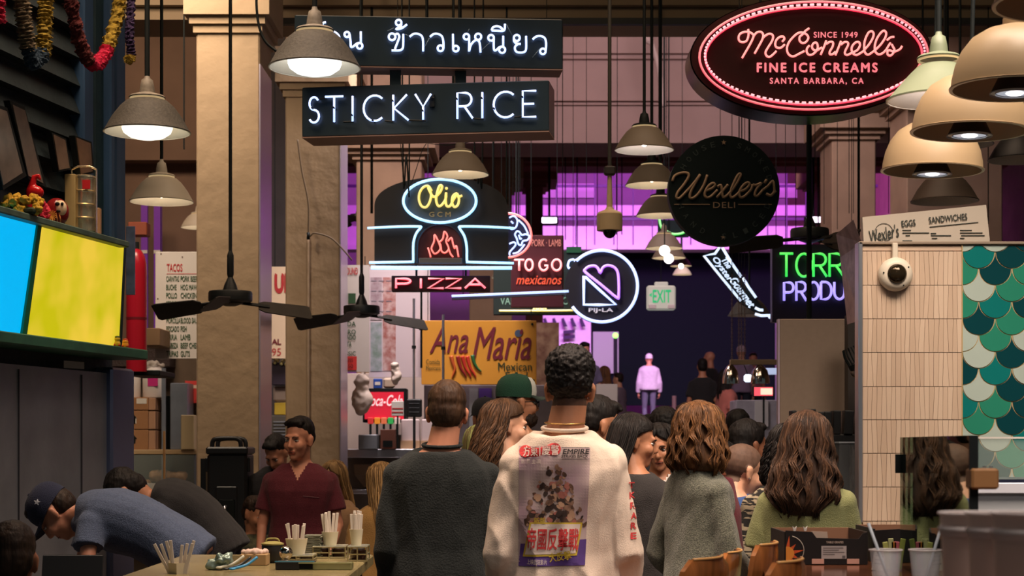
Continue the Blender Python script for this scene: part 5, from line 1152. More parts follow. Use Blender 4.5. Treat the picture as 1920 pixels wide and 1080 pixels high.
MB().tube([Vector((x, (bb.ray_cast(Vector((x, 1, z)), Vector((0, -1, 0)))[0] or Vector((0, .15, 0))).y + .002, z)) for x, z in [(-.035 - .012 * i, (1.292 - .0012 * i) * s_) for i in range(9)]], .0022, 4).build('chest_stitching', mat('stitch_grey', (130, 90, 96), .8), so)

# --- 4 looking down behind the column strip ---
Y = 11.8
person('man with black hair looking down behind the man in maroon', 521, Y, place(527, 806, Y, 1.68), 180, 1.68, 'red', head=(-20, 38, 0), J=skeleton(1.68, head=Vector((.0, .09, 1.58)) * .96), top_m=cloth('black_tee', (34, 32, 34)), hair=lambda t, M: short_hair(t, M, H_BLACK(), 'side', .003), eyes_down=True)
# --- blond long hair woman mostly behind the maroon shirt ---
prof_long = [(.128, .035, .045, -.02), (.11, .068, .085, -.02), (.06, .088, .108, -.02), (.0, .092, .108, -.022), (-.06, .094, .10, -.03), (-.14, .105, .095, -.045), (-.24, .112, .085, -.06), (-.34, .105, .07, -.07), (-.42, .08, .05, -.075)]
Y = 11.2
person('woman with long blond hair half hidden behind the man in maroon', 628, Y, place(628, 868, Y, 1.58), 150, 1.58, 'fair', female=True, head=(10, 10, 0), top_m=cloth('tan_top', (150, 116, 84)), hair=lambda t, M: long_hair(t, M, H_BLOND(), prof_long, 220, seed=3), voxel=.012, tvox=.014)
Y = 9.6
person('woman with blond hair peeking out left of the black sweater', 714, Y, place(700, 872, Y, 1.5), 20, 1.5, 'fair', female=True, head=(20, 10, 0), top_m=cloth('mustard_top', (150, 112, 60)), hair=lambda t, M: long_hair(t, M, H_BLOND(), prof_long, 220, seed=4), voxel=.012, tvox=.014)
# --- seated one in camouflage shirt left of maroon ---
Y = 11.0
camo = cloth('camo_shirt', (96, 96, 70), var=.9, vs=22, col2=(30, 34, 30))
person('person in a camouflage shirt sitting left of the man in maroon', 478, Y, place(478, 935, Y, 1.55), 200, 1.55, 'tan', head=(30, 15, 0), top_m=camo, hair=lambda t, M: short_hair(t, M, H_DKBR(), 'crew', .004), voxel=.012, tvox=.014)

# --- 5 bending man in slate T-shirt and navy cap ---
Y = 7.45; zf = .0
def JW(px, py, dy_, T): p = W(px, py, Y + dy_); return Vector((p.x, p.y, p.z)) - T
T = Vector((W(250, 500, Y).x, Y, 0)); 
Jb = {'s': .96, 'wid': 1.05, 'dep': 1.02, 'right': Vector((0, 1, 0))}
Jb['hip'] = JW(372, 1062, 0, T); Jb['waist'] = JW(298, 1006, 0, T); Jb['chest'] = JW(222, 972, 0, T); Jb['neck'] = JW(146, 968, 0, T); Jb['head'] = JW(104, 962, -.02, T)
Jb['shl'] = JW(172, 985, -.17, T); Jb['shr'] = JW(172, 985, .17, T); Jb['ell'] = JW(160, 1072, -.26, T); Jb['elr'] = JW(150, 1075, .20, T); Jb['wrl'] = JW(200, 1150, -.16, T); Jb['wrr'] = JW(120, 1150, .15, T)
for n, e in (('l', -.09), ('r', .09)): Jb['kn' + n] = Vector((Jb['hip'].x + .02, e, .48)); Jb['an' + n] = Vector((Jb['hip'].x + .08, e, .09))
def cap_hat(t, M, m, m2=None, brim_az=0, back=False, logo=True, lift=0.):
    mb = MB(M); rings = []
    for z, r in ((.020, 1.0), (.045, 1.02), (.075, .99), (.100, .90), (.120, .74), (.135, .5), (.142, .2)): rings.append([Vector((.086 * r * math.cos(a), -.016 + .106 * r * math.sin(a), z + lift)) for a in [2 * PI * i / 32 for i in range(32)]])
    mb.loft(rings); o = mb.build('cap', m, t, smooth=True, sharp=60)
    mb = MB(M); top = []; bot = []; n = 16
    for i in range(n + 1):
        a = R(-62 + 124 * i / n); x = math.sin(a); y = math.cos(a); inner = Vector((.084 * x, -.016 + .104 * y, .032 + lift)); ext = .075 * math.cos(a) ** .6 if abs(a) < PI / 2 else 0
        outer = Vector((.088 * x, -.016 + .104 * y + ext, .030 - .028 * (x * x) + lift)); top.append((inner, outer))
    v = [p for q in top for p in q] + [p - Vector((0, 0, .004)) for q in top for p in q]; k = 2 * (n + 1); f_ = []
    for i in range(n):
        a = 2 * i; f_ += [(a, a + 1, a + 3, a + 2), (k + a, k + a + 2, k + a + 3, k + a + 1), (a + 1, k + a + 1, k + a + 3, a + 3)]
    mb.add(v, f_); mb.build('brim', m2 or m, o, smooth=True, sharp=40); MB(M).ell((0, -.016, .145 + lift), (.008, .008, .005), 10, 6).build('button', m, o, smooth=True)
    return o
m_navy = cloth('navy_cap', (30, 36, 62), var=.05)
def bend_hair(t, M):
    short_hair(t, M, H_DKBR(), 'crew', .002); o = cap_hat(t, M, m_navy)
    pts = []
    for i in range(10): a = PI / 2 + 2 * PI * i / 10; r_ = .014 if i % 2 == 0 else .006; pts.append((r_ * math.cos(a), r_ * math.sin(a)))
    mb = MB(M @ Matrix.Translation((-.093, -.02, .075)) @ Matrix.Rotation(PI / 2, 4, 'Z') @ Matrix.Rotation(0, 4, 'X')); mb.poly([(a, b) for a, b in pts], -.003, .01); mb.build('star_badge', mat('badge_white', (196, 200, 210), .6), o)
t, J_, Mh = person('man bending over in a slate blue T-shirt and navy baseball cap', 250, Y, 0, 0, 1.78, 'red', J=Jb, head=(90, 62, 0), top_m=cloth('slate_heather', (74, 86, 112), var=.3, vs=140), hair=bend_hair, voxel=.008, tvox=.009, fold=.008, loose=.026, slen=.5, seed=7, eyes_down=True, hs=1.0)
# --- 6 bending companion in black ---
Y = 8.35; T = Vector((W(350, 500, Y).x, Y, 0)); Jc = dict(Jb); Jc['s'] = .95
Jc['hip'] = JW(420, 1045, 0, T); Jc['waist'] = JW(385, 985, 0, T); Jc['chest'] = JW(335, 948, 0, T); Jc['neck'] = JW(285, 940, 0, T); Jc['head'] = JW(240, 925, -.02, T)
Jc['shl'] = JW(300, 965, -.17, T); Jc['shr'] = JW(300, 965, .17, T); Jc['ell'] = JW(300, 1060, -.20, T); Jc['elr'] = JW(290, 1060, .20, T); Jc['wrl'] = JW(250, 1120, -.15, T); Jc['wrr'] = JW(250, 1120, .15, T)
for n, e in (('l', -.09), ('r', .09)): Jc['kn' + n] = Vector((Jc['hip'].x + .02, e, .48)); Jc['an' + n] = Vector((Jc['hip'].x + .08, e, .09))
person('person in a black T-shirt bending over behind the slate T-shirt, dark hair', 350, Y, 0, 0, 1.75, 'tan', J=Jc, head=(90, 70, 0), top_m=MATS['black_tee'], hair=lambda t, M: short_hair(t, M, H_BLACK(), 'bun', .004), eyes=False, voxel=.010, tvox=.011, loose=.024, seed=9)
# --- 7 head in the lower left corner ---
Y = 5.6
person('head of a person with cropped dark hair in the lower left corner', 22, Y, place(25, 1000, Y, 1.42), 10, 1.42, 'brown', head=(0, 8, 0), top_m=MATS['black_tee'], hair=lambda t, M: short_hair(t, M, H_DKBR(), 'crew', .003), eyes=False, hs=1.22, J=skeleton(1.42, 1.1))

# --- crowd in the middle ---
def curly_long(t, M): long_hair(t, M, H_BROWN(), [(.130, .04, .05, -.02), (.11, .075, .09, -.02), (.06, .095, .112, -.025), (.0, .100, .112, -.03), (-.06, .108, .11, -.045), (-.14, .118, .11, -.06), (-.22, .11, .10, -.07), (-.28, .08, .07, -.075)], 420, .010, 5, 84, wl=.038)
Y = 8.0
person('woman in profile with curly brown hair facing right beside the white shirt', 952, Y, place(950, 756, Y, 1.70), 0, 1.70, 'fair', female=True, head=(-80, 6, -6), top_m=cloth('purple_dark_top', (44, 36, 60)), hair=curly_long, voxel=.0075, sleeve='long')
Y = 9.0
m_capg = cloth('cap_green', (22, 66, 48), var=.05); m_capw = cloth('cap_white', (206, 206, 196), var=.03)
def cap_hair(t, M):
    short_hair(t, M, H_DKBR(), 'crew', .006); o = cap_hat(t, M, m_capg, cloth('cap_brim', (44, 58, 52)), lift=.004)
    mb = MB(M); 
    rings = [[Vector((.0885 * r * math.sin(a), -.016 + .1085 * r * math.cos(a), z + .006)) for a in [R(-58 + 116 * i / 14) for i in range(15)]] for z, r in ((.030, 1.0), (.050, 1.02), (.078, .99), (.102, .90), (.122, .74))]
    v = [p for q in rings for p in q]; mb.add(v, [(j * 15 + i, j * 15 + i + 1, (j + 1) * 15 + i + 1, (j + 1) * 15 + i) for j in range(4) for i in range(14)]); mb.build('front_panel', m_capw, o, smooth=True)
    g = MB(M)
    for e in (-1, 1):
        g.tube([Vector((e * .034 + .024 * math.cos(a), .100 - .01 * math.cos(a) * e, .0 + .019 * math.sin(a))) for a in [2 * PI * i / 18 for i in range(18)]], .0024, 6, closed=True); g.tube([(e * .056, .092, .004), (e * .078, .05, .004), (e * .080, .0, .0)], .0024, 6)
    g.tube([(-.010, .107, .004), (.010, .107, .004)], .0022, 6); g.build('glasses', m_black, t, smooth=True)
    b = MB(M); b.ell((0, .05, -.085), (.058, .055, .05)); b.ell((0, .02, -.12), (.05, .05, .05)); link('beard', smoothmesh(b, .007, 2, noise_hair(.007, 50)), t, H_DKBR())
person('bearded man in glasses and a green cap with white front panel facing right', 972, Y, place(972, 712, Y, 1.80), 0, 1.80, 'tan', head=(-68, 2, 0), top_m=cloth('sand_shirt', (170, 140, 110)), hair=cap_hair, sleeve='long')
Y = 8.6
def ombre(t, M): long_hair(t, M, hairmat('green_blond', (120, 124, 70), (84, 64, 40)), prof_long, 260, seed=8)
person('woman with green tinted blond hair behind the black sweater', 898, Y, place(895, 802, Y, 1.58), 0, 1.58, 'fair', female=True, head=(10, 5, 0), top_m=cloth('grey_top', (90, 84, 80)), hair=ombre, eyes=False, voxel=.012, tvox=.014)
Y = 11.0
def blackcap(t, M): short_hair(t, M, H_BLACK(), 'crew', .003); cap_hat(t, M, cloth('cap_black', (30, 30, 36)))
person('person in a black cap with white top, small and far behind the sweater', 908, Y, place(912, 752, Y, 1.72), 0, 1.72, 'tan', head=(20, 0, 0), top_m=cloth('pale_lilac_top', (200, 190, 205)), hair=blackcap, eyes=False, voxel=.012, tvox=.014)
Y = 8.3
person('man with short black hair half behind the white shirt, looking down right', 1126, Y, place(1128, 756, Y, 1.74), 0, 1.74, 'tan', head=(-72, 16, 0), top_m=cloth('black_tee2', (36, 36, 38)), hair=lambda t, M: short_hair(t, M, H_BLACK(), 'side', .003), hs=1.08)
Y = 7.8
def straight(n, seed, wave=.003, m=None, prof=None, op=58): return lambda t, M: long_hair(t, M, m or H_BLACK(), prof or prof_long, n, wave, seed, op)
prof_dk = [(.128, .035, .045, -.02), (.11, .070, .088, -.02), (.06, .090, .110, -.02), (.0, .096, .110, -.025), (-.06, .100, .105, -.035), (-.14, .11, .10, -.05), (-.26, .12, .09, -.06), (-.40, .11, .08, -.06), (-.50, .07, .05, -.05)]
t, J, Mh = person('woman with long black hair in a dark grey jacket, profile facing right', 1190, Y, place(1190, 783, Y, 1.66), -25, 1.66, 'tan', female=True, head=(-62, 10, 0), top_m=cloth('charcoal_jacket', (50, 46, 46), fold=0) if False else cloth('charcoal_jacket', (50, 46, 46)), sleeve='long', hair=straight(420, 11, .006, None, prof_dk, 84), voxel=.0075,
    J=skeleton(1.66, 1.0, 1.0, wrr=Vector((.10, .26, 1.05)) * .95, elr=Vector((.24, .02, 1.10)) * .95, wrl=Vector((-.05, .28, 1.03)) * .95), fold=.010)
Y = 8.5
prof_up = [(.128, .035, .045, -.02), (.11, .070, .088, -.02), (.06, .088, .108, -.02), (.0, .088, .105, -.03), (-.05, .082, .09, -.04), (-.09, .06, .06, -.06)]
t, J, Mh = person('young woman facing the lens with black hair and a white collar', 1236, Y, place(1240, 800, Y, 1.60), 180, 1.60, 'tan', female=True, head=(-12, 10, 6), top_m=cloth('white_collar_top', (226, 214, 206)), hair=straight(260, 12, .003, None, prof_up, 50), voxel=.006, look=.2, vneck=(.05, .07))
o = thing('framed_card', 'black framed white card held beside the grey cardigan', 'card', W(1244, 942, 7.85)); f = SF(1244, 942, 7.85)
f.bbox(MB(), 1234, 905, 1256, 978, -.008, 0, .002).build('frame', m_black, o); f.box(MB(), 1240, 912, 1256, 974, 0, .002).build('card', mat('card_white', (220, 200, 186), .6), o)
Y = 9.4
person('person with black hair and a dark blue cap brim behind the young woman', 1246, Y, place(1250, 778, Y, 1.70), 0, 1.70, 'tan', head=(0, 5, 0), top_m=cloth('dark_top', (40, 38, 44)), hair=lambda t, M: short_hair(t, M, H_BLACK(), 'curly', .004), eyes=False, voxel=.012, tvox=.014, hs=1.05)
# --- bob haired woman in grey cardigan ---
Y = 7.2; H = 1.70
prof_bob = [(.134, .035, .045, -.02), (.120, .066, .084, -.02), (.085, .090, .110, -.02), (.03, .102, .120, -.02), (-.03, .112, .124, -.022), (-.08, .124, .126, -.026), (-.12, .130, .126, -.028), (-.150, .122, .112, -.03), (-.168, .10, .09, -.03)]
m_card = mat('grey_cardigan', (124, 124, 108), .95, bump=.6, bscale=260, var=.5, vscale=150, col2=(70, 72, 62), sheen=.3)
Jd = skeleton(H, .78, .86, ell=Vector((-.215, -.04, 1.08)), wrl=Vector((-.16, .12, .90)), elr=Vector((.175, .03, 1.08)), wrr=Vector((.12, .20, .92)))
def drop(mb, J):                                              # long hanging hem of the cardigan
    mb.loft([[Vector((w_ * math.cos(a), d_ * math.sin(a) + yo, z)) for a in [2 * PI * i / 24 for i in range(24)]] for z, w_, d_, yo in ((1.05, .14, .11, 0), (.95, .15, .125, 0), (.85, .165, .135, 0), (.70, .175, .14, 0))])
t, J, Mh = person('woman with a wavy brown bob in a heather grey cardigan seen from behind', 1309, Y, place(1315, 762, Y, H), -58, H, 'red', head=(16, 2, 0), J=Jd, top_m=m_card, sleeve='long', hair=lambda t, M: long_hair(t, M, H_AUB(), prof_bob, 900, .0095, 21, 40, width=.0036, wl=.085), eyes=False, loose=.028, fold=.014, voxel=.010, tvox=.009, hang=drop, female=True, seed=11, neckr=.056)
mb = MB(); mb.loft([[Vector((w_ * math.cos(a) + .01, d_ * math.sin(a) + .065, z)) for a in [2 * PI * i / 24 for i in range(24)]] for z, w_, d_ in ((1.40, .08, .09), (1.25, .13, .13), (1.05, .14, .145), (.85, .15, .155), (.62, .155, .16))])
link('burgundy_top', smoothmesh(mb, .012, 3, folds(.008, seed=4)), t, cloth('burgundy', (104, 34, 46)))
Y = 8.7
person('smiling person in a yellow top, mostly behind the bob', 1352, Y, place(1352, 830, Y, 1.52), 180, 1.52, 'tan', female=True, head=(10, 4, 0), top_m=cloth('yellow_top', (206, 150, 50)), hair=straight(200, 14), voxel=.009)
# --- shaved head in blue ---
Y = 7.7
t, J, Mh = person('person with a buzz cut and ear stud in a blue T-shirt looking down right', 1376, Y, place(1392, 828, Y, 1.60), -40, 1.60, 'fair', head=(-30, 16, 0), J=skeleton(1.60, 1.0, 1.0, head=Vector((.018, .06, 1.60)) * (1.6 / 1.75)), top_m=cloth('blue_heather', (56, 84, 138), var=.2, vs=150), stubble='head', voxel=.006, eyes_down=True, hs=1.12, loose=.02)
MB(Mh).ell((-.088, -.010, -.03), (.003, .003, .003), 8, 6).build('ear_stud', mat('stud', (230, 230, 230), .2, metal=1), t); MB(Mh).ell((.088, -.010, -.03), (.003, .003, .003), 8, 6).build('ear_stud', MATS['stud'], t)
Y = 8.8
person('dark haired woman with swept black hair, face turned right behind the buzz cut', 1405, Y, place(1405, 796, Y, 1.66), -20, 1.66, 'brown', female=True, head=(-46, 4, 0), top_m=cloth('dark_top', (40, 38, 44)), hair=lambda t, M: short_hair(t, M, H_BLACK(), 'bun', .003), voxel=.007, hs=1.08)
Y = 7.35
def zebra_mat():
    m = bpy.data.materials.new('zebra_knit'); m.use_nodes = True; nt = m.node_tree; b = nt.nodes['Principled BSDF']; b.inputs['Roughness'].default_value = .95
    tc = nt.nodes.new('ShaderNodeTexCoord'); mp = nt.nodes.new('ShaderNodeMapping'); mp.inputs['Scale'].default_value = (10, 10, 60); mp.inputs['Rotation'].default_value = (.3, .25, 0)
    nz = nt.nodes.new('ShaderNodeTexNoise'); nz.inputs['Scale'].default_value = 1.4; nz.inputs['Detail'].default_value = 2; rp = nt.nodes.new('ShaderNodeValToRGB')
    rp.color_ramp.elements[0].position = .49; rp.color_ramp.elements[1].position = .53; rp.color_ramp.elements[0].color = (*lin((36, 34, 32)), 1); rp.color_ramp.elements[1].color = (*lin((170, 156, 130)), 1)
    nt.links.new(tc.outputs['Object'], mp.inputs[0]); nt.links.new(mp.outputs[0], nz.inputs['Vector']); nt.links.new(nz.outputs['Fac'], rp.inputs[0]); nt.links.new(rp.outputs[0], b.inputs['Base Color']); return m
t, J, Mh = person('woman with curly black hair in a black and cream striped knit', 1474, Y, place(1482, 800, Y, 1.66), -12, 1.66, 'brown', female=True, J=skeleton(1.66, .88, .9, head=Vector((.05, .03, 1.63)) * .95), head=(-60, 5, 0), top_m=zebra_mat(), sleeve='long', hair=lambda t, M: long_hair(t, M, H_BLACK(), prof_bob, 300, .012, 31, 60, wl=.03), loose=.034, voxel=.010, hem=.03)
# --- long haired woman in the olive T-shirt ---
Y = 6.9; H = 1.68
prof_w = [(.132, .035, .045, -.02), (.118, .064, .084, -.02), (.085, .090, .110, -.02), (.03, .102, .118, -.02), (-.04, .112, .120, -.025), (-.10, .126, .118, -.04), (-.16, .142, .110, -.055), (-.22, .145, .10, -.07), (-.27, .12, .09, -.08), (-.31, .08, .06, -.085)]
m_olive = cloth('olive_tee', (136, 138, 92), var=.12, vs=10)
t, J, Mh = person('woman with long wavy brown hair in an olive green T-shirt seen from behind', 1512, Y, place(1515, 780, Y, H), -18, H, 'tan', head=(4, 4, 2), J=skeleton(H, .93, 1.0, ell=Vector((-.215, .0, 1.10)) * .96, wrl=Vector((-.19, .20, 1.03)) * .96, elr=Vector((.195, .06, 1.10)) * .96, wrr=Vector((.12, .26, 1.05)) * .96), top_m=m_olive, eyes=False, female=True,
    hair=lambda t, M: long_hair(t, M, hairmat('chestnut', (76, 52, 36), (38, 26, 20)), prof_w, 1000, .013, 41, 30, width=.0038, wl=.11), loose=.026, fold=.011, tvox=.009, seed=15, voxel=.008)

# --- far figures on the ramp ---
def zramp(Y): return 0 if Y < 14 else (1.1 * (Y - 14) / 12 if Y < 26 else 1.1 + 1.1 * (Y - 26) / 20 if Y < 46 else 2.2)
Y = 40; zf = zramp(Y)
Hf = PZ(665, Y) - zf
Jw = skeleton(1.8, 1.1, 1.1, knl=(-.10, .12, .50), anl=(-.10, -.04, .12), anr=(.10, .10, .085), knr=(.10, .10, .48))
sc_f = Hf / 1.8
t, J, Mh = person('man in a pale grey hooded jacket and jeans walking away up the ramp', 1217, Y, zf, 0, 1.8, 'tan', J=Jw, top_m=cloth('pale_grey_hoodie', (190, 176, 190)), sleeve='long', bottom_m=cloth('grey_jeans', (96, 94, 112)), eyes=False, voxel=.02, tvox=.022, loose=.045, hair=lambda t, M: cap_hat(t, M, cloth('pale_cap', (200, 190, 196))))
t.scale = (sc_f,) * 3
def far(label, px, top, Y, yaw, sk, m, hair, Hh=1.72, **k):
    zf = zramp(Y); t, J, Mh = person(label, px, Y, zf, yaw, Hh, sk, top_m=m, hair=hair, voxel=.018, tvox=.02, eyes=k.pop('eyes', False), **k); q = (PZ(top, Y) - zf) / Hh
    if q > 0: t.location.z = PZ(top, Y) - Hh * 1.0
    return t
far('man in a black T-shirt standing far off with his back turned', 1317, 674, 25, 0, 'tan', MATS['black_tee2'], lambda t, M: short_hair(t, M, H_BLACK(), 'crew', .003, .012))
far('bald headed man in black, far off behind the black T-shirt', 1331, 660, 28, 60, 'red', MATS['black_tee'], None, sleeve='long')
far('woman in profile with long dark hair and bare arms, far right of the black T-shirt', 1362, 694, 23.6, -70, 'fair', cloth('coral_top', (200, 120, 110)), straight(120, 50), female=True)
far('man with glasses and blue grey shirt, far left under the heart neon', 1097, 644, 24, 170, 'red', cloth('blue_grey_shirt', (110, 104, 140)), lambda t, M: short_hair(t, M, H_BLACK(), 'side', .003, .012), head=(30, 5, 0), eyes=True)
far('person with reddish hair sitting far left of the walking man', 1133, 688, 25.2, 40, 'fair', cloth('red_brown_top', (120, 70, 70)), straight(120, 51, m=H_AUB()), 1.5, female=True)
far('person in grey leaning, far off beside the dark entrance', 1160, 700, 28, 60, 'fair', cloth('grey_lilac_top', (120, 104, 120)), lambda t, M: short_hair(t, M, H_DKBR(), 'crew', .003, .012), 1.5)
far('person with pale knit hat far behind the steel heat lamps', 1390, 650, 30, 0, 'fair', cloth('lilac_top', (160, 140, 170)), lambda t, M: cap_hat(t, M, cloth('pale_hat', (200, 180, 190))), 1.7)
far('person in a pink top far behind the heat lamps', 1412, 662, 31.5, 180, 'red', cloth('pink_top', (190, 120, 140)), lambda t, M: short_hair(t, M, H_DKBR(), 'crew', .003, .012), 1.65)
for px, top, Yq, s__ in ((1180, 778, 10, 'just left of the young woman'), (1288, 760, 10.5, 'left above the brown bob'), (1383, 772, 10.5, 'right of the brown bob'), (1216, 782, 11, 'below the walking man')):
    far('dark haired head in the crowd ' + s__, px, top, Yq, 10, 'tan', MATS['dark_top'], lambda t, M: short_hair(t, M, H_BLACK() if px != 1288 else H_BROWN(), 'crew', .004, .009), 1.66)
# ================= things on and around the counters =================
def noisy(mb, voxel, amp, f1=40, it=2, seed=0): return smoothmesh(mb, voxel, it, noise_hair(amp, f1, seed))
def LV(px, py, d=0.): return Vector(LW(px, py, d))
def at_ledge(px, py, d=.07):                                    # a frame standing on the ledge of the left stall
    p = LV(px, py, d); M = Matrix.Translation((-2.25, 7.5, 0)) @ Matrix.Rotation(AN, 4, 'Z'); return M @ p, (7.5 + .981 * p.x) / F
zl = zt
# picture frames leaning on the wall
for i, (q, lab, c) in enumerate((([(-34, 186), (14, 202), (50, 330), (6, 356)], 'framed picture leaning at the far left above the blue panel', (120, 108, 100)), ([(18, 188), (46, 200), (88, 352), (54, 336)], 'framed picture leaning right behind the red figurine', (110, 96, 88)),
                                ([(97, 248), (124, 260), (134, 318), (110, 322)], 'small framed picture above the daruma doll', (116, 94, 78)), ([(140, 254), (172, 266), (177, 324), (151, 330)], 'small framed picture above the stacked tin carrier', (120, 92, 70)))):
    t = stall('picture_frame', lab, 'picture frame', group=None); e = .004
    quad_slab(MB(), [(a, b, .05) for a, b in q], .03).build('frame', m_black, t)
    c_ = [sum(p[k] for p in q) / 4 for k in (0, 1)]
    quad_slab(MB(), [(c_[0] + (a - c_[0]) * .82, c_[1] + (b - c_[1]) * .90, .054) for a, b in q], .004).build('picture', mat('picture_%d' % i, c, .35, var=.4, vscale=9), t)
def ledge_thing(name, label, cat, px, py, d=.07):
    o_, k_ = at_ledge(px, py, d); t = thing(name, label, cat, (o_.x, o_.y, zl)); return t, k_
# yellow flowers
t, k = ledge_thing('flower_bunch', 'bunch of mustard yellow flowers on the ledge above the blue panel', 'flowers', 30, 395)
rng = random.Random(2)
for i in range(13):
    mb = MB(); mb.ell((rng.uniform(-.05, .09), rng.uniform(-.03, .03), .015 + rng.uniform(0, .075)), (.022, .02, .022)); link('blossom', noisy(mb, .0045, .012, 60, 0, i), t, mat('marigold', (206, 160, 40), .8, var=.5, vscale=40))
MB().bbox(-.05, -.025, 0, .09, .03, .03, .01).build('foliage', mat('leaf_dark', (40, 50, 32), .8), t)
t, k = ledge_thing('figurine', 'glossy red curled ceramic figurine on the ledge above the blue panel', 'figurine', 60, 400, .05)
mb = MB(); mb.ell((.012, 0, .125), (.042, .03, .032)); mb.cap((-.005, 0, .13), (.008, 0, .19), .024, .014); mb.cap((.008, 0, .19), (.028, 0, .200), .014, .010); mb.cap((.028, 0, .200), (.036, 0, .185), .010, .008); mb.cap((0, 0, .0), (0, 0, .11), .03, .03)
link('body', smoothmesh(mb, .005, 3), t, mat('red_glaze', (196, 26, 30), .12))
t, k = ledge_thing('flower_bunch', 'crimson flowers between the red figurine and the daruma doll', 'flowers', 86, 405)
for i, (x, z) in enumerate(((-.02, .08), (.0, .055), (.012, .03), (-.01, .03))):
    mb = MB(); mb.ell((x, 0, z), (.022, .02, .024)); link('blossom', noisy(mb, .0045, .01, 70, 0, i), t, mat('crimson_bloom', (200, 30, 60), .7))
mb = MB()
for i in range(14): a = 2 * PI * i / 14; mb.tube([(.03, -.01, .03), (.03 + .024 * math.cos(a), -.014, .03 + .024 * math.sin(a))], .003, 4)
mb.build('spiky_flower', mat('spiky_bloom', (230, 150, 60), .7), t)
t, k = ledge_thing('daruma_doll', 'round dark red daruma doll with pale painted face', 'doll', 106, 412)
mb = MB(); mb.ell((0, 0, .062), (.058, .055, .066)); link('body', smoothmesh(mb, .005, 3), t, mat('daruma_red', (128, 26, 28), .2))
mb = MB(); mb.ell((.026, -.030, .075), (.030, .026, .038)); link('face', smoothmesh(mb, .004, 1), t, mat('daruma_face', (220, 196, 160), .35))
for x, z, r_ in ((.018, .092, (.011, .006, .009)), (.040, .092, (.007, .006, .008)), (.022, .058, (.010, .006, .007))): MB().ell((x, -.053, z), r_, 12, 8).build('painted_mark', m_black, t, smooth=True)
for i in range(5): MB().tube(cat_rom([(-.03 + i * .014, -.050, .045), (-.028 + i * .015, -.056, .025), (-.022 + i * .013, -.046, .008)], 3), .003, 5).build('painted_rib', mat('daruma_gold', (180, 110, 60), .4), t)
t, k = ledge_thing('tin_carrier', 'shiny four tier stainless tiffin carrier with red label on the ledge above the yellow panel', 'food carrier', 158, 428, .08)
m_tin = mat('polished_tin', (226, 210, 176), .26, metal=.8)
for i in range(4):
    MB().lathe([(.050, .002), (.054, .006), (.054, .054), (.056, .058), (.056, .063), (.052, .064)], 40, c=(0, 0, i * .064)).build('tier', m_tin, t, smooth=True, sharp=35)
MB().lathe([(.057, 0), (.057, .008), (.04, .014), (.002, .018)], 40, c=(0, 0, .258)).build('lid', m_tin, t, smooth=True, sharp=35)
for e in (-1, 1): MB().box(e * .058 - .002, -.008, 0, e * .058 + .002, .008, .30).build('side_strap', m_tin, t)
MB().tube([(-.058, 0, .30), (-.03, 0, .315), (.03, 0, .315), (.058, 0, .30)], .005, 8).build('handle', m_tin, t, smooth=True)
MB().box(.005, -.057, .20, .042, -.052, .242).build('label', mat('label_red', (190, 30, 36), .5), t)
t, k = ledge_thing('box', 'tall cream card box left of the tiffin carrier', 'box', 132, 420, .03)
MB().bbox(-.02, -.03, 0, .03, .03, .27, .003).build('carton', mat('cream_card', (170, 146, 96), .6), t)
t, k = ledge_thing('box', 'small cream carton right of the tiffin carrier', 'box', 181, 440, .03)
MB().bbox(-.015, -.02, 0, .02, .02, .15, .003).build('carton', mat('cream_card2', (186, 140, 100), .6), t)
# toys on the shelf under the yellow panel
for i, (px, c1_, lab) in enumerate(((220, (220, 180, 40), 'small yellow toy figure on the end of the green shelf'), (235, (226, 150, 50), 'small yellow and red toy beside the other toy on the green shelf'))):
    o_, k_ = at_ledge(px, 668, .1); t = thing('toy_figure', lab, 'toy', (o_.x, o_.y, zs + .03)); mb = MB()
    mb.ell((0, 0, .018), (.017, .014, .018)); mb.ell((0, 0, .042 if i == 0 else .034), (.015, .014, .013)); link('body', smoothmesh(mb, .003, 1), t, mat('toy_%d' % i, c1_, .4))
    for e in (-1, 1): MB().ell((e * .012, -.01, .012), (.005, .005, .006), 10, 6).build('foot', mat('toy_red', (190, 50, 30), .4), t, smooth=True)
    MB().ell((0, 0, .052 if i == 0 else .044), (.013, .012, .007)).build('hat', mat('toy_green', (70, 90, 30), .5) if i == 0 else MATS['toy_red'], t, smooth=True)
t = stall('paper_note', 'blank pale paper taped under the shelf on the steel panel', 'paper'); quad_slab(MB(), [(120, 676, .003), (158, 679, .003), (158, 692, .003), (120, 690, .003)], .002).build('sheet', mat('note_paper', (150, 150, 148), .7), t)
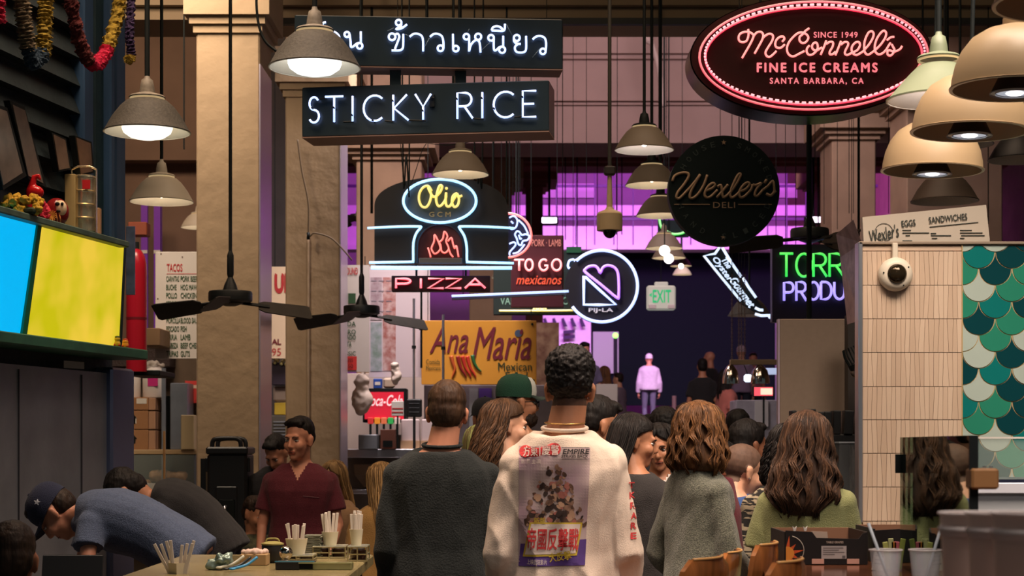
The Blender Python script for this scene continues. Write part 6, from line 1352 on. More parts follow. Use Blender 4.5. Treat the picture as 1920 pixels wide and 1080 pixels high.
# garlands
def garland(label, pts, rpx, cols_, d=.16, seed=0, name='garland'):
    P = cat_rom([LV(x, y, d) for x, y in pts], 14); t = stall(name, label, 'garland'); k = 7.8 / F; n = 16; Lp = len(P)
    segs = len(cols_); 
    for sidx, (f0, f1, m_) in enumerate(cols_):
        mb = MB(); sub = P[int(f0 * (Lp - 1)):int(f1 * (Lp - 1)) + 1]; v0 = len(mb.v)
        mb.tube(cat_rom(sub, 2), lambda u: rpx * k * (.92 + .12 * math.sin(u * 400)), n)
        for i, v in enumerate(mb.v): nz_ = noise.noise(Vector(v) * 90 + Vector((seed, 0, 0))); v = Vector(v); c_ = min(sub, key=lambda q: (q - v).length); mb.v[i] = tuple(v + (v - c_) * nz_ * .5)
        # soft pile of short threads
        rg = random.Random(seed + sidx)
        for j in range(700):
            c_ = sub[rg.randrange(len(sub))] + Vector((rg.uniform(-.004, .004), 0, rg.uniform(-.006, .006))); a = Vector((rg.gauss(0, 1), rg.gauss(0, 1), rg.gauss(0, .5))).normalized(); L_ = rpx * k
            b0 = c_ + a * L_ * .8; b1 = c_ + a * L_ * rg.uniform(1.1, 1.35); w_ = a.orthogonal().normalized() * .0013
            mb.add([b0 - w_, b0 + w_, b1], [(0, 1, 2)])
        mb.build('pile_section', m_, t, smooth=False)
    return t
g_mus = mat('pile_mustard', (150, 124, 40), .95, var=.5, vscale=60); g_cr = mat('pile_crimson', (196, 30, 70), .95, var=.3, vscale=60); g_dr = mat('pile_dark_red', (90, 34, 34), .95, var=.3, vscale=60); g_be = mat('pile_beige', (128, 112, 88), .95, var=.5, vscale=60); g_bl = mat('pile_navy', (40, 58, 74), .95, var=.3, vscale=60); g_pu = mat('pile_purple', (64, 48, 84), .95, var=.4, vscale=60)
garland('U shaped garland with dark red left leg, crimson bottom and mustard right leg', [(122, -60), (140, 40), (158, 100), (178, 120), (200, 95), (222, 20), (230, -60)], 13, [(0, .42, g_dr), (.42, .68, g_cr), (.68, 1, g_mus)], seed=1)
garland('beige fluffy garland hanging second from the left', [(34, -60), (40, 0), (46, 50), (52, 90)], 14, [(0, 1, g_be)], seed=5)
garland('mustard fluffy garland hanging left of the U shaped one', [(88, -60), (86, 0), (84, 50), (80, 104)], 13, [(0, 1, g_mus)], seed=6)
garland('navy fluffy garland end below the beige and mustard ones', [(52, 88), (62, 118), (80, 100)], 13, [(0, 1, g_bl)], seed=7)
garland('crimson garland cut by the left edge', [(-6, -60), (-4, 0), (-4, 42)], 12, [(0, 1, g_cr)], seed=8)
garland('purple and olive pompom garland beside the dark post', [(248, -60), (246, 0), (243, 60), (246, 105), (240, 112)], 9, [(0, .75, g_pu), (.75, 1, g_mus)], d=.2, seed=9)

# ---- back shelves between stall and first column ----
def pbox(name, label, cat, x0, y0, x1, y1, Y, dep, m, b=.006, partname='body', group=None):
    f = SF((x0 + x1) / 2, y1, Y); t = thing(name, label, cat, f.o, 0, group); f.bbox(MB(), x0, y0, x1, y1, -dep, 0, b).build(partname, m, t); return t, f
YS = 15.0
t = thing('storage_rack', 'steel storage rack with wooden shelf behind the stall, left of the first column', 'shelf', W(300, 1000, YS)); f = SF(300, 1000, YS); t.location.z = f.o.z = 0; fz0 = HY + ZC * F / YS; f.py = fz0
f.bbox(MB(), 200, 843, 372, 852, -.5, .02).build('shelf_board', mat('shelf_tan', (176, 146, 106), .5), t); f.bbox(MB(), 200, 921, 372, 932, -.5, .02).build('shelf_board', MATS['shelf_tan'], t)
f.box(MB(), 302, 690, 309, fz0, -.05, -.02).build('upright', m_steel, t); f.box(MB(), 200, 690, 204, fz0, -.5, -.46).build('upright', m_steel, t); f.box(MB(), 200, 655, 372, fz0, -.56, -.52).build('back_panel', mat('rack_back', (96, 78, 62), .8, var=.3, vscale=4), t)
for x in (240, 364): f.box(MB(), x, 853, x + 3, 921, -.02, 0).build('case_post', m_steel, t)
m_cb = mat('cardboard', (160, 112, 72), .8, var=.1, vscale=6); m_cb2 = mat('cardboard_pale', (176, 132, 100), .8)
for y0, y1, lab, ar in ((745, 769, 'top cardboard carton of three on the rack shelf', 0), (770, 805, 'middle cardboard carton of three with arrow and barcode', 1), (806, 843, 'bottom cardboard carton of three with up arrow', 1)):
    t, f = pbox('carton', lab, 'box', 200, y0, 278, y1, YS, .3, m_cb, .004, group='cardboard cartons stacked on the rack')
    f.bbox(MB(), 278.5, y0 + 1, 291, y1, -.3, -.003, .004).build('side_panel', m_cb2, t)
    if ar: c_ = y1 - 20; MB().poly([(f.x(251 + a), f.z(c_ + b)) for a, b in ((-3, 9), (3, 9), (3, 0), (6, 0), (0, -8), (-6, 0), (-3, 0))], -.003, 0).build('arrow_print', m_black, t)
    if lab[0] in 'tm': f.box(MB(), *((256, 747, 275, 757) if lab[0] == 't' else (237, 783, 256, 794)), 0, .003).build('barcode_label', mat('label_white', (214, 204, 190), .6), t)
m_jug = mat('jug_plastic', (226, 214, 206), .3, trans=.0)
for x0, x1, lab in ((228, 258, 'translucent white jug left on the cartons, no label'), (261, 302, 'translucent white jug with magenta label on the cartons')):
    f = SF((x0 + x1) / 2, 745, YS - .0); t = thing('plastic_jug', lab, 'jug', f.o + Vector((0, .14, 0))); r_ = (x1 - x0) / 2 * f.k; h_ = 60 * f.k
    MB().lathe([(r_ * .94, 0), (r_, .01), (r_, h_ * .82), (r_ * .9, h_ * .93), (r_ * .5, h_ * .99), (r_ * .3, h_)], 28).build('body', m_jug, t, smooth=True, sharp=40); MB().lathe([(r_ * .32, 0), (r_ * .32, .012)], 18, c=(0, 0, h_)).build('cap', m_white, t)
    if x0 > 250: MB().box(-.03, -r_ - .004, .1, .058, -r_ + .01, .19).build('label', mat('magenta', (200, 40, 120), .5), t)
f = SF(280, 690, YS); t = thing('plastic_bag', 'crumpled clear plastic bag lying on the white jugs', 'bag', f.o + Vector((0, .1, 0))); mb = MB(); mb.ell((0, 0, .03), (.10, .06, .035)); link('film', noisy(mb, .01, .03, 22), t, mat('film', (200, 186, 170), .2, alpha=.5))
t, f = pbox('basket', 'dark brown woven basket on top of the rack', 'basket', 205, 650, 318, 688, YS + .25, .3, mat('basket', (54, 40, 36), .8, bump=.5, bscale=60)); f.box(MB(), 203, 648, 320, 652, -.3, .01).build('rim', m_black, t)
t, f = pbox('steel_cabinet', 'stainless cabinet on the rack right of the cartons', 'cabinet', 319, 718, 351, 843, YS + .1, .3, m_steel)
t, f = pbox('dark_bottle', 'tall dark slab standing between the post and the steel cabinet', 'board', 303, 742, 319, 843, YS + .2, .1, m_black)
t, f = pbox('box', 'upright pale card box right of the steel cabinet', 'box', 339, 778, 364, 843, YS - .05, .12, mat('pale_box', (196, 172, 130), .6))
t, f = pbox('notice', 'red notice with pale print left of the first column', 'sign', 347, 714, 380, 756, YS + .4, .02, mat('notice_red', (206, 60, 54), .6), .002); f.box(MB(), 351, 722, 372, 728, 0, .003).build('print', mat('notice_print', (226, 190, 170), .6), t)
t, f = pbox('broom_stick', 'wooden stick leaning upright in front of the rack', 'stick', 305.5, 808, 309.5, 935, YS - .3, .02, mat('stick_wood', (190, 140, 86), .6), .004)
rng = random.Random(8)
for i, (x, y, w_, h_) in enumerate(((262, 905, 30, 22), (300, 890, 26, 22), (330, 892, 26, 20), (318, 910, 30, 14), (285, 911, 26, 12))):
    f = SF(x, y + h_ / 2 if y > 895 else 921, YS + .05); f = SF(x, 921 - (0 if y > 895 else 18), YS + .12 + .01 * i); t = thing('bread_bag', 'clear bag of bread rolls in the glass case, %s' % ['leftmost', 'upper middle', 'upper right', 'lower right', 'lower middle'][i], 'bread', f.o, 0, 'bags of bread rolls in the glass case')
    mb = MB(); 
    for j in range(4): mb.ell(((j - 1.5) * w_ * .5 * f.k * .7, 0, h_ * .5 * f.k), (w_ * .28 * f.k, .05, h_ * .5 * f.k))
    link('rolls', noisy(mb, .012, .01, 18, 1, i), t, mat('bread', (190, 140, 90), .5, var=.4, vscale=14))
t, f = pbox('tray_label', 'white paper label tray at the front of the glass case', 'label', 303, 905, 340, 919, YS - .01, .02, MATS['label_white'], .002)
t, f = pbox('tray_label', 'second white paper label, left in the glass case', 'label', 262, 906, 292, 918, YS - .02, .02, MATS['label_white'], .002)
f = SF(302, 888, YS - .04); t = thing('case_glass', 'clear glass front of the bread case', 'glass', f.o); f.box(MB(), 243, 853, 364, 921, 0, .006).build('pane', mat('case_glass', (200, 210, 200), .03, alpha=.16, spec=.8), t)
# goods in the narrow gap between the columns
t, f = pbox('box', 'yellow box in the gap between the two columns', 'box', 514, 755, 545, 778, 17.2, .2, mat('box_yellow', (190, 160, 50), .6))
t, f = pbox('vent_grille', 'grey slatted grille in the gap between the columns', 'grille', 508, 779, 545, 1000, 17.2, .2, mat('grille_grey', (84, 78, 70), .6))
for i in range(9): f.box(MB(), 513, 790 + i * 6, 545, 792 + i * 6, 0, .01).build('slat', m_steel, t)
t, f = pbox('flower_box', 'dark planter with pale blossoms in the gap between the columns', 'planter', 510, 680, 545, 722, 17.1, .2, mat('planter_plum', (44, 32, 48), .7))
for i in range(9): MB().ell((f.x(514 + (i * 7) % 26), -.02, f.z(672 + (i * 5) % 12)), (.018, .018, .018), 8, 6).build('blossom', mat('blossom_cream', (200, 190, 130), .7), t)
t, f = pbox('wrapped_bundle', 'white wrapped bundle under the planter', 'bundle', 512, 724, 545, 753, 17.2, .2, mat('bundle_white', (196, 176, 170), .6), .02)
# red cylinder, poster, wood box, duct
f = SF(256, 612, 13.2); t = thing('gas_cylinder', 'tall glossy red cylinder behind the stall end', 'cylinder', f.o); r_ = 19 * f.k
MB().lathe([(r_, 0), (r_, 1)] and [(r_, -.35), (r_, 100 * f.k), (r_ * .96, 118 * f.k), (r_ * .8, 132 * f.k), (r_ * .5, 142 * f.k), (r_ * .2, 146 * f.k)], 32).build('tank', mat('tank_red', (170, 22, 40), .25), t, smooth=True, sharp=50)
MB().lathe([(r_ * 1.02, 0), (r_ * 1.02, .02)], 32, c=(0, 0, 12 * f.k)).build('band', mat('band_red', (110, 20, 30), .4), t); MB().cyl((0, 0, 144 * f.k), (0, 0, 158 * f.k), .02, 12).build('valve', m_black, t)
t, f = pbox('table', 'dark table top carrying the red cylinder', 'table', 236, 694, 300, 704, 13.3, .6, m_black); t.location.z
t, f = pbox('poster', 'narrow blue grey poster beside the stall end', 'poster', 236, 424, 253, 553, 9.4, .01, mat('poster_blue', (90, 104, 130), .3, var=.5, vscale=12), .002)
t, f = pbox('box', 'small wooden box high up behind the stall end', 'box', 240, 416, 275, 441, 13.8, .15, mat('box_wood', (130, 60, 34), .6))
t, f = pbox('counter_unit', 'tan ledge under the red cylinder, behind the stall', 'counter', 236, 615, 300, 648, 13.6, .4, mat('ledge_tan', (150, 118, 86), .7))
for x, w_ in ((272, 12), (297, 14)):
    f = SF(x, 470, 21.8); t = thing('lit_strip', 'purple lit vertical wall strip %s behind the TACOS board' % ('left' if x < 290 else 'right'), 'wall strip', f.o); f.box(MB(), x - w_ / 2, 385, x + w_ / 2, 952, 0, .05).build('panel', mat('strip_purple', (130, 60, 190), .6), t); f.box(MB(), x - w_ / 2, 470, x + w_ / 2, 476, .05, .06).build('cross_bar', m_white, t)  # purple light is put into the strip's colour

# ---- insulated drink dispenser ----
Y = 11.7; f = SF(426, 1090, Y); f.o.z = 0; t = thing('drink_dispenser', 'tall black insulated drink dispenser in front of the first column', 'drink dispenser', f.o); f.py = HY + ZC * F / Y
m_pl = mat('black_plastic', (34, 34, 36), .38)
f.bbox(MB(), 388, 850, 463, 1010, -.32, 0, .018).build('body', m_pl, t); f.bbox(MB(), 386, 838, 465, 852, -.33, .01, .01).build('lid', m_pl, t)
for d in (0, .22): MB().tube(cat_rom([f(396, 840, -d - .04), f(397, 828, -d - .04), f(404, 823, -d - .04), f(426, 822, -d - .04), f(443, 823, -d - .04), f(449, 829, -d - .04), f(450, 840, -d - .04)], 5), .016, 10).build('handle', m_pl, t, smooth=True)
f.bbox(MB(), 405, 912, 445, 1000, 0, .012, .006).build('front_panel', m_pl, t); f.bbox(MB(), 409, 936, 441, 985, .012, .02, .006).build('spigot_recess', m_black, t)
MB().tube([f(424, 950, .02), f(424, 950, .06), f(424, 962, .07)], .012, 10).build('spigot', m_steel_b, t, smooth=True)
for x in (384, 463): f.bbox(MB(), x, 858, x + 5, 885, -.06, -.02, .004).build('latch', m_pl, t)
f.bbox(MB(), 380, 1010, 470, 1022, -.36, .03, .01).build('base', m_pl, t)
t, f2_ = pbox('cart', 'black cart under the drink dispenser', 'cart', 372, 1022, 478, 1240, Y - .02, .4, m_black); t.location.z = 0; 
for ch in t.children: ch.location.z = ZC + (HY - 1240) * Y / F
f = SF(374, 1010, 11.9); t = thing('side_rail', 'thin black rail box left of the drink dispenser', 'rail', f.o); f.box(MB(), 375, 860, 385, 1250, -.1, -.02).build('rail', m_pl, t)
t, f = pbox('stool_top', 'tan round stool top right of the bending pair', 'stool', 418, 994, 448, 1006, 10.4, .12, mat('stool_tan', (170, 134, 100), .6))
f.box(MB(), 422, 1006, 426, 1300, -.02, -.05).build('leg', m_black, t); f.box(MB(), 440, 1006, 444, 1300, -.02, -.05).build('leg', m_black, t)

# ---- kitchen right of the second column ----
YK = 16.2
def kbox(name, label, cat, x0, y0, x1, y1, m, Y=YK, dep=.2, b=.005, part='body'): return pbox(name, label, cat, x0, y0, x1, y1, Y, dep, m, b, part)
t, f = kbox('kitchen_wall', 'pale tiled kitchen back wall under the poster panel', 'wall', 630, 700, 900, 1110, mat('kitchen_wall', (196, 178, 170), .5, var=.15, vscale=2), Y=17.3, dep=.1)
t, f = kbox('steel_counter', 'steel kitchen counter right of the second column with lower shelf', 'counter', 640, 842, 900, 858, m_steel_b, dep=.6, part='top')
f.box(MB(), 640, 858, 900, 1105, -.6, -.5).build('back_panel', mat('steel_grey', (150, 140, 132), .4, metal=.5, var=.2, vscale=4), t); f.bbox(MB(), 640, 918, 900, 926, -.6, .0).build('lower_shelf', m_steel_b, t)
for x in (645, 770): f.box(MB(), x, 858, x + 5, 1105, -.06, -.02).build('leg', m_steel, t)
MB().lathe([(.10, 0), (.19, .12), (.20, .22)], 4, c=(f.x(697), .3, f.z(915))).build('hopper', mat('hopper_grey', (176, 160, 144), .4, metal=.4), t)
# drink machine
t, f = kbox('soda_machine', 'black soda machine with red lit panel lettered in white script', 'drink machine', 680, 728, 762, 792, m_black, Y=YK + .1, dep=.3, part='housing')
f.box(MB(), 684, 735, 757, 786, 0, .01).build('red_panel', mat('soda_red', (196, 20, 40), .3, emit=lin((216, 50, 70)), estr=.55), t)
mb = MB(); f.text(mb, 'Coca-Cola', 685, 741, 755, 761, .014, shear=.4, bold=.02); mb.build('script_lettering', mat('soda_white', (240, 220, 220), .4, emit=(.9, .6, .65), estr=.5), t)
for i, c in enumerate(((220, 60, 60), (236, 150, 50), (226, 120, 80), (60, 180, 90), (220, 200, 190))):
    x = 690 + i * 12.5; f.bbox(MB(), x, 783, x + 10.5, 795, .01, .04, .004).build('flavour_tag', mat('tag_%d' % i, c, .4, emit=lin(c), estr=.3), t); f.box(MB(), x + 3, 795, x + 7, 815, .0, .04).build('nozzle', m_black, t)
f.box(MB(), 680, 815, 762, 842, -.3, -.2).build('drip_back', MATS['steel_grey'], t)
t, f = kbox('menu_card', 'white card with red lines in front of the soda machine', 'card', 734, 752, 757, 780, m_white, Y=YK - .05, dep=.02); [f.box(MB(), 735, y, 756, y + 2, 0, .003).build('red_line', MATS['red_letter'], t) for y in (765, 772)]; f.box(MB(), 744, 780, 747, 842, -.015, -.005).build('stand', m_black, t)
for x0, x1, lab in ((752, 786, 'stack of white paper trays beside the soda machine'), (790, 812, 'second stack of white paper trays half hidden by the sweater head')): 
    t, f = kbox('paper_stack', lab, 'paper trays', x0, 786, x1, 832, mat('tray_white', (226, 206, 206), .6), Y=YK + .05, dep=.15, b=.01); f.box(MB(), x0 - 1, 826, x1 + 1, 842, -.16, .01).build('tray_base', mat('tray_tan', (206, 166, 130), .6), t)
t, f = kbox('card_terminal', 'black terminal on a thin stand beside the paper trays', 'terminal', 762, 748, 791, 782, m_pl, Y=YK - .2, dep=.04, b=.01); f.box(MB(), 774, 782, 779, 842, -.03, -.01).build('stand', m_pl, t)
for i in range(3): f.box(MB(), 767, 756 + i * 8, 786, 757 + i * 8, 0, .003).build('vent_slot', m_steel, t)
t, f = kbox('steel_box', 'dark steel napkin box on the kitchen counter', 'box', 672, 815, 707, 842, m_steel, Y=YK - .1)
t, f = kbox('napkin_box', 'brown wooden box with dark slot on the kitchen counter', 'box', 713, 805, 741, 842, mat('box_brown', (110, 66, 52), .6), Y=YK - .1); f.box(MB(), 718, 826, 736, 838, 0, .003).build('slot', m_black, t)
f = SF(680, 740, YK - .2); t = thing('plastic_bag', 'white carrier bags hanging in front of the kitchen', 'bag', f.o); mb = MB(); mb.ell((0, 0, .1), (.07, .05, .1)); mb.ell((-.01, 0, -.05), (.10, .06, .14)); mb.cap((0, 0, .15), (.02, 0, .22), .03, .02); link('film', noisy(mb, .014, .035, 9, 1), t, mat('bag_white', (214, 196, 184), .5)); MB().cyl((.02, .02, .2), (.02, .02, 1.3), .004, 6).build('hook', m_black, t)
t, f = kbox('label_box', 'small blue box on top of the soda machine', 'box', 700, 710, 716, 728, mat('label_blue', (40, 80, 170), .5), Y=YK + .1, dep=.1); f.box(MB(), 703, 716, 713, 722, 0, .003).build('print', m_white, t)
t, f = kbox('tin', 'beige canister lying on top of the soda machine', 'tin', 718, 708, 740, 728, mat('tin_beige', (190, 170, 150), .5), Y=YK + .1, dep=.1, b=.02)
f = SF(742, 700, YK - .3); t = thing('plastic_bag', 'crumpled white bag hanging from the poster panel edge', 'bag', f.o); mb = MB(); mb.ell((0, 0, 0), (.05, .04, .11)); link('film', noisy(mb, .014, .03, 14, 1), t, MATS['bag_white'])
for x, y0, y1, lab, Yp in ((776, 560, 748, 'shiny steel pole above the black terminal', YK - .25), (831, 590, 722, 'thin chrome pole in front of the orange board', 15.6), (790, 548, 690, 'dark pole left of the orange board', 15.7)):
    f = SF(x, y1, Yp); t = thing('pole', lab, 'pole', f.o); MB().cyl((0, 0, 0), (0, 0, (y1 - y0) * f.k), .012 if x != 790 else .01, 10).build('shaft', m_steel_b if x != 790 else m_black, t, smooth=True, sharp=40); MB().lathe([(.02, 0), (.02, .03)], 12, c=(0, 0, (y1 - y0) * f.k * .5)).build('collar', m_black, t)
t, f = kbox('steel_partition', 'grey steel panel under the orange board', 'panel', 795, 722, 1050, 1060, mat('under_panel', (136, 126, 132), .5, var=.3, vscale=3), Y=16.6, dep=.2)
f.box(MB(), 898, 728, 922, 790, 0, .02).build('purple_panel', mat('violet_sheet', (110, 80, 180), .5), t); f.box(MB(), 880, 728, 896, 800, 0, .03).build('bright_panel', mat('sheet_pale', (190, 196, 204), .4), t)
t, f = kbox('white_counter', 'pale counter box left of the walking man', 'counter', 1118, 720, 1158, 800, mat('counter_pale', (180, 176, 172), .5), Y=22, dep=.5)
# shoes silhouettes on the lilac wall
f = SF(1052, 640, 43.4); t = thing('wall_display', 'row of small dark silhouettes on the lilac wall left of the dark entrance', 'display', f.o)
for i in range(5):
    x = 1018 + i * 17; P = [(x, 598), (x + 5, 596), (x + 9, 606), (x + 12, 612), (x + 4, 613), (x + 2, 606)]; MB().poly([(f.x(a), f.z(b)) for a, b in P][::-1], -.04, 0).build('silhouette', mat('plum_dark', (50, 34, 70), .7), t)
for y in (620, 630): MB().poly([(f.x(a), f.z(b)) for a, b in ((1056, y), (1078, y - 2), (1078, y + 4), (1056, y + 6))][::-1], -.04, 0).build('silhouette', MATS['plum_dark'], t)
f = SF(1154, 629, 42); t = thing('signal_light', 'small green light glowing in front of the pale door', 'light', f.o); MB().ell((0, 0, 0), (.07, .07, .07), 14, 8).build('lens', mat('green_glow', (120, 255, 60), .3, emit=(.25, 1, .12), estr=3), t, smooth=True); MB().cyl((0, 0, -.07), (0, 0, -2.2), .05, 8).build('post', m_black, t)
for x, lab in ((1264, 'pale pink bollard post right of the walking man'), (1373, 'pale pink bollard post under the heat lamps')):
    f = SF(x, 790, 27); t = thing('bollard', lab, 'post', f.o); t.location.z = zramp(27); MB().lathe([(.035, 0), (.035, ZC + (HY - 742) * 27 / F - zramp(27))], 12).build('shaft', mat('bollard_pink', (230, 180, 200), .5), t)

# ---- right side: heat lamps, panel, menus ----
YR = 14.5; f = SF(1412, 680, YR); t = thing('heat_lamp_bar', 'tan bar with two polished bell heat lamps hung on chains', 'heat lamp', f.o)
f.bbox(MB(), 1369, 674, 1458, 684, -.05, 0, .004).build('bar', mat('bar_tan', (140, 118, 96), .5), t)
for x, w_ in ((1371, 16), (1426, 18)):
    r_ = w_ * f.k; b_ = MB().lathe([(r_, -.14), (r_ * .98, -.10), (r_ * .78, -.03), (r_ * .4, .01), (r_ * .2, .02)], 32, c=(f.x(x), .03, f.z(688)), cap=False).build('bell', mat('chrome', (220, 210, 200), .12, metal=1), t, smooth=True)
    MB().ell((f.x(x), .03, f.z(706)), (.03, .03, .04), 14, 8).build('bulb', mat('heat_bulb', (255, 240, 230), .3, emit=(1, .9, .85), estr=1.2), t, smooth=True)
for i, x in enumerate((1373, 1386, 1391, 1397)):
    mb = MB()
    for j in range(42):
        z0 = f.z(674) + j * .0175; mb.tube([(f.x(x) + (.006 * math.cos(a) if j % 2 else 0), .02 + (0 if j % 2 else .006 * math.cos(a)), z0 + .012 * math.sin(a)) for a in [2 * PI * q / 8 for q in range(8)]], .0022, 4, closed=True)
    tag(mb.build('chain', mat('chain_metal', (130, 110, 100), .4, metal=.8), t), None, None, kind='stuff'); MB().cyl(f(x, 514, -.02), (f.x(x), .02, 8.6 - f.o.z), .003, 6).build('suspension_wire', m_black, t)
t, f = pbox('lit_sign', 'small red and cream lit sign under the heat lamps', 'sign', 1412, 724, 1451, 744, 17, .05, m_black, .004); f.box(MB(), 1414, 726, 1449, 742, 0, .006).build('lit_face', mat('lit_red', (220, 60, 60), .4, emit=(1, .12, .16), estr=.9), t); f.box(MB(), 1426, 728, 1448, 740, .006, .01).build('cream_field', mat('lit_cream', (240, 220, 180), .4, emit=(1, .8, .6), estr=.9), t); f.box(MB(), 1431, 744, 1434, 860, -.04, -.01).build('stand', m_black, t)
t, f = pbox('display_counter', 'pale glass fronted counter under the small lit sign', 'counter', 1380, 750, 1458, 1000, 17.5, .5, mat('counter_grey', (150, 146, 156), .4, var=.3, vscale=5)); f.box(MB(), 1415, 752, 1440, 800, 0, .02).build('crate', mat('crate_grey', (180, 176, 176), .5), t)
t, f = pbox('bright_strip', 'pale blue lit shelf strip right of the bell lamps', 'light', 1436, 690, 1460, 702, 16, .05, mat('strip_blue', (180, 200, 240), .4, emit=(.6, .7, 1), estr=.6))
t, f = pbox('bright_lamp', 'cool white glowing lamp head under the heat lamps', 'light', 1396, 702, 1410, 716, 15.2, .05, mat('cool_glow', (240, 250, 255), .4, emit=(.7, .85, 1), estr=3), .012, 'lens'); MB().cyl(f(1403, 702, -.03), f(1396, 684, -.03), .004, 6).build('arm', m_black, t)
f = SF(1530, 830, 9.9); f.o.z = 0; f.py = HY + ZC * F / 9.9; t = thing('partition_panel', 'plain beige grey partition panel left of the tiled wall', 'panel', f.o)
f.bbox(MB(), 1462, 598, 1594, f.py, -.06, 0, .004).build('panel', mat('panel_beige', (160, 138, 120), .7, var=.05, vscale=30), t)
f.box(MB(), 1459, 598, 1462, f.py, -.06, 0).build('edge_strip', mat('edge_pale', (200, 180, 200), .5), t)
f = SF(1603, 830, 9.5); f.o.z = 0; f.py = HY + ZC * F / 9.5; t = thing('dark_post', 'dark brown post between the beige panel and the tiled wall', 'post', f.o); f.box(MB(), 1590, 590, 1625, f.py, -.1, 0).build('post', mat('post_brown', (50, 42, 38), .6), t)
f = SF(1606, 680, 9.2); t = thing('cage_lamp', 'black wire cage lamp tilted beside the tiled wall', 'lamp', f.o); mb = MB(); mb.M = Matrix.Rotation(R(-25), 4, 'Y')
for a in range(0, 360, 45): mb.tube([(.045 * math.cos(R(a)), .045 * math.sin(R(a)), 0), (.05 * math.cos(R(a)), .05 * math.sin(R(a)), .05), (.04 * math.cos(R(a)), .04 * math.sin(R(a)), .09)], .004, 5)
mb.build('cage', m_black, t); mb = MB(Matrix.Rotation(R(-25), 4, 'Y')); mb.lathe([(.05, -.03), (.05, 0)], 20); mb.build('collar', m_black, t); MB().ell((-.0, 0, -.05), (.035, .035, .035)).build('glass', mat('lamp_glass', (180, 170, 160), .1, trans=.8), t, smooth=True); MB().box(-.01, .04, -.02, .01, .1, .0).build('bracket', m_black, t)
f = SF(1560, 815, 9.0); f.o.z = 0; f.py = HY + ZC * F / 9.0; t = thing('menu_stand', 'black stand carrying a row of black menu folders', 'stand', f.o)
f.bbox(MB(), 1484, 814, 1614, f.py, -.22, 0, .006).build('cabinet', mat('stand_black', (30, 32, 34), .5), t)
xs = [(1489, 769, 9), (1501, 771, 12), (1511, 768, 14), (1519, 766, 15), (1536, 772, 13), (1549, 771, 14), (1566, 769, 14), (1586, 769, 17), (1607, 768, 7)]
for i, (x, y, w_) in enumerate(xs):
    g = SF(x + w_ / 2, 814, 8.95 - .01 * (i % 3)); o = thing('menu_folder', 'black menu folder, number %s from the left in the upright row' % ['one', 'two', 'three', 'four', 'five', 'six', 'seven', 'eight', 'nine'][i], 'menu', g.o + Vector((0, .05, 0)), 0, 'black menu folders standing in a row')
    mb = MB(Matrix.Rotation(R((-2, 1, 0, -1, 2, 0, 1, 3, 8)[i]), 4, 'Y')); g.bbox(mb, x, y, x + w_, 814, -.10, 0, .003); mb.build('cover', mat('folder_black', (32, 34, 36), .45), o); mb = MB(Matrix.Rotation(R((-2, 1, 0, -1, 2, 0, 1, 3, 8)[i]), 4, 'Y')); g.box(mb, x + 1, y + 1, x + w_ - 1, y + 3, -.1, .001); mb.build('band', mat('folder_band', (60, 62, 64), .5), o)
t, f = pbox('acrylic_case', 'clear acrylic brochure case beside the tiled wall', 'case', 1574, 829, 1612, 1000, 8.7, .12, mat('acrylic', (120, 126, 130), .08, alpha=.45), .003); f.box(MB(), 1600, 835, 1611, 1000, -.1, -.02).build('brochures', mat('brochure_grey', (140, 140, 140), .5, var=.5, vscale=20), t); f.box(MB(), 1573, 828, 1613, 831, -.12, .004).build('lid', mat('acrylic_lid', (170, 180, 190), .2), t)
for ch in t.children: pass

# ---- left counter with condiments ----
zc_ = 1.09
t = thing('service_counter', 'service counter with glass top at the bottom, left of the black sweater', 'counter', (-.95, 6.3, 0))
MB().bbox(-.36, -.70, .0, .34, .66, 1.04, .01).build('body', mat('counter_dark', (50, 46, 40), .6), t); MB().bbox(-.40, -.74, 1.045, .38, .72, 1.09, .006).build('worktop', mat('counter_tan', (150, 136, 96), .25, var=.2, vscale=6), t)
def on_counter(px, Y, name, label, cat, group=None, sc_=.87):
    Y = 6.0 + (Y - 6.6) * .6; p = W(px, 900, Y); t = thing(name, label, cat, (p.x, Y, zc_), 0, group); t.scale = (sc_,) * 3; return t, Y / F
m_paper = mat('wrapper_paper', (226, 214, 200), .7); m_cupc = mat('cup_cream', (222, 210, 180), .5)
def straw_cup(px, Y, top, h, wpx, n, label, zb=None, sq=False, seed=0, fan_=.25, lpx=38):
    t, k = on_counter(px, Y, 'straw_cup', label, 'cup', sc_=1); z0 = (ZC - (top - HY) * k) - h * k; t.location.z = z0; r_ = wpx / 2 * k; H_ = h * k
    MB().lathe([(r_ * .72, 0), (r_, H_), (r_ * .94, H_), (r_ * .68, .004)], 4 if sq else 28, cap=True).build('cup', m_cupc, t, smooth=not sq, sharp=40)
    rg = random.Random(seed)
    for i in range(n):
        a = rg.uniform(-fan_, fan_); x = (i + .5) / n * 2 - 1; L_ = (H_ + rg.uniform(.75, 1.05) * lpx * k); y = rg.uniform(-.4, .4) * r_
        MB(Matrix.Translation((x * r_ * .55, y, .01)) @ Matrix.Rotation(a * .5 + x * fan_, 4, 'Y')).bbox(-.0055, -.002, 0, .0055, .002, L_, .001).build('wrapped_straw', m_paper, t)
    return t, k, z0
straw_cup(335, 6.6, 1055, 40, 44, 9, 'square white cup of wrapped straws beside the bending man', sq=True, seed=1, fan_=.38, lpx=38)
t, k, z0 = straw_cup(556, 7.6, 1010, 30, 42, 8, 'cream cup of wrapped chopsticks fanned out left, on a glass caddy', seed=2, fan_=.22, lpx=24)
straw_cup(619, 8.0, 997, 26, 32, 7, 'cream cup of wrapped straws on the wire jar rack', seed=3, fan_=.12, lpx=32)
straw_cup(668, 7.7, 992, 30, 26, 9, 'cup of white straws beside the black sweater', seed=4, fan_=.05, lpx=30)
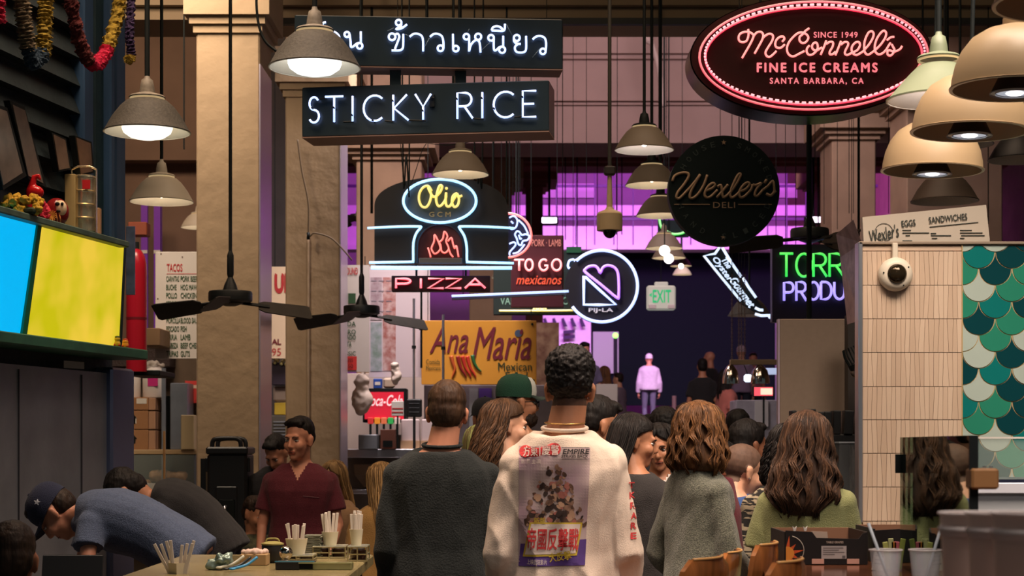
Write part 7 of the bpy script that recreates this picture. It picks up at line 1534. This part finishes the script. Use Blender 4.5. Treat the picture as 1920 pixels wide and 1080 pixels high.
def rack(px0, px1, ytop, Y, label, jars):
    t, k = on_counter((px0 + px1) / 2, Y, 'jar_rack', label, 'rack', sc_=1); w_ = (px1 - px0) / 2 * k; h = ZC - (ytop - HY) * k - zc_; m_ = mat('rack_metal', (190, 180, 140), .3, metal=.7)
    for z in (.004, h * .5, h): MB().tube([(-w_, -.06, z), (w_, -.06, z), (w_, .06, z), (-w_, .06, z)], .003, 6, closed=True).build('rail', m_, t)
    for a in (-w_, 0, w_):
        for b in (-.06, .06): MB().cyl((a, b, 0), (a, b, h), .003, 6).build('upright', m_, t)
    MB().box(-w_, -.07, h, w_, .07, h + .004).build('top_plate', mat('glass_plate', (190, 196, 180), .1, alpha=.6), t)
    for i in range(jars):
        x = (i + .5) / jars * 2 * w_ - w_; j = thing('spice_jar', 'dark jar, %s one in the %s' % (['left', 'right', 'third'][i], 'wire rack beside the napkin stack' if px0 == 590 else 'low caddy under the chopstick cup' if px0 == 528 else 'narrow card rack'), 'jar', (t.location.x + x, t.location.y, zc_), 0, 'dark jars in the wire racks')
        r_ = w_ / jars * .78; MB().lathe([(r_ * .9, 0), (r_, .006), (r_, h * .72), (r_ * .8, h * .8)], 20).build('jar', mat('jar_dark', (60, 36, 28), .15), j, smooth=True, sharp=40); MB().lathe([(r_ * .85, 0), (r_ * .85, .01)], 20, c=(0, 0, h * .8)).build('lid', m_steel_b, j, smooth=True, sharp=40)
rack(590, 650, 1024, 8.0, 'wire rack with dark jars and a plate on top', 2); rack(528, 590, 1041, 7.6, 'low glass and metal caddy under the chopstick cup', 2); rack(655, 690, 1024, 7.7, 'narrow rack of printed cards beside the black sweater', 1)
t, k = on_counter(588, 8.0, 'napkin_stack', 'stack of grey green paper napkins between the cups', 'napkins'); 
for i in range(22): MB(Matrix.Translation((0, 0, i * .0048)) @ Matrix.Rotation(random.Random(i).uniform(-.15, .15), 4, 'Z')).box(-.04, -.05, 0, .04, .05, .003).build('napkin', mat('napkin_%d' % (i % 2), ((150, 146, 124), (120, 120, 104))[i % 2], .8), t)
t, k = on_counter(536, 7.3, 'ornament_ball', 'small silver ball reflecting red and green light', 'ornament'); z_ = ZC - (1033 - HY) * k - zc_; MB().ell((0, 0, z_), (.030, .030, .030), 24, 14).build('ball', mat('mirror_ball', (200, 190, 180), .06, metal=1), t, smooth=True); MB().cyl((0, 0, 0), (0, 0, z_ - .02), .01, 8).build('stem', m_steel, t)
t, k = on_counter(511, 7.5, 'pot', 'small black pot with yellowish lid and loop handle', 'pot'); MB().lathe([(.03, 0), (.045, .02), (.048, .075), (.046, .08)], 28).build('bowl', m_pl, t, smooth=True, sharp=40); MB().lathe([(.05, .08), (.05, .086), (.02, .095)], 28).build('lid', mat('lid_olive', (160, 150, 90), .4), t, smooth=True, sharp=40); MB().tube(cat_rom([(-.03, 0, .09), (-.02, 0, .105), (.02, 0, .105), (.03, 0, .09)], 4), .004, 6).build('handle', MATS['lid_olive'], t)
t, k = on_counter(477, 7.3, 'card_tray', 'tan cardboard tray with crumpled paper on the counter', 'tray'); MB().bbox(-.055, -.05, 0, .06, .05, .05, .004).build('tray', mat('tray_card', (176, 144, 100), .7), t); mb = MB(); mb.ell((0, 0, .055), (.055, .045, .014)); link('crumpled_paper', noisy(mb, .006, .014, 45, 1), t, mat('crumple', (214, 186, 170), .7))
t, k = on_counter(415, 6.9, 'foil_packet', 'pale green crumpled foil packet on the counter', 'packet'); mb = MB(); mb.ell((0, 0, .03), (.05, .04, .035)); link('foil', noisy(mb, .006, .03, 30, 1), t, mat('foil_green', (130, 150, 140), .3, metal=.4))
rg = random.Random(3)
for i, (px, Y, nm, c, dz, lab) in enumerate(((437, 6.9, 'spoon', (200, 200, 180), .2, 'steel ladle handle with yellow end'), (450, 6.8, 'tongs', (40, 44, 44), .1, 'black tongs lying across the counter front'), (462, 6.8, 'blue_straw', (60, 150, 200), 0, 'blue straw poking up at the counter front'), (441, 7.0, 'ticket_card', (180, 160, 120), 0, 'small tan card standing on the counter'))):
    t, k = on_counter(px, Y, nm, lab, nm.replace('_', ' ')); m_ = mat('utensil_%d' % i, c, .35)
    if nm == 'ticket_card': MB().box(-.02, -.002, 0, .02, .002, .055).build('card', m_, t)
    else: MB().tube(cat_rom([(-.05, -.05, .012), (0, 0, .025), (.04, .03, .055)], 4), .006, 8).build('shaft', m_, t, smooth=True); MB().ell((-.05, -.05, .012), (.014, .012, .006)).build('tip', m_, t, smooth=True)
t, k = on_counter(545, 6.9, 'cutting_tray', 'dark tray with pale blue rim at the counter front', 'tray'); MB().bbox(-.06, -.03, 0, .10, .06, .035, .004).build('tray', m_pl, t); MB().box(-.062, -.032, .034, .102, -.028, .038).build('rim', mat('rim_blue', (80, 160, 190), .4), t)
t, k = on_counter(620, 6.9, 'glass_case', 'olive tinted clear box at the counter front', 'case'); MB().bbox(-.13, -.03, 0, .09, .06, .03, .003).build('box', mat('olive_glass', (150, 150, 100), .1, alpha=.7), t); MB().box(-.13, -.032, .028, .09, -.028, .032).build('edge', mat('olive_edge', (196, 196, 140), .3), t)
# things in front of the bending man
t = thing('laptop', 'dark open laptop in front of the capped bending man', 'laptop', (W(112, 900, 6.6).x, 6.6, 0)); zz = .98
MB().bbox(-.11, -.12, zz - .012, .13, .10, zz, .004).build('base', m_pl, t); mb = MB(Matrix.Translation((.01, .10, zz)) @ Matrix.Rotation(R(-12), 4, 'X')); mb.bbox(-.11, -.004, 0, .13, .004, .13, .003); mb.build('screen', m_pl, t); MB().box(-.10, -.09, zz, .12, .05, zz + .002).build('keyboard', mat('keys', (58, 60, 66), .5), t)
t = thing('side_table', 'dark side counter under the laptop at the lower left', 'table', (W(112, 900, 6.6).x, 6.6, 0)); MB().bbox(-.28, -.5, .0, .36, .16, zz - .013, .01).build('body', mat('side_dark', (44, 44, 46), .5), t)
t = thing('tablet', 'bright edged tablet on the dark side counter', 'tablet', (W(137, 900, 6.4).x, 6.4, zz - .012)); mb = MB(Matrix.Rotation(R(14), 4, 'Y')); mb.bbox(-.035, -.05, 0, .035, .05, .012, .003); mb.build('case', m_pl, t); mb = MB(Matrix.Rotation(R(14), 4, 'Y')); mb.box(-.03, -.045, .012, .03, .045, .013); mb.build('screen', mat('tablet_lit', (120, 130, 160), .3, emit=(.25, .3, .45), estr=.4), t)

# ---- right table, box, cups ----
zt2 = 1.1525
t = thing('wood_table', 'dark glossy wooden bar table at the bottom right', 'table', (1.9, 4.2, 0)); mb = MB(); q = [(.862 - 1.9, 6.0 - 4.2), (1.9, 6.0 - 4.2), (1.9, 1.6 - 4.2), (.35 - 1.9, 1.6 - 4.2)]
n_ = 4; mb.add([(x, y, zt2) for x, y in q] + [(x, y, zt2 - .045) for x, y in q], [(3, 2, 1, 0), (4, 5, 6, 7), (0, 1, 5, 4), (1, 2, 6, 5), (2, 3, 7, 6), (3, 0, 4, 7)]); mb.build('top', mat('table_wood', (96, 56, 34), .12, var=.35, vscale=5, stretch=(.4, 3, 1), spec=.6), t)
for x, y in ((-.85, 1.6), (1.6, 1.6), (-1.1, -2.2), (1.6, -2.2)): MB().bbox(x - .04, y - .04, 0, x + .04, y + .04, zt2 - .045, .005).build('leg', m_black, t)
def grape_box(px0, px1, Y, label, flip=False, top=980, bottom=1045):
    f = SF((px0 + px1) / 2, bottom, Y); f.o.z = zt2 + .001; t = thing('produce_box', label, 'box', f.o); m_ = mat('box_black', (34, 30, 30), .45); w0 = px0; w1 = px1; H_ = top
    nx0, nx1 = px0 + 50, px1 - 14
    sun_side = px0
    out = [(px0, bottom), (px1, bottom), (px1, H_ + 4), (nx1 + 6, H_ + 5), (nx1 - 2, H_ + 16), (nx0 + 8, H_ + 14), (nx0, H_ + 3), (px0, H_)] if not flip else [(px0, bottom), (px1, bottom), (px1, H_), (px0, H_ + 6)]
    MB().poly([(f.x(a), f.z(b)) for a, b in out], 0, .006).build('front_panel', m_, t)
    mb = MB(); mb.box(f.x(px0), .006, 0, f.x(px1), .30, .006); mb.build('bottom', m_, t)
    for e in (px0, px1): xx = f.x(e); MB().box(xx - .003, .006, 0, xx + .003, .30, f.z(H_ + 3)).build('side_panel', m_, t)
    MB().box(f.x(px0), .294, 0, f.x(px1), .30, f.z(H_ + 3)).build('back_panel', mat('box_inside', (170, 120, 90), .7), t)
    cx, cy = (px0 + 3, 1024) if not flip else (px1 - 6, 1024); pts = []
    sun = MB(); n = 10
    for i in range(n):
        a = 2 * PI * i / n + .2; r0, r1 = 12, (33 if i % 2 == 0 else 24); P = [(cx + r0 * math.cos(a - .3), cy - r0 * math.sin(a - .3)), (cx + r1 * math.cos(a), cy - r1 * math.sin(a)), (cx + r0 * math.cos(a + .3), cy - r0 * math.sin(a + .3))]
        P = [(min(max(x, px0 + .5), px1 - .5), min(y, bottom - 1)) for x, y in P]
        sun.add([f(x, y, .0015) for x, y in P][::-1], [(0, 1, 2)])
    sun.build('sunburst_print', mat('sun_orange', (226, 96, 48), .5, var=.3, vscale=30), t)
    disc = MB(); disc.poly([(f.x(min(max(x, px0 + .5), px1 - .5)), f.z(y)) for x, y in ellipse(cx + (0 if not flip else 0), cy, 13, 13, 20)], -.0022, -.0016); disc.build('sun_disc', mat('sun_gold', (236, 150, 60), .5), t)
    rg_ = ellipse(cx + 2, 1018, 29, 27, 24, -75, 75) if not flip else ellipse(cx - 2, 1018, 29, 27, 24, 105, 255)
    MB().tube([f(x, y, .002) for x, y in rg_], .0012, 5).build('ring_print', mat('ring_white', (206, 196, 180), .5), t)
    if not flip:
        mb = MB(); f.text(mb, 'TABLE GRAPES', 1549, 1001, 1581, 1005, .001, bold=.03); mb.build('lettering', mat('print_pale', (196, 176, 160), .5), t)
        f.box(MB(), 1540, 1010, 1587, 1034, 0, .0012).build('label', mat('label_grey', (190, 180, 176), .5), t); mb = MB(); [f.box(mb, 1543, 1013 + i * 4, 1543 + [38, 30, 40, 22][i], 1014.5 + i * 4, .0012, .002) for i in range(4)]; f.box(mb, 1579, 1028, 1585, 1033, .0012, .002); mb.build('label_print', mat('label_ink', (110, 104, 104), .5), t)
        for a in (1522, 1588): f.bbox(MB(), a, 1034, a + 23, 1044, 0, .002, .0009).build('hand_hole', mat('hole_pink', (226, 170, 150), .6), t)
        MB().poly([(f.x(a), f.z(b)) for a, b in ((1526, 998), (1555, 999), (1553, 984), (1523, 983))], .02, .024).build('inner_flap', mat('flap_pale', (206, 180, 160), .6), t)
    for a in ((px0 + 15, px0 + 35) if not flip else (px1 - 26,)):
        MB().poly([(f.x(a), f.z(H_ + 1)), (f.x(a + 4), f.z(H_ + 1)), (f.x(a + 6), f.z(H_ - 8)), (f.x(a + 3), f.z(H_ - 4)), (f.x(a - 2), f.z(H_ - 8))], .0, .01).build('stacking_tab', m_white, t)
    return t
grape_box(1473, 1626, 5.55, 'black printed fruit box with orange sunburst on the wooden table', top=981)
grape_box(1640, 1740, 5.65, 'second black fruit box with sunburst, behind the clear cups', True, top=979)
m_clear = mat('clear_plastic', (225, 225, 228), .08, alpha=.28, spec=.7); m_rim = mat('cup_rim', (236, 226, 222), .15, alpha=.75)
def cup(px, Y, r, h, label, m_=None, z=zt2, straw=None, group=None):
    t = thing('plastic_cup', label, 'cup', (W(px, 900, Y).x, Y, z), 0, group)
    MB().lathe([(.001, .002), (r * .68, .002), (r * .97, h), (r * .955, h), (r * .665, .005), (.001, .005)], 40, cap=False).build('wall', m_ or m_clear, t, smooth=True, sharp=40)
    MB().tube([(r * math.cos(a), r * math.sin(a), h) for a in [2 * PI * i / 40 for i in range(40)]], .0022, 6, closed=True).build('rim', m_rim, t, smooth=True)
    MB().lathe([(r * .69, 0), (r * .69, .003)], 32).build('base', m_rim, t)
    if straw: MB().tube([Vector(straw[0]), Vector(straw[1])], .004, 8).build('straw', mat('straw_white', (206, 214, 220), .3, alpha=.85), t, smooth=True)
    return t
cup(1661, 4.4, .042, .121, 'clear plastic cup in front of the fruit boxes, left of two', straw=((.02, 0, .01), (-.045, 0, .19)))
cup(1735, 4.4, .042, .121, 'clear plastic cup in front of the fruit boxes, right of two', straw=((-.01, 0, .01), (.05, 0, .21)))
m_frost = mat('frosted_plastic', (228, 206, 194), .35, alpha=.72, spec=.5)
for i, (px, Y, r, dz) in enumerate(((1822, 2.75, .052, 0), (1874, 2.6, .050, .0), (1925, 2.45, .050, .0))):
    t = cup(px, Y, r, ZC - (962 - HY) * Y / F - zt2, 'blurred frosted cup stack in the lower right corner, %s' % ['left one', 'middle one', 'right one'][i], m_frost)
    MB().lathe([(r * .90, .0), (r * 1.02, .012), (r * 1.02, .018), (r * .9, .02)], 36, c=(0, 0, (ZC - (962 - HY) * Y / F - zt2) * .86), cap=False).build('second_rim', m_rim, t, smooth=True)
t = thing('condiment_packets', 'tub of pink and green packets between the fruit boxes', 'packets', (W(1676, 900, 5.3).x, 5.3, zt2)); MB().lathe([(.025, 0), (.03, .06)], 20, cap=False).build('tub', m_clear, t, smooth=True)
for i, (a, c) in enumerate(((-.3, (196, 200, 110)), (-.1, (210, 214, 150)), (.1, (230, 120, 130)), (.3, (170, 190, 90)), (.0, (226, 150, 60)))): MB(Matrix.Translation((a * .05, 0, .005)) @ Matrix.Rotation(a * .5, 4, 'Y')).bbox(-.008, -.002, 0, .008, .002, .085 + .01 * (i % 2), .001).build('packet', mat('packet_%d' % i, c, .5), t)
t = thing('paper_tag', 'small printed white tag standing left of the packets', 'tag', (W(1646, 900, 5.3).x, 5.3, zt2)); mb = MB(Matrix.Rotation(.15, 4, 'Y')); mb.box(-.02, -.001, 0, .022, .001, .062); mb.build('card', m_paper, t); mb = MB(Matrix.Rotation(.15, 4, 'Y')); [mb.box(-.014, -.0018, .02 + .012 * i, .012, -.001, .023 + .012 * i) for i in range(3)]; mb.build('print', MATS['label_ink'], t)
# sneeze guard glass running back towards the tiled wall
pa, pb = Vector((1.081, 4.0, 0)), Vector((1.255, 5.5, 0)); L_ = (pb - pa).length; an_ = math.atan2(pb.y - pa.y, pb.x - pa.x)
m_guardg = bpy.data.materials.new('guard_glass'); m_guardg.use_nodes = True; nt = m_guardg.node_tree; nt.nodes.remove(nt.nodes['Principled BSDF'])
tr = nt.nodes.new('ShaderNodeBsdfTransparent'); tr.inputs[0].default_value = (.70, .78, .74, 1); gl = nt.nodes.new('ShaderNodeBsdfGlossy'); gl.inputs['Roughness'].default_value = .02; gl.inputs['Color'].default_value = (.8, .9, .85, 1)
fr_ = nt.nodes.new('ShaderNodeFresnel'); fr_.inputs[0].default_value = 1.7; mx = nt.nodes.new('ShaderNodeMixShader'); nt.links.new(fr_.outputs[0], mx.inputs[0]); nt.links.new(tr.outputs[0], mx.inputs[1]); nt.links.new(gl.outputs[0], mx.inputs[2]); nt.links.new(mx.outputs[0], nt.nodes['Material Output'].inputs[0])
t = thing('glass_guard', 'tall clear glass guard reflecting the crowd in front of the tiled wall', 'glass', (pa.x, pa.y, zt2), an_); MB().box(0, -.004, 0, L_, .004, ZC + .017 - zt2).build('pane', m_guardg, t)
MB().box(-.012, -.010, 0, .0, .010, ZC + .017 - zt2).build('edge_post', m_black, t); MB().box(L_ - .02, -.02, .30, L_, .02, .36).build('clamp', m_black, t)
o_ = W(1841, 896, 4.0); t2_ = thing('glass_clamp', 'brass brown block clamp gripping the near edge of the glass guard', 'clamp', o_); f = SF(1841, 896, 4.0); f.bbox(MB(), 1816, 878, 1867, 917, -.03, .03, .005).build('block', mat('clamp_brown', (150, 108, 66), .5), t2_)
for x in (1822, 1846, 1858): MB().cyl(f(x, 877, 0), f(x, 874, 0), .004, 10).build('bolt', m_steel_b, t2_)
f = SF(1900, 905, 6.9); t = thing('display_case', 'white framed glass display case at the right edge under the fish scale tiles', 'display case', f.o)
f.bbox(MB(), 1826, 905, 2050, 926, -.5, 0, .004).build('white_top', mat('case_white', (226, 226, 236), .3), t); f.box(MB(), 1826, 926, 2050, 1000, -.5, -.02).build('front', mat('case_grey', (190, 192, 196), .35), t); f.box(MB(), 1826, 899, 2050, 905, -.5, -.01).build('dark_strip', mat('strip_navy', (40, 44, 66), .4), t)
f.box(MB(), 1826, 819, 2050, 822.5, -.02, 0).build('top_rail', m_white, t); f.box(MB(), 1826, 822, 2050, 899, -.008, -.003).build('pane', mat('case_pane', (200, 214, 204), .05, alpha=.18), t); f.box(MB(), 1827, 822, 1830, 905, -.02, 0).build('post', mat('case_post', (150, 160, 150), .3), t)
z_b = ZC - (1000 - HY) * 6.9 / F
MB().box(f.x(1826), .02, z_b - f.o.z - .9, f.x(2050), .5, z_b - f.o.z).build('cabinet', mat('case_grey2', (120, 118, 116), .5), t)

# ---- chairs ----
m_ply = mat('bent_plywood', (150, 92, 48), .22, var=.4, vscale=6, stretch=(6, 1, .5)); m_plye = mat('ply_edge', (206, 156, 96), .35)
def chair(px, top, Y, yaw, label, hw=.20):
    z1 = ZC - (top - HY) * Y / F; t = thing('bar_chair', label, 'chair', (W(px, 900, Y).x, Y, 0), R(yaw), 'bent plywood bar chairs'); zs_ = z1 - .40
    prof = []
    n = 14
    def shell(off, mb_rows):
        rows = []
        for (u, z) in mb_rows:
            rows.append([Vector((hw * s_ * (1 if z < z1 - .10 else math.sqrt(max(0, 1 - ((z - (z1 - .10)) / .10) ** 2)) * .35 + .65 * (1 if z < z1 - .02 else .9)), u + off - .028 * (1 - s_ * s_), z)) for s_ in [(-1 + 2 * i / n) for i in range(n + 1)]])
        return rows
    R_ = [(-.16, zs_ + .05), (-.175, zs_ + .15), (-.19, z1 - .14), (-.20, z1 - .08), (-.205, z1 - .03), (-.207, z1)]
    A1 = shell(0, R_); A2 = shell(.014, R_); rings = [a + b[::-1] for a, b in zip(A1, A2)]
    MB().loft(rings).build('backrest', m_ply, t, smooth=True, sharp=40)
    MB().tube(A1[-1] , .0045, 6).build('top_edge', m_plye, t, smooth=True)
    MB().bbox(-.20, -.19, zs_, .20, .20, zs_ + .03, .012).build('seat', m_ply, t)
    for x in (-.14, .14): MB().tube([(x, -.15, zs_), (x, -.19, zs_ + .2)], .010, 8).build('back_post', m_black, t)
    for x in (-.17, .17):
        for y in (-.16, .16): MB().cyl((x * 1.15, y * 1.15, 0), (x, y, zs_), .011, 10).build('leg', m_black, t, smooth=True, sharp=40)
    MB().tube([(-.18, -.17, .3), (.18, -.17, .3), (.18, .17, .3), (-.18, .17, .3)], .008, 6, closed=True).build('foot_ring', m_black, t)
    return t
chair(1203, 1041, 5.0, 62, 'bent plywood bar chair, leftmost of four in front of the crowd', .19); chair(1262, 1031, 5.9, 74, 'bent plywood bar chair seen edge on, second from left', .19)
chair(1318, 1016, 5.45, 70, 'tall bent plywood bar chair, highest of the four', .19); chair(1345, 1046, 4.75, 64, 'bent plywood bar chair, rightmost of the four, beside the wooden table', .19)
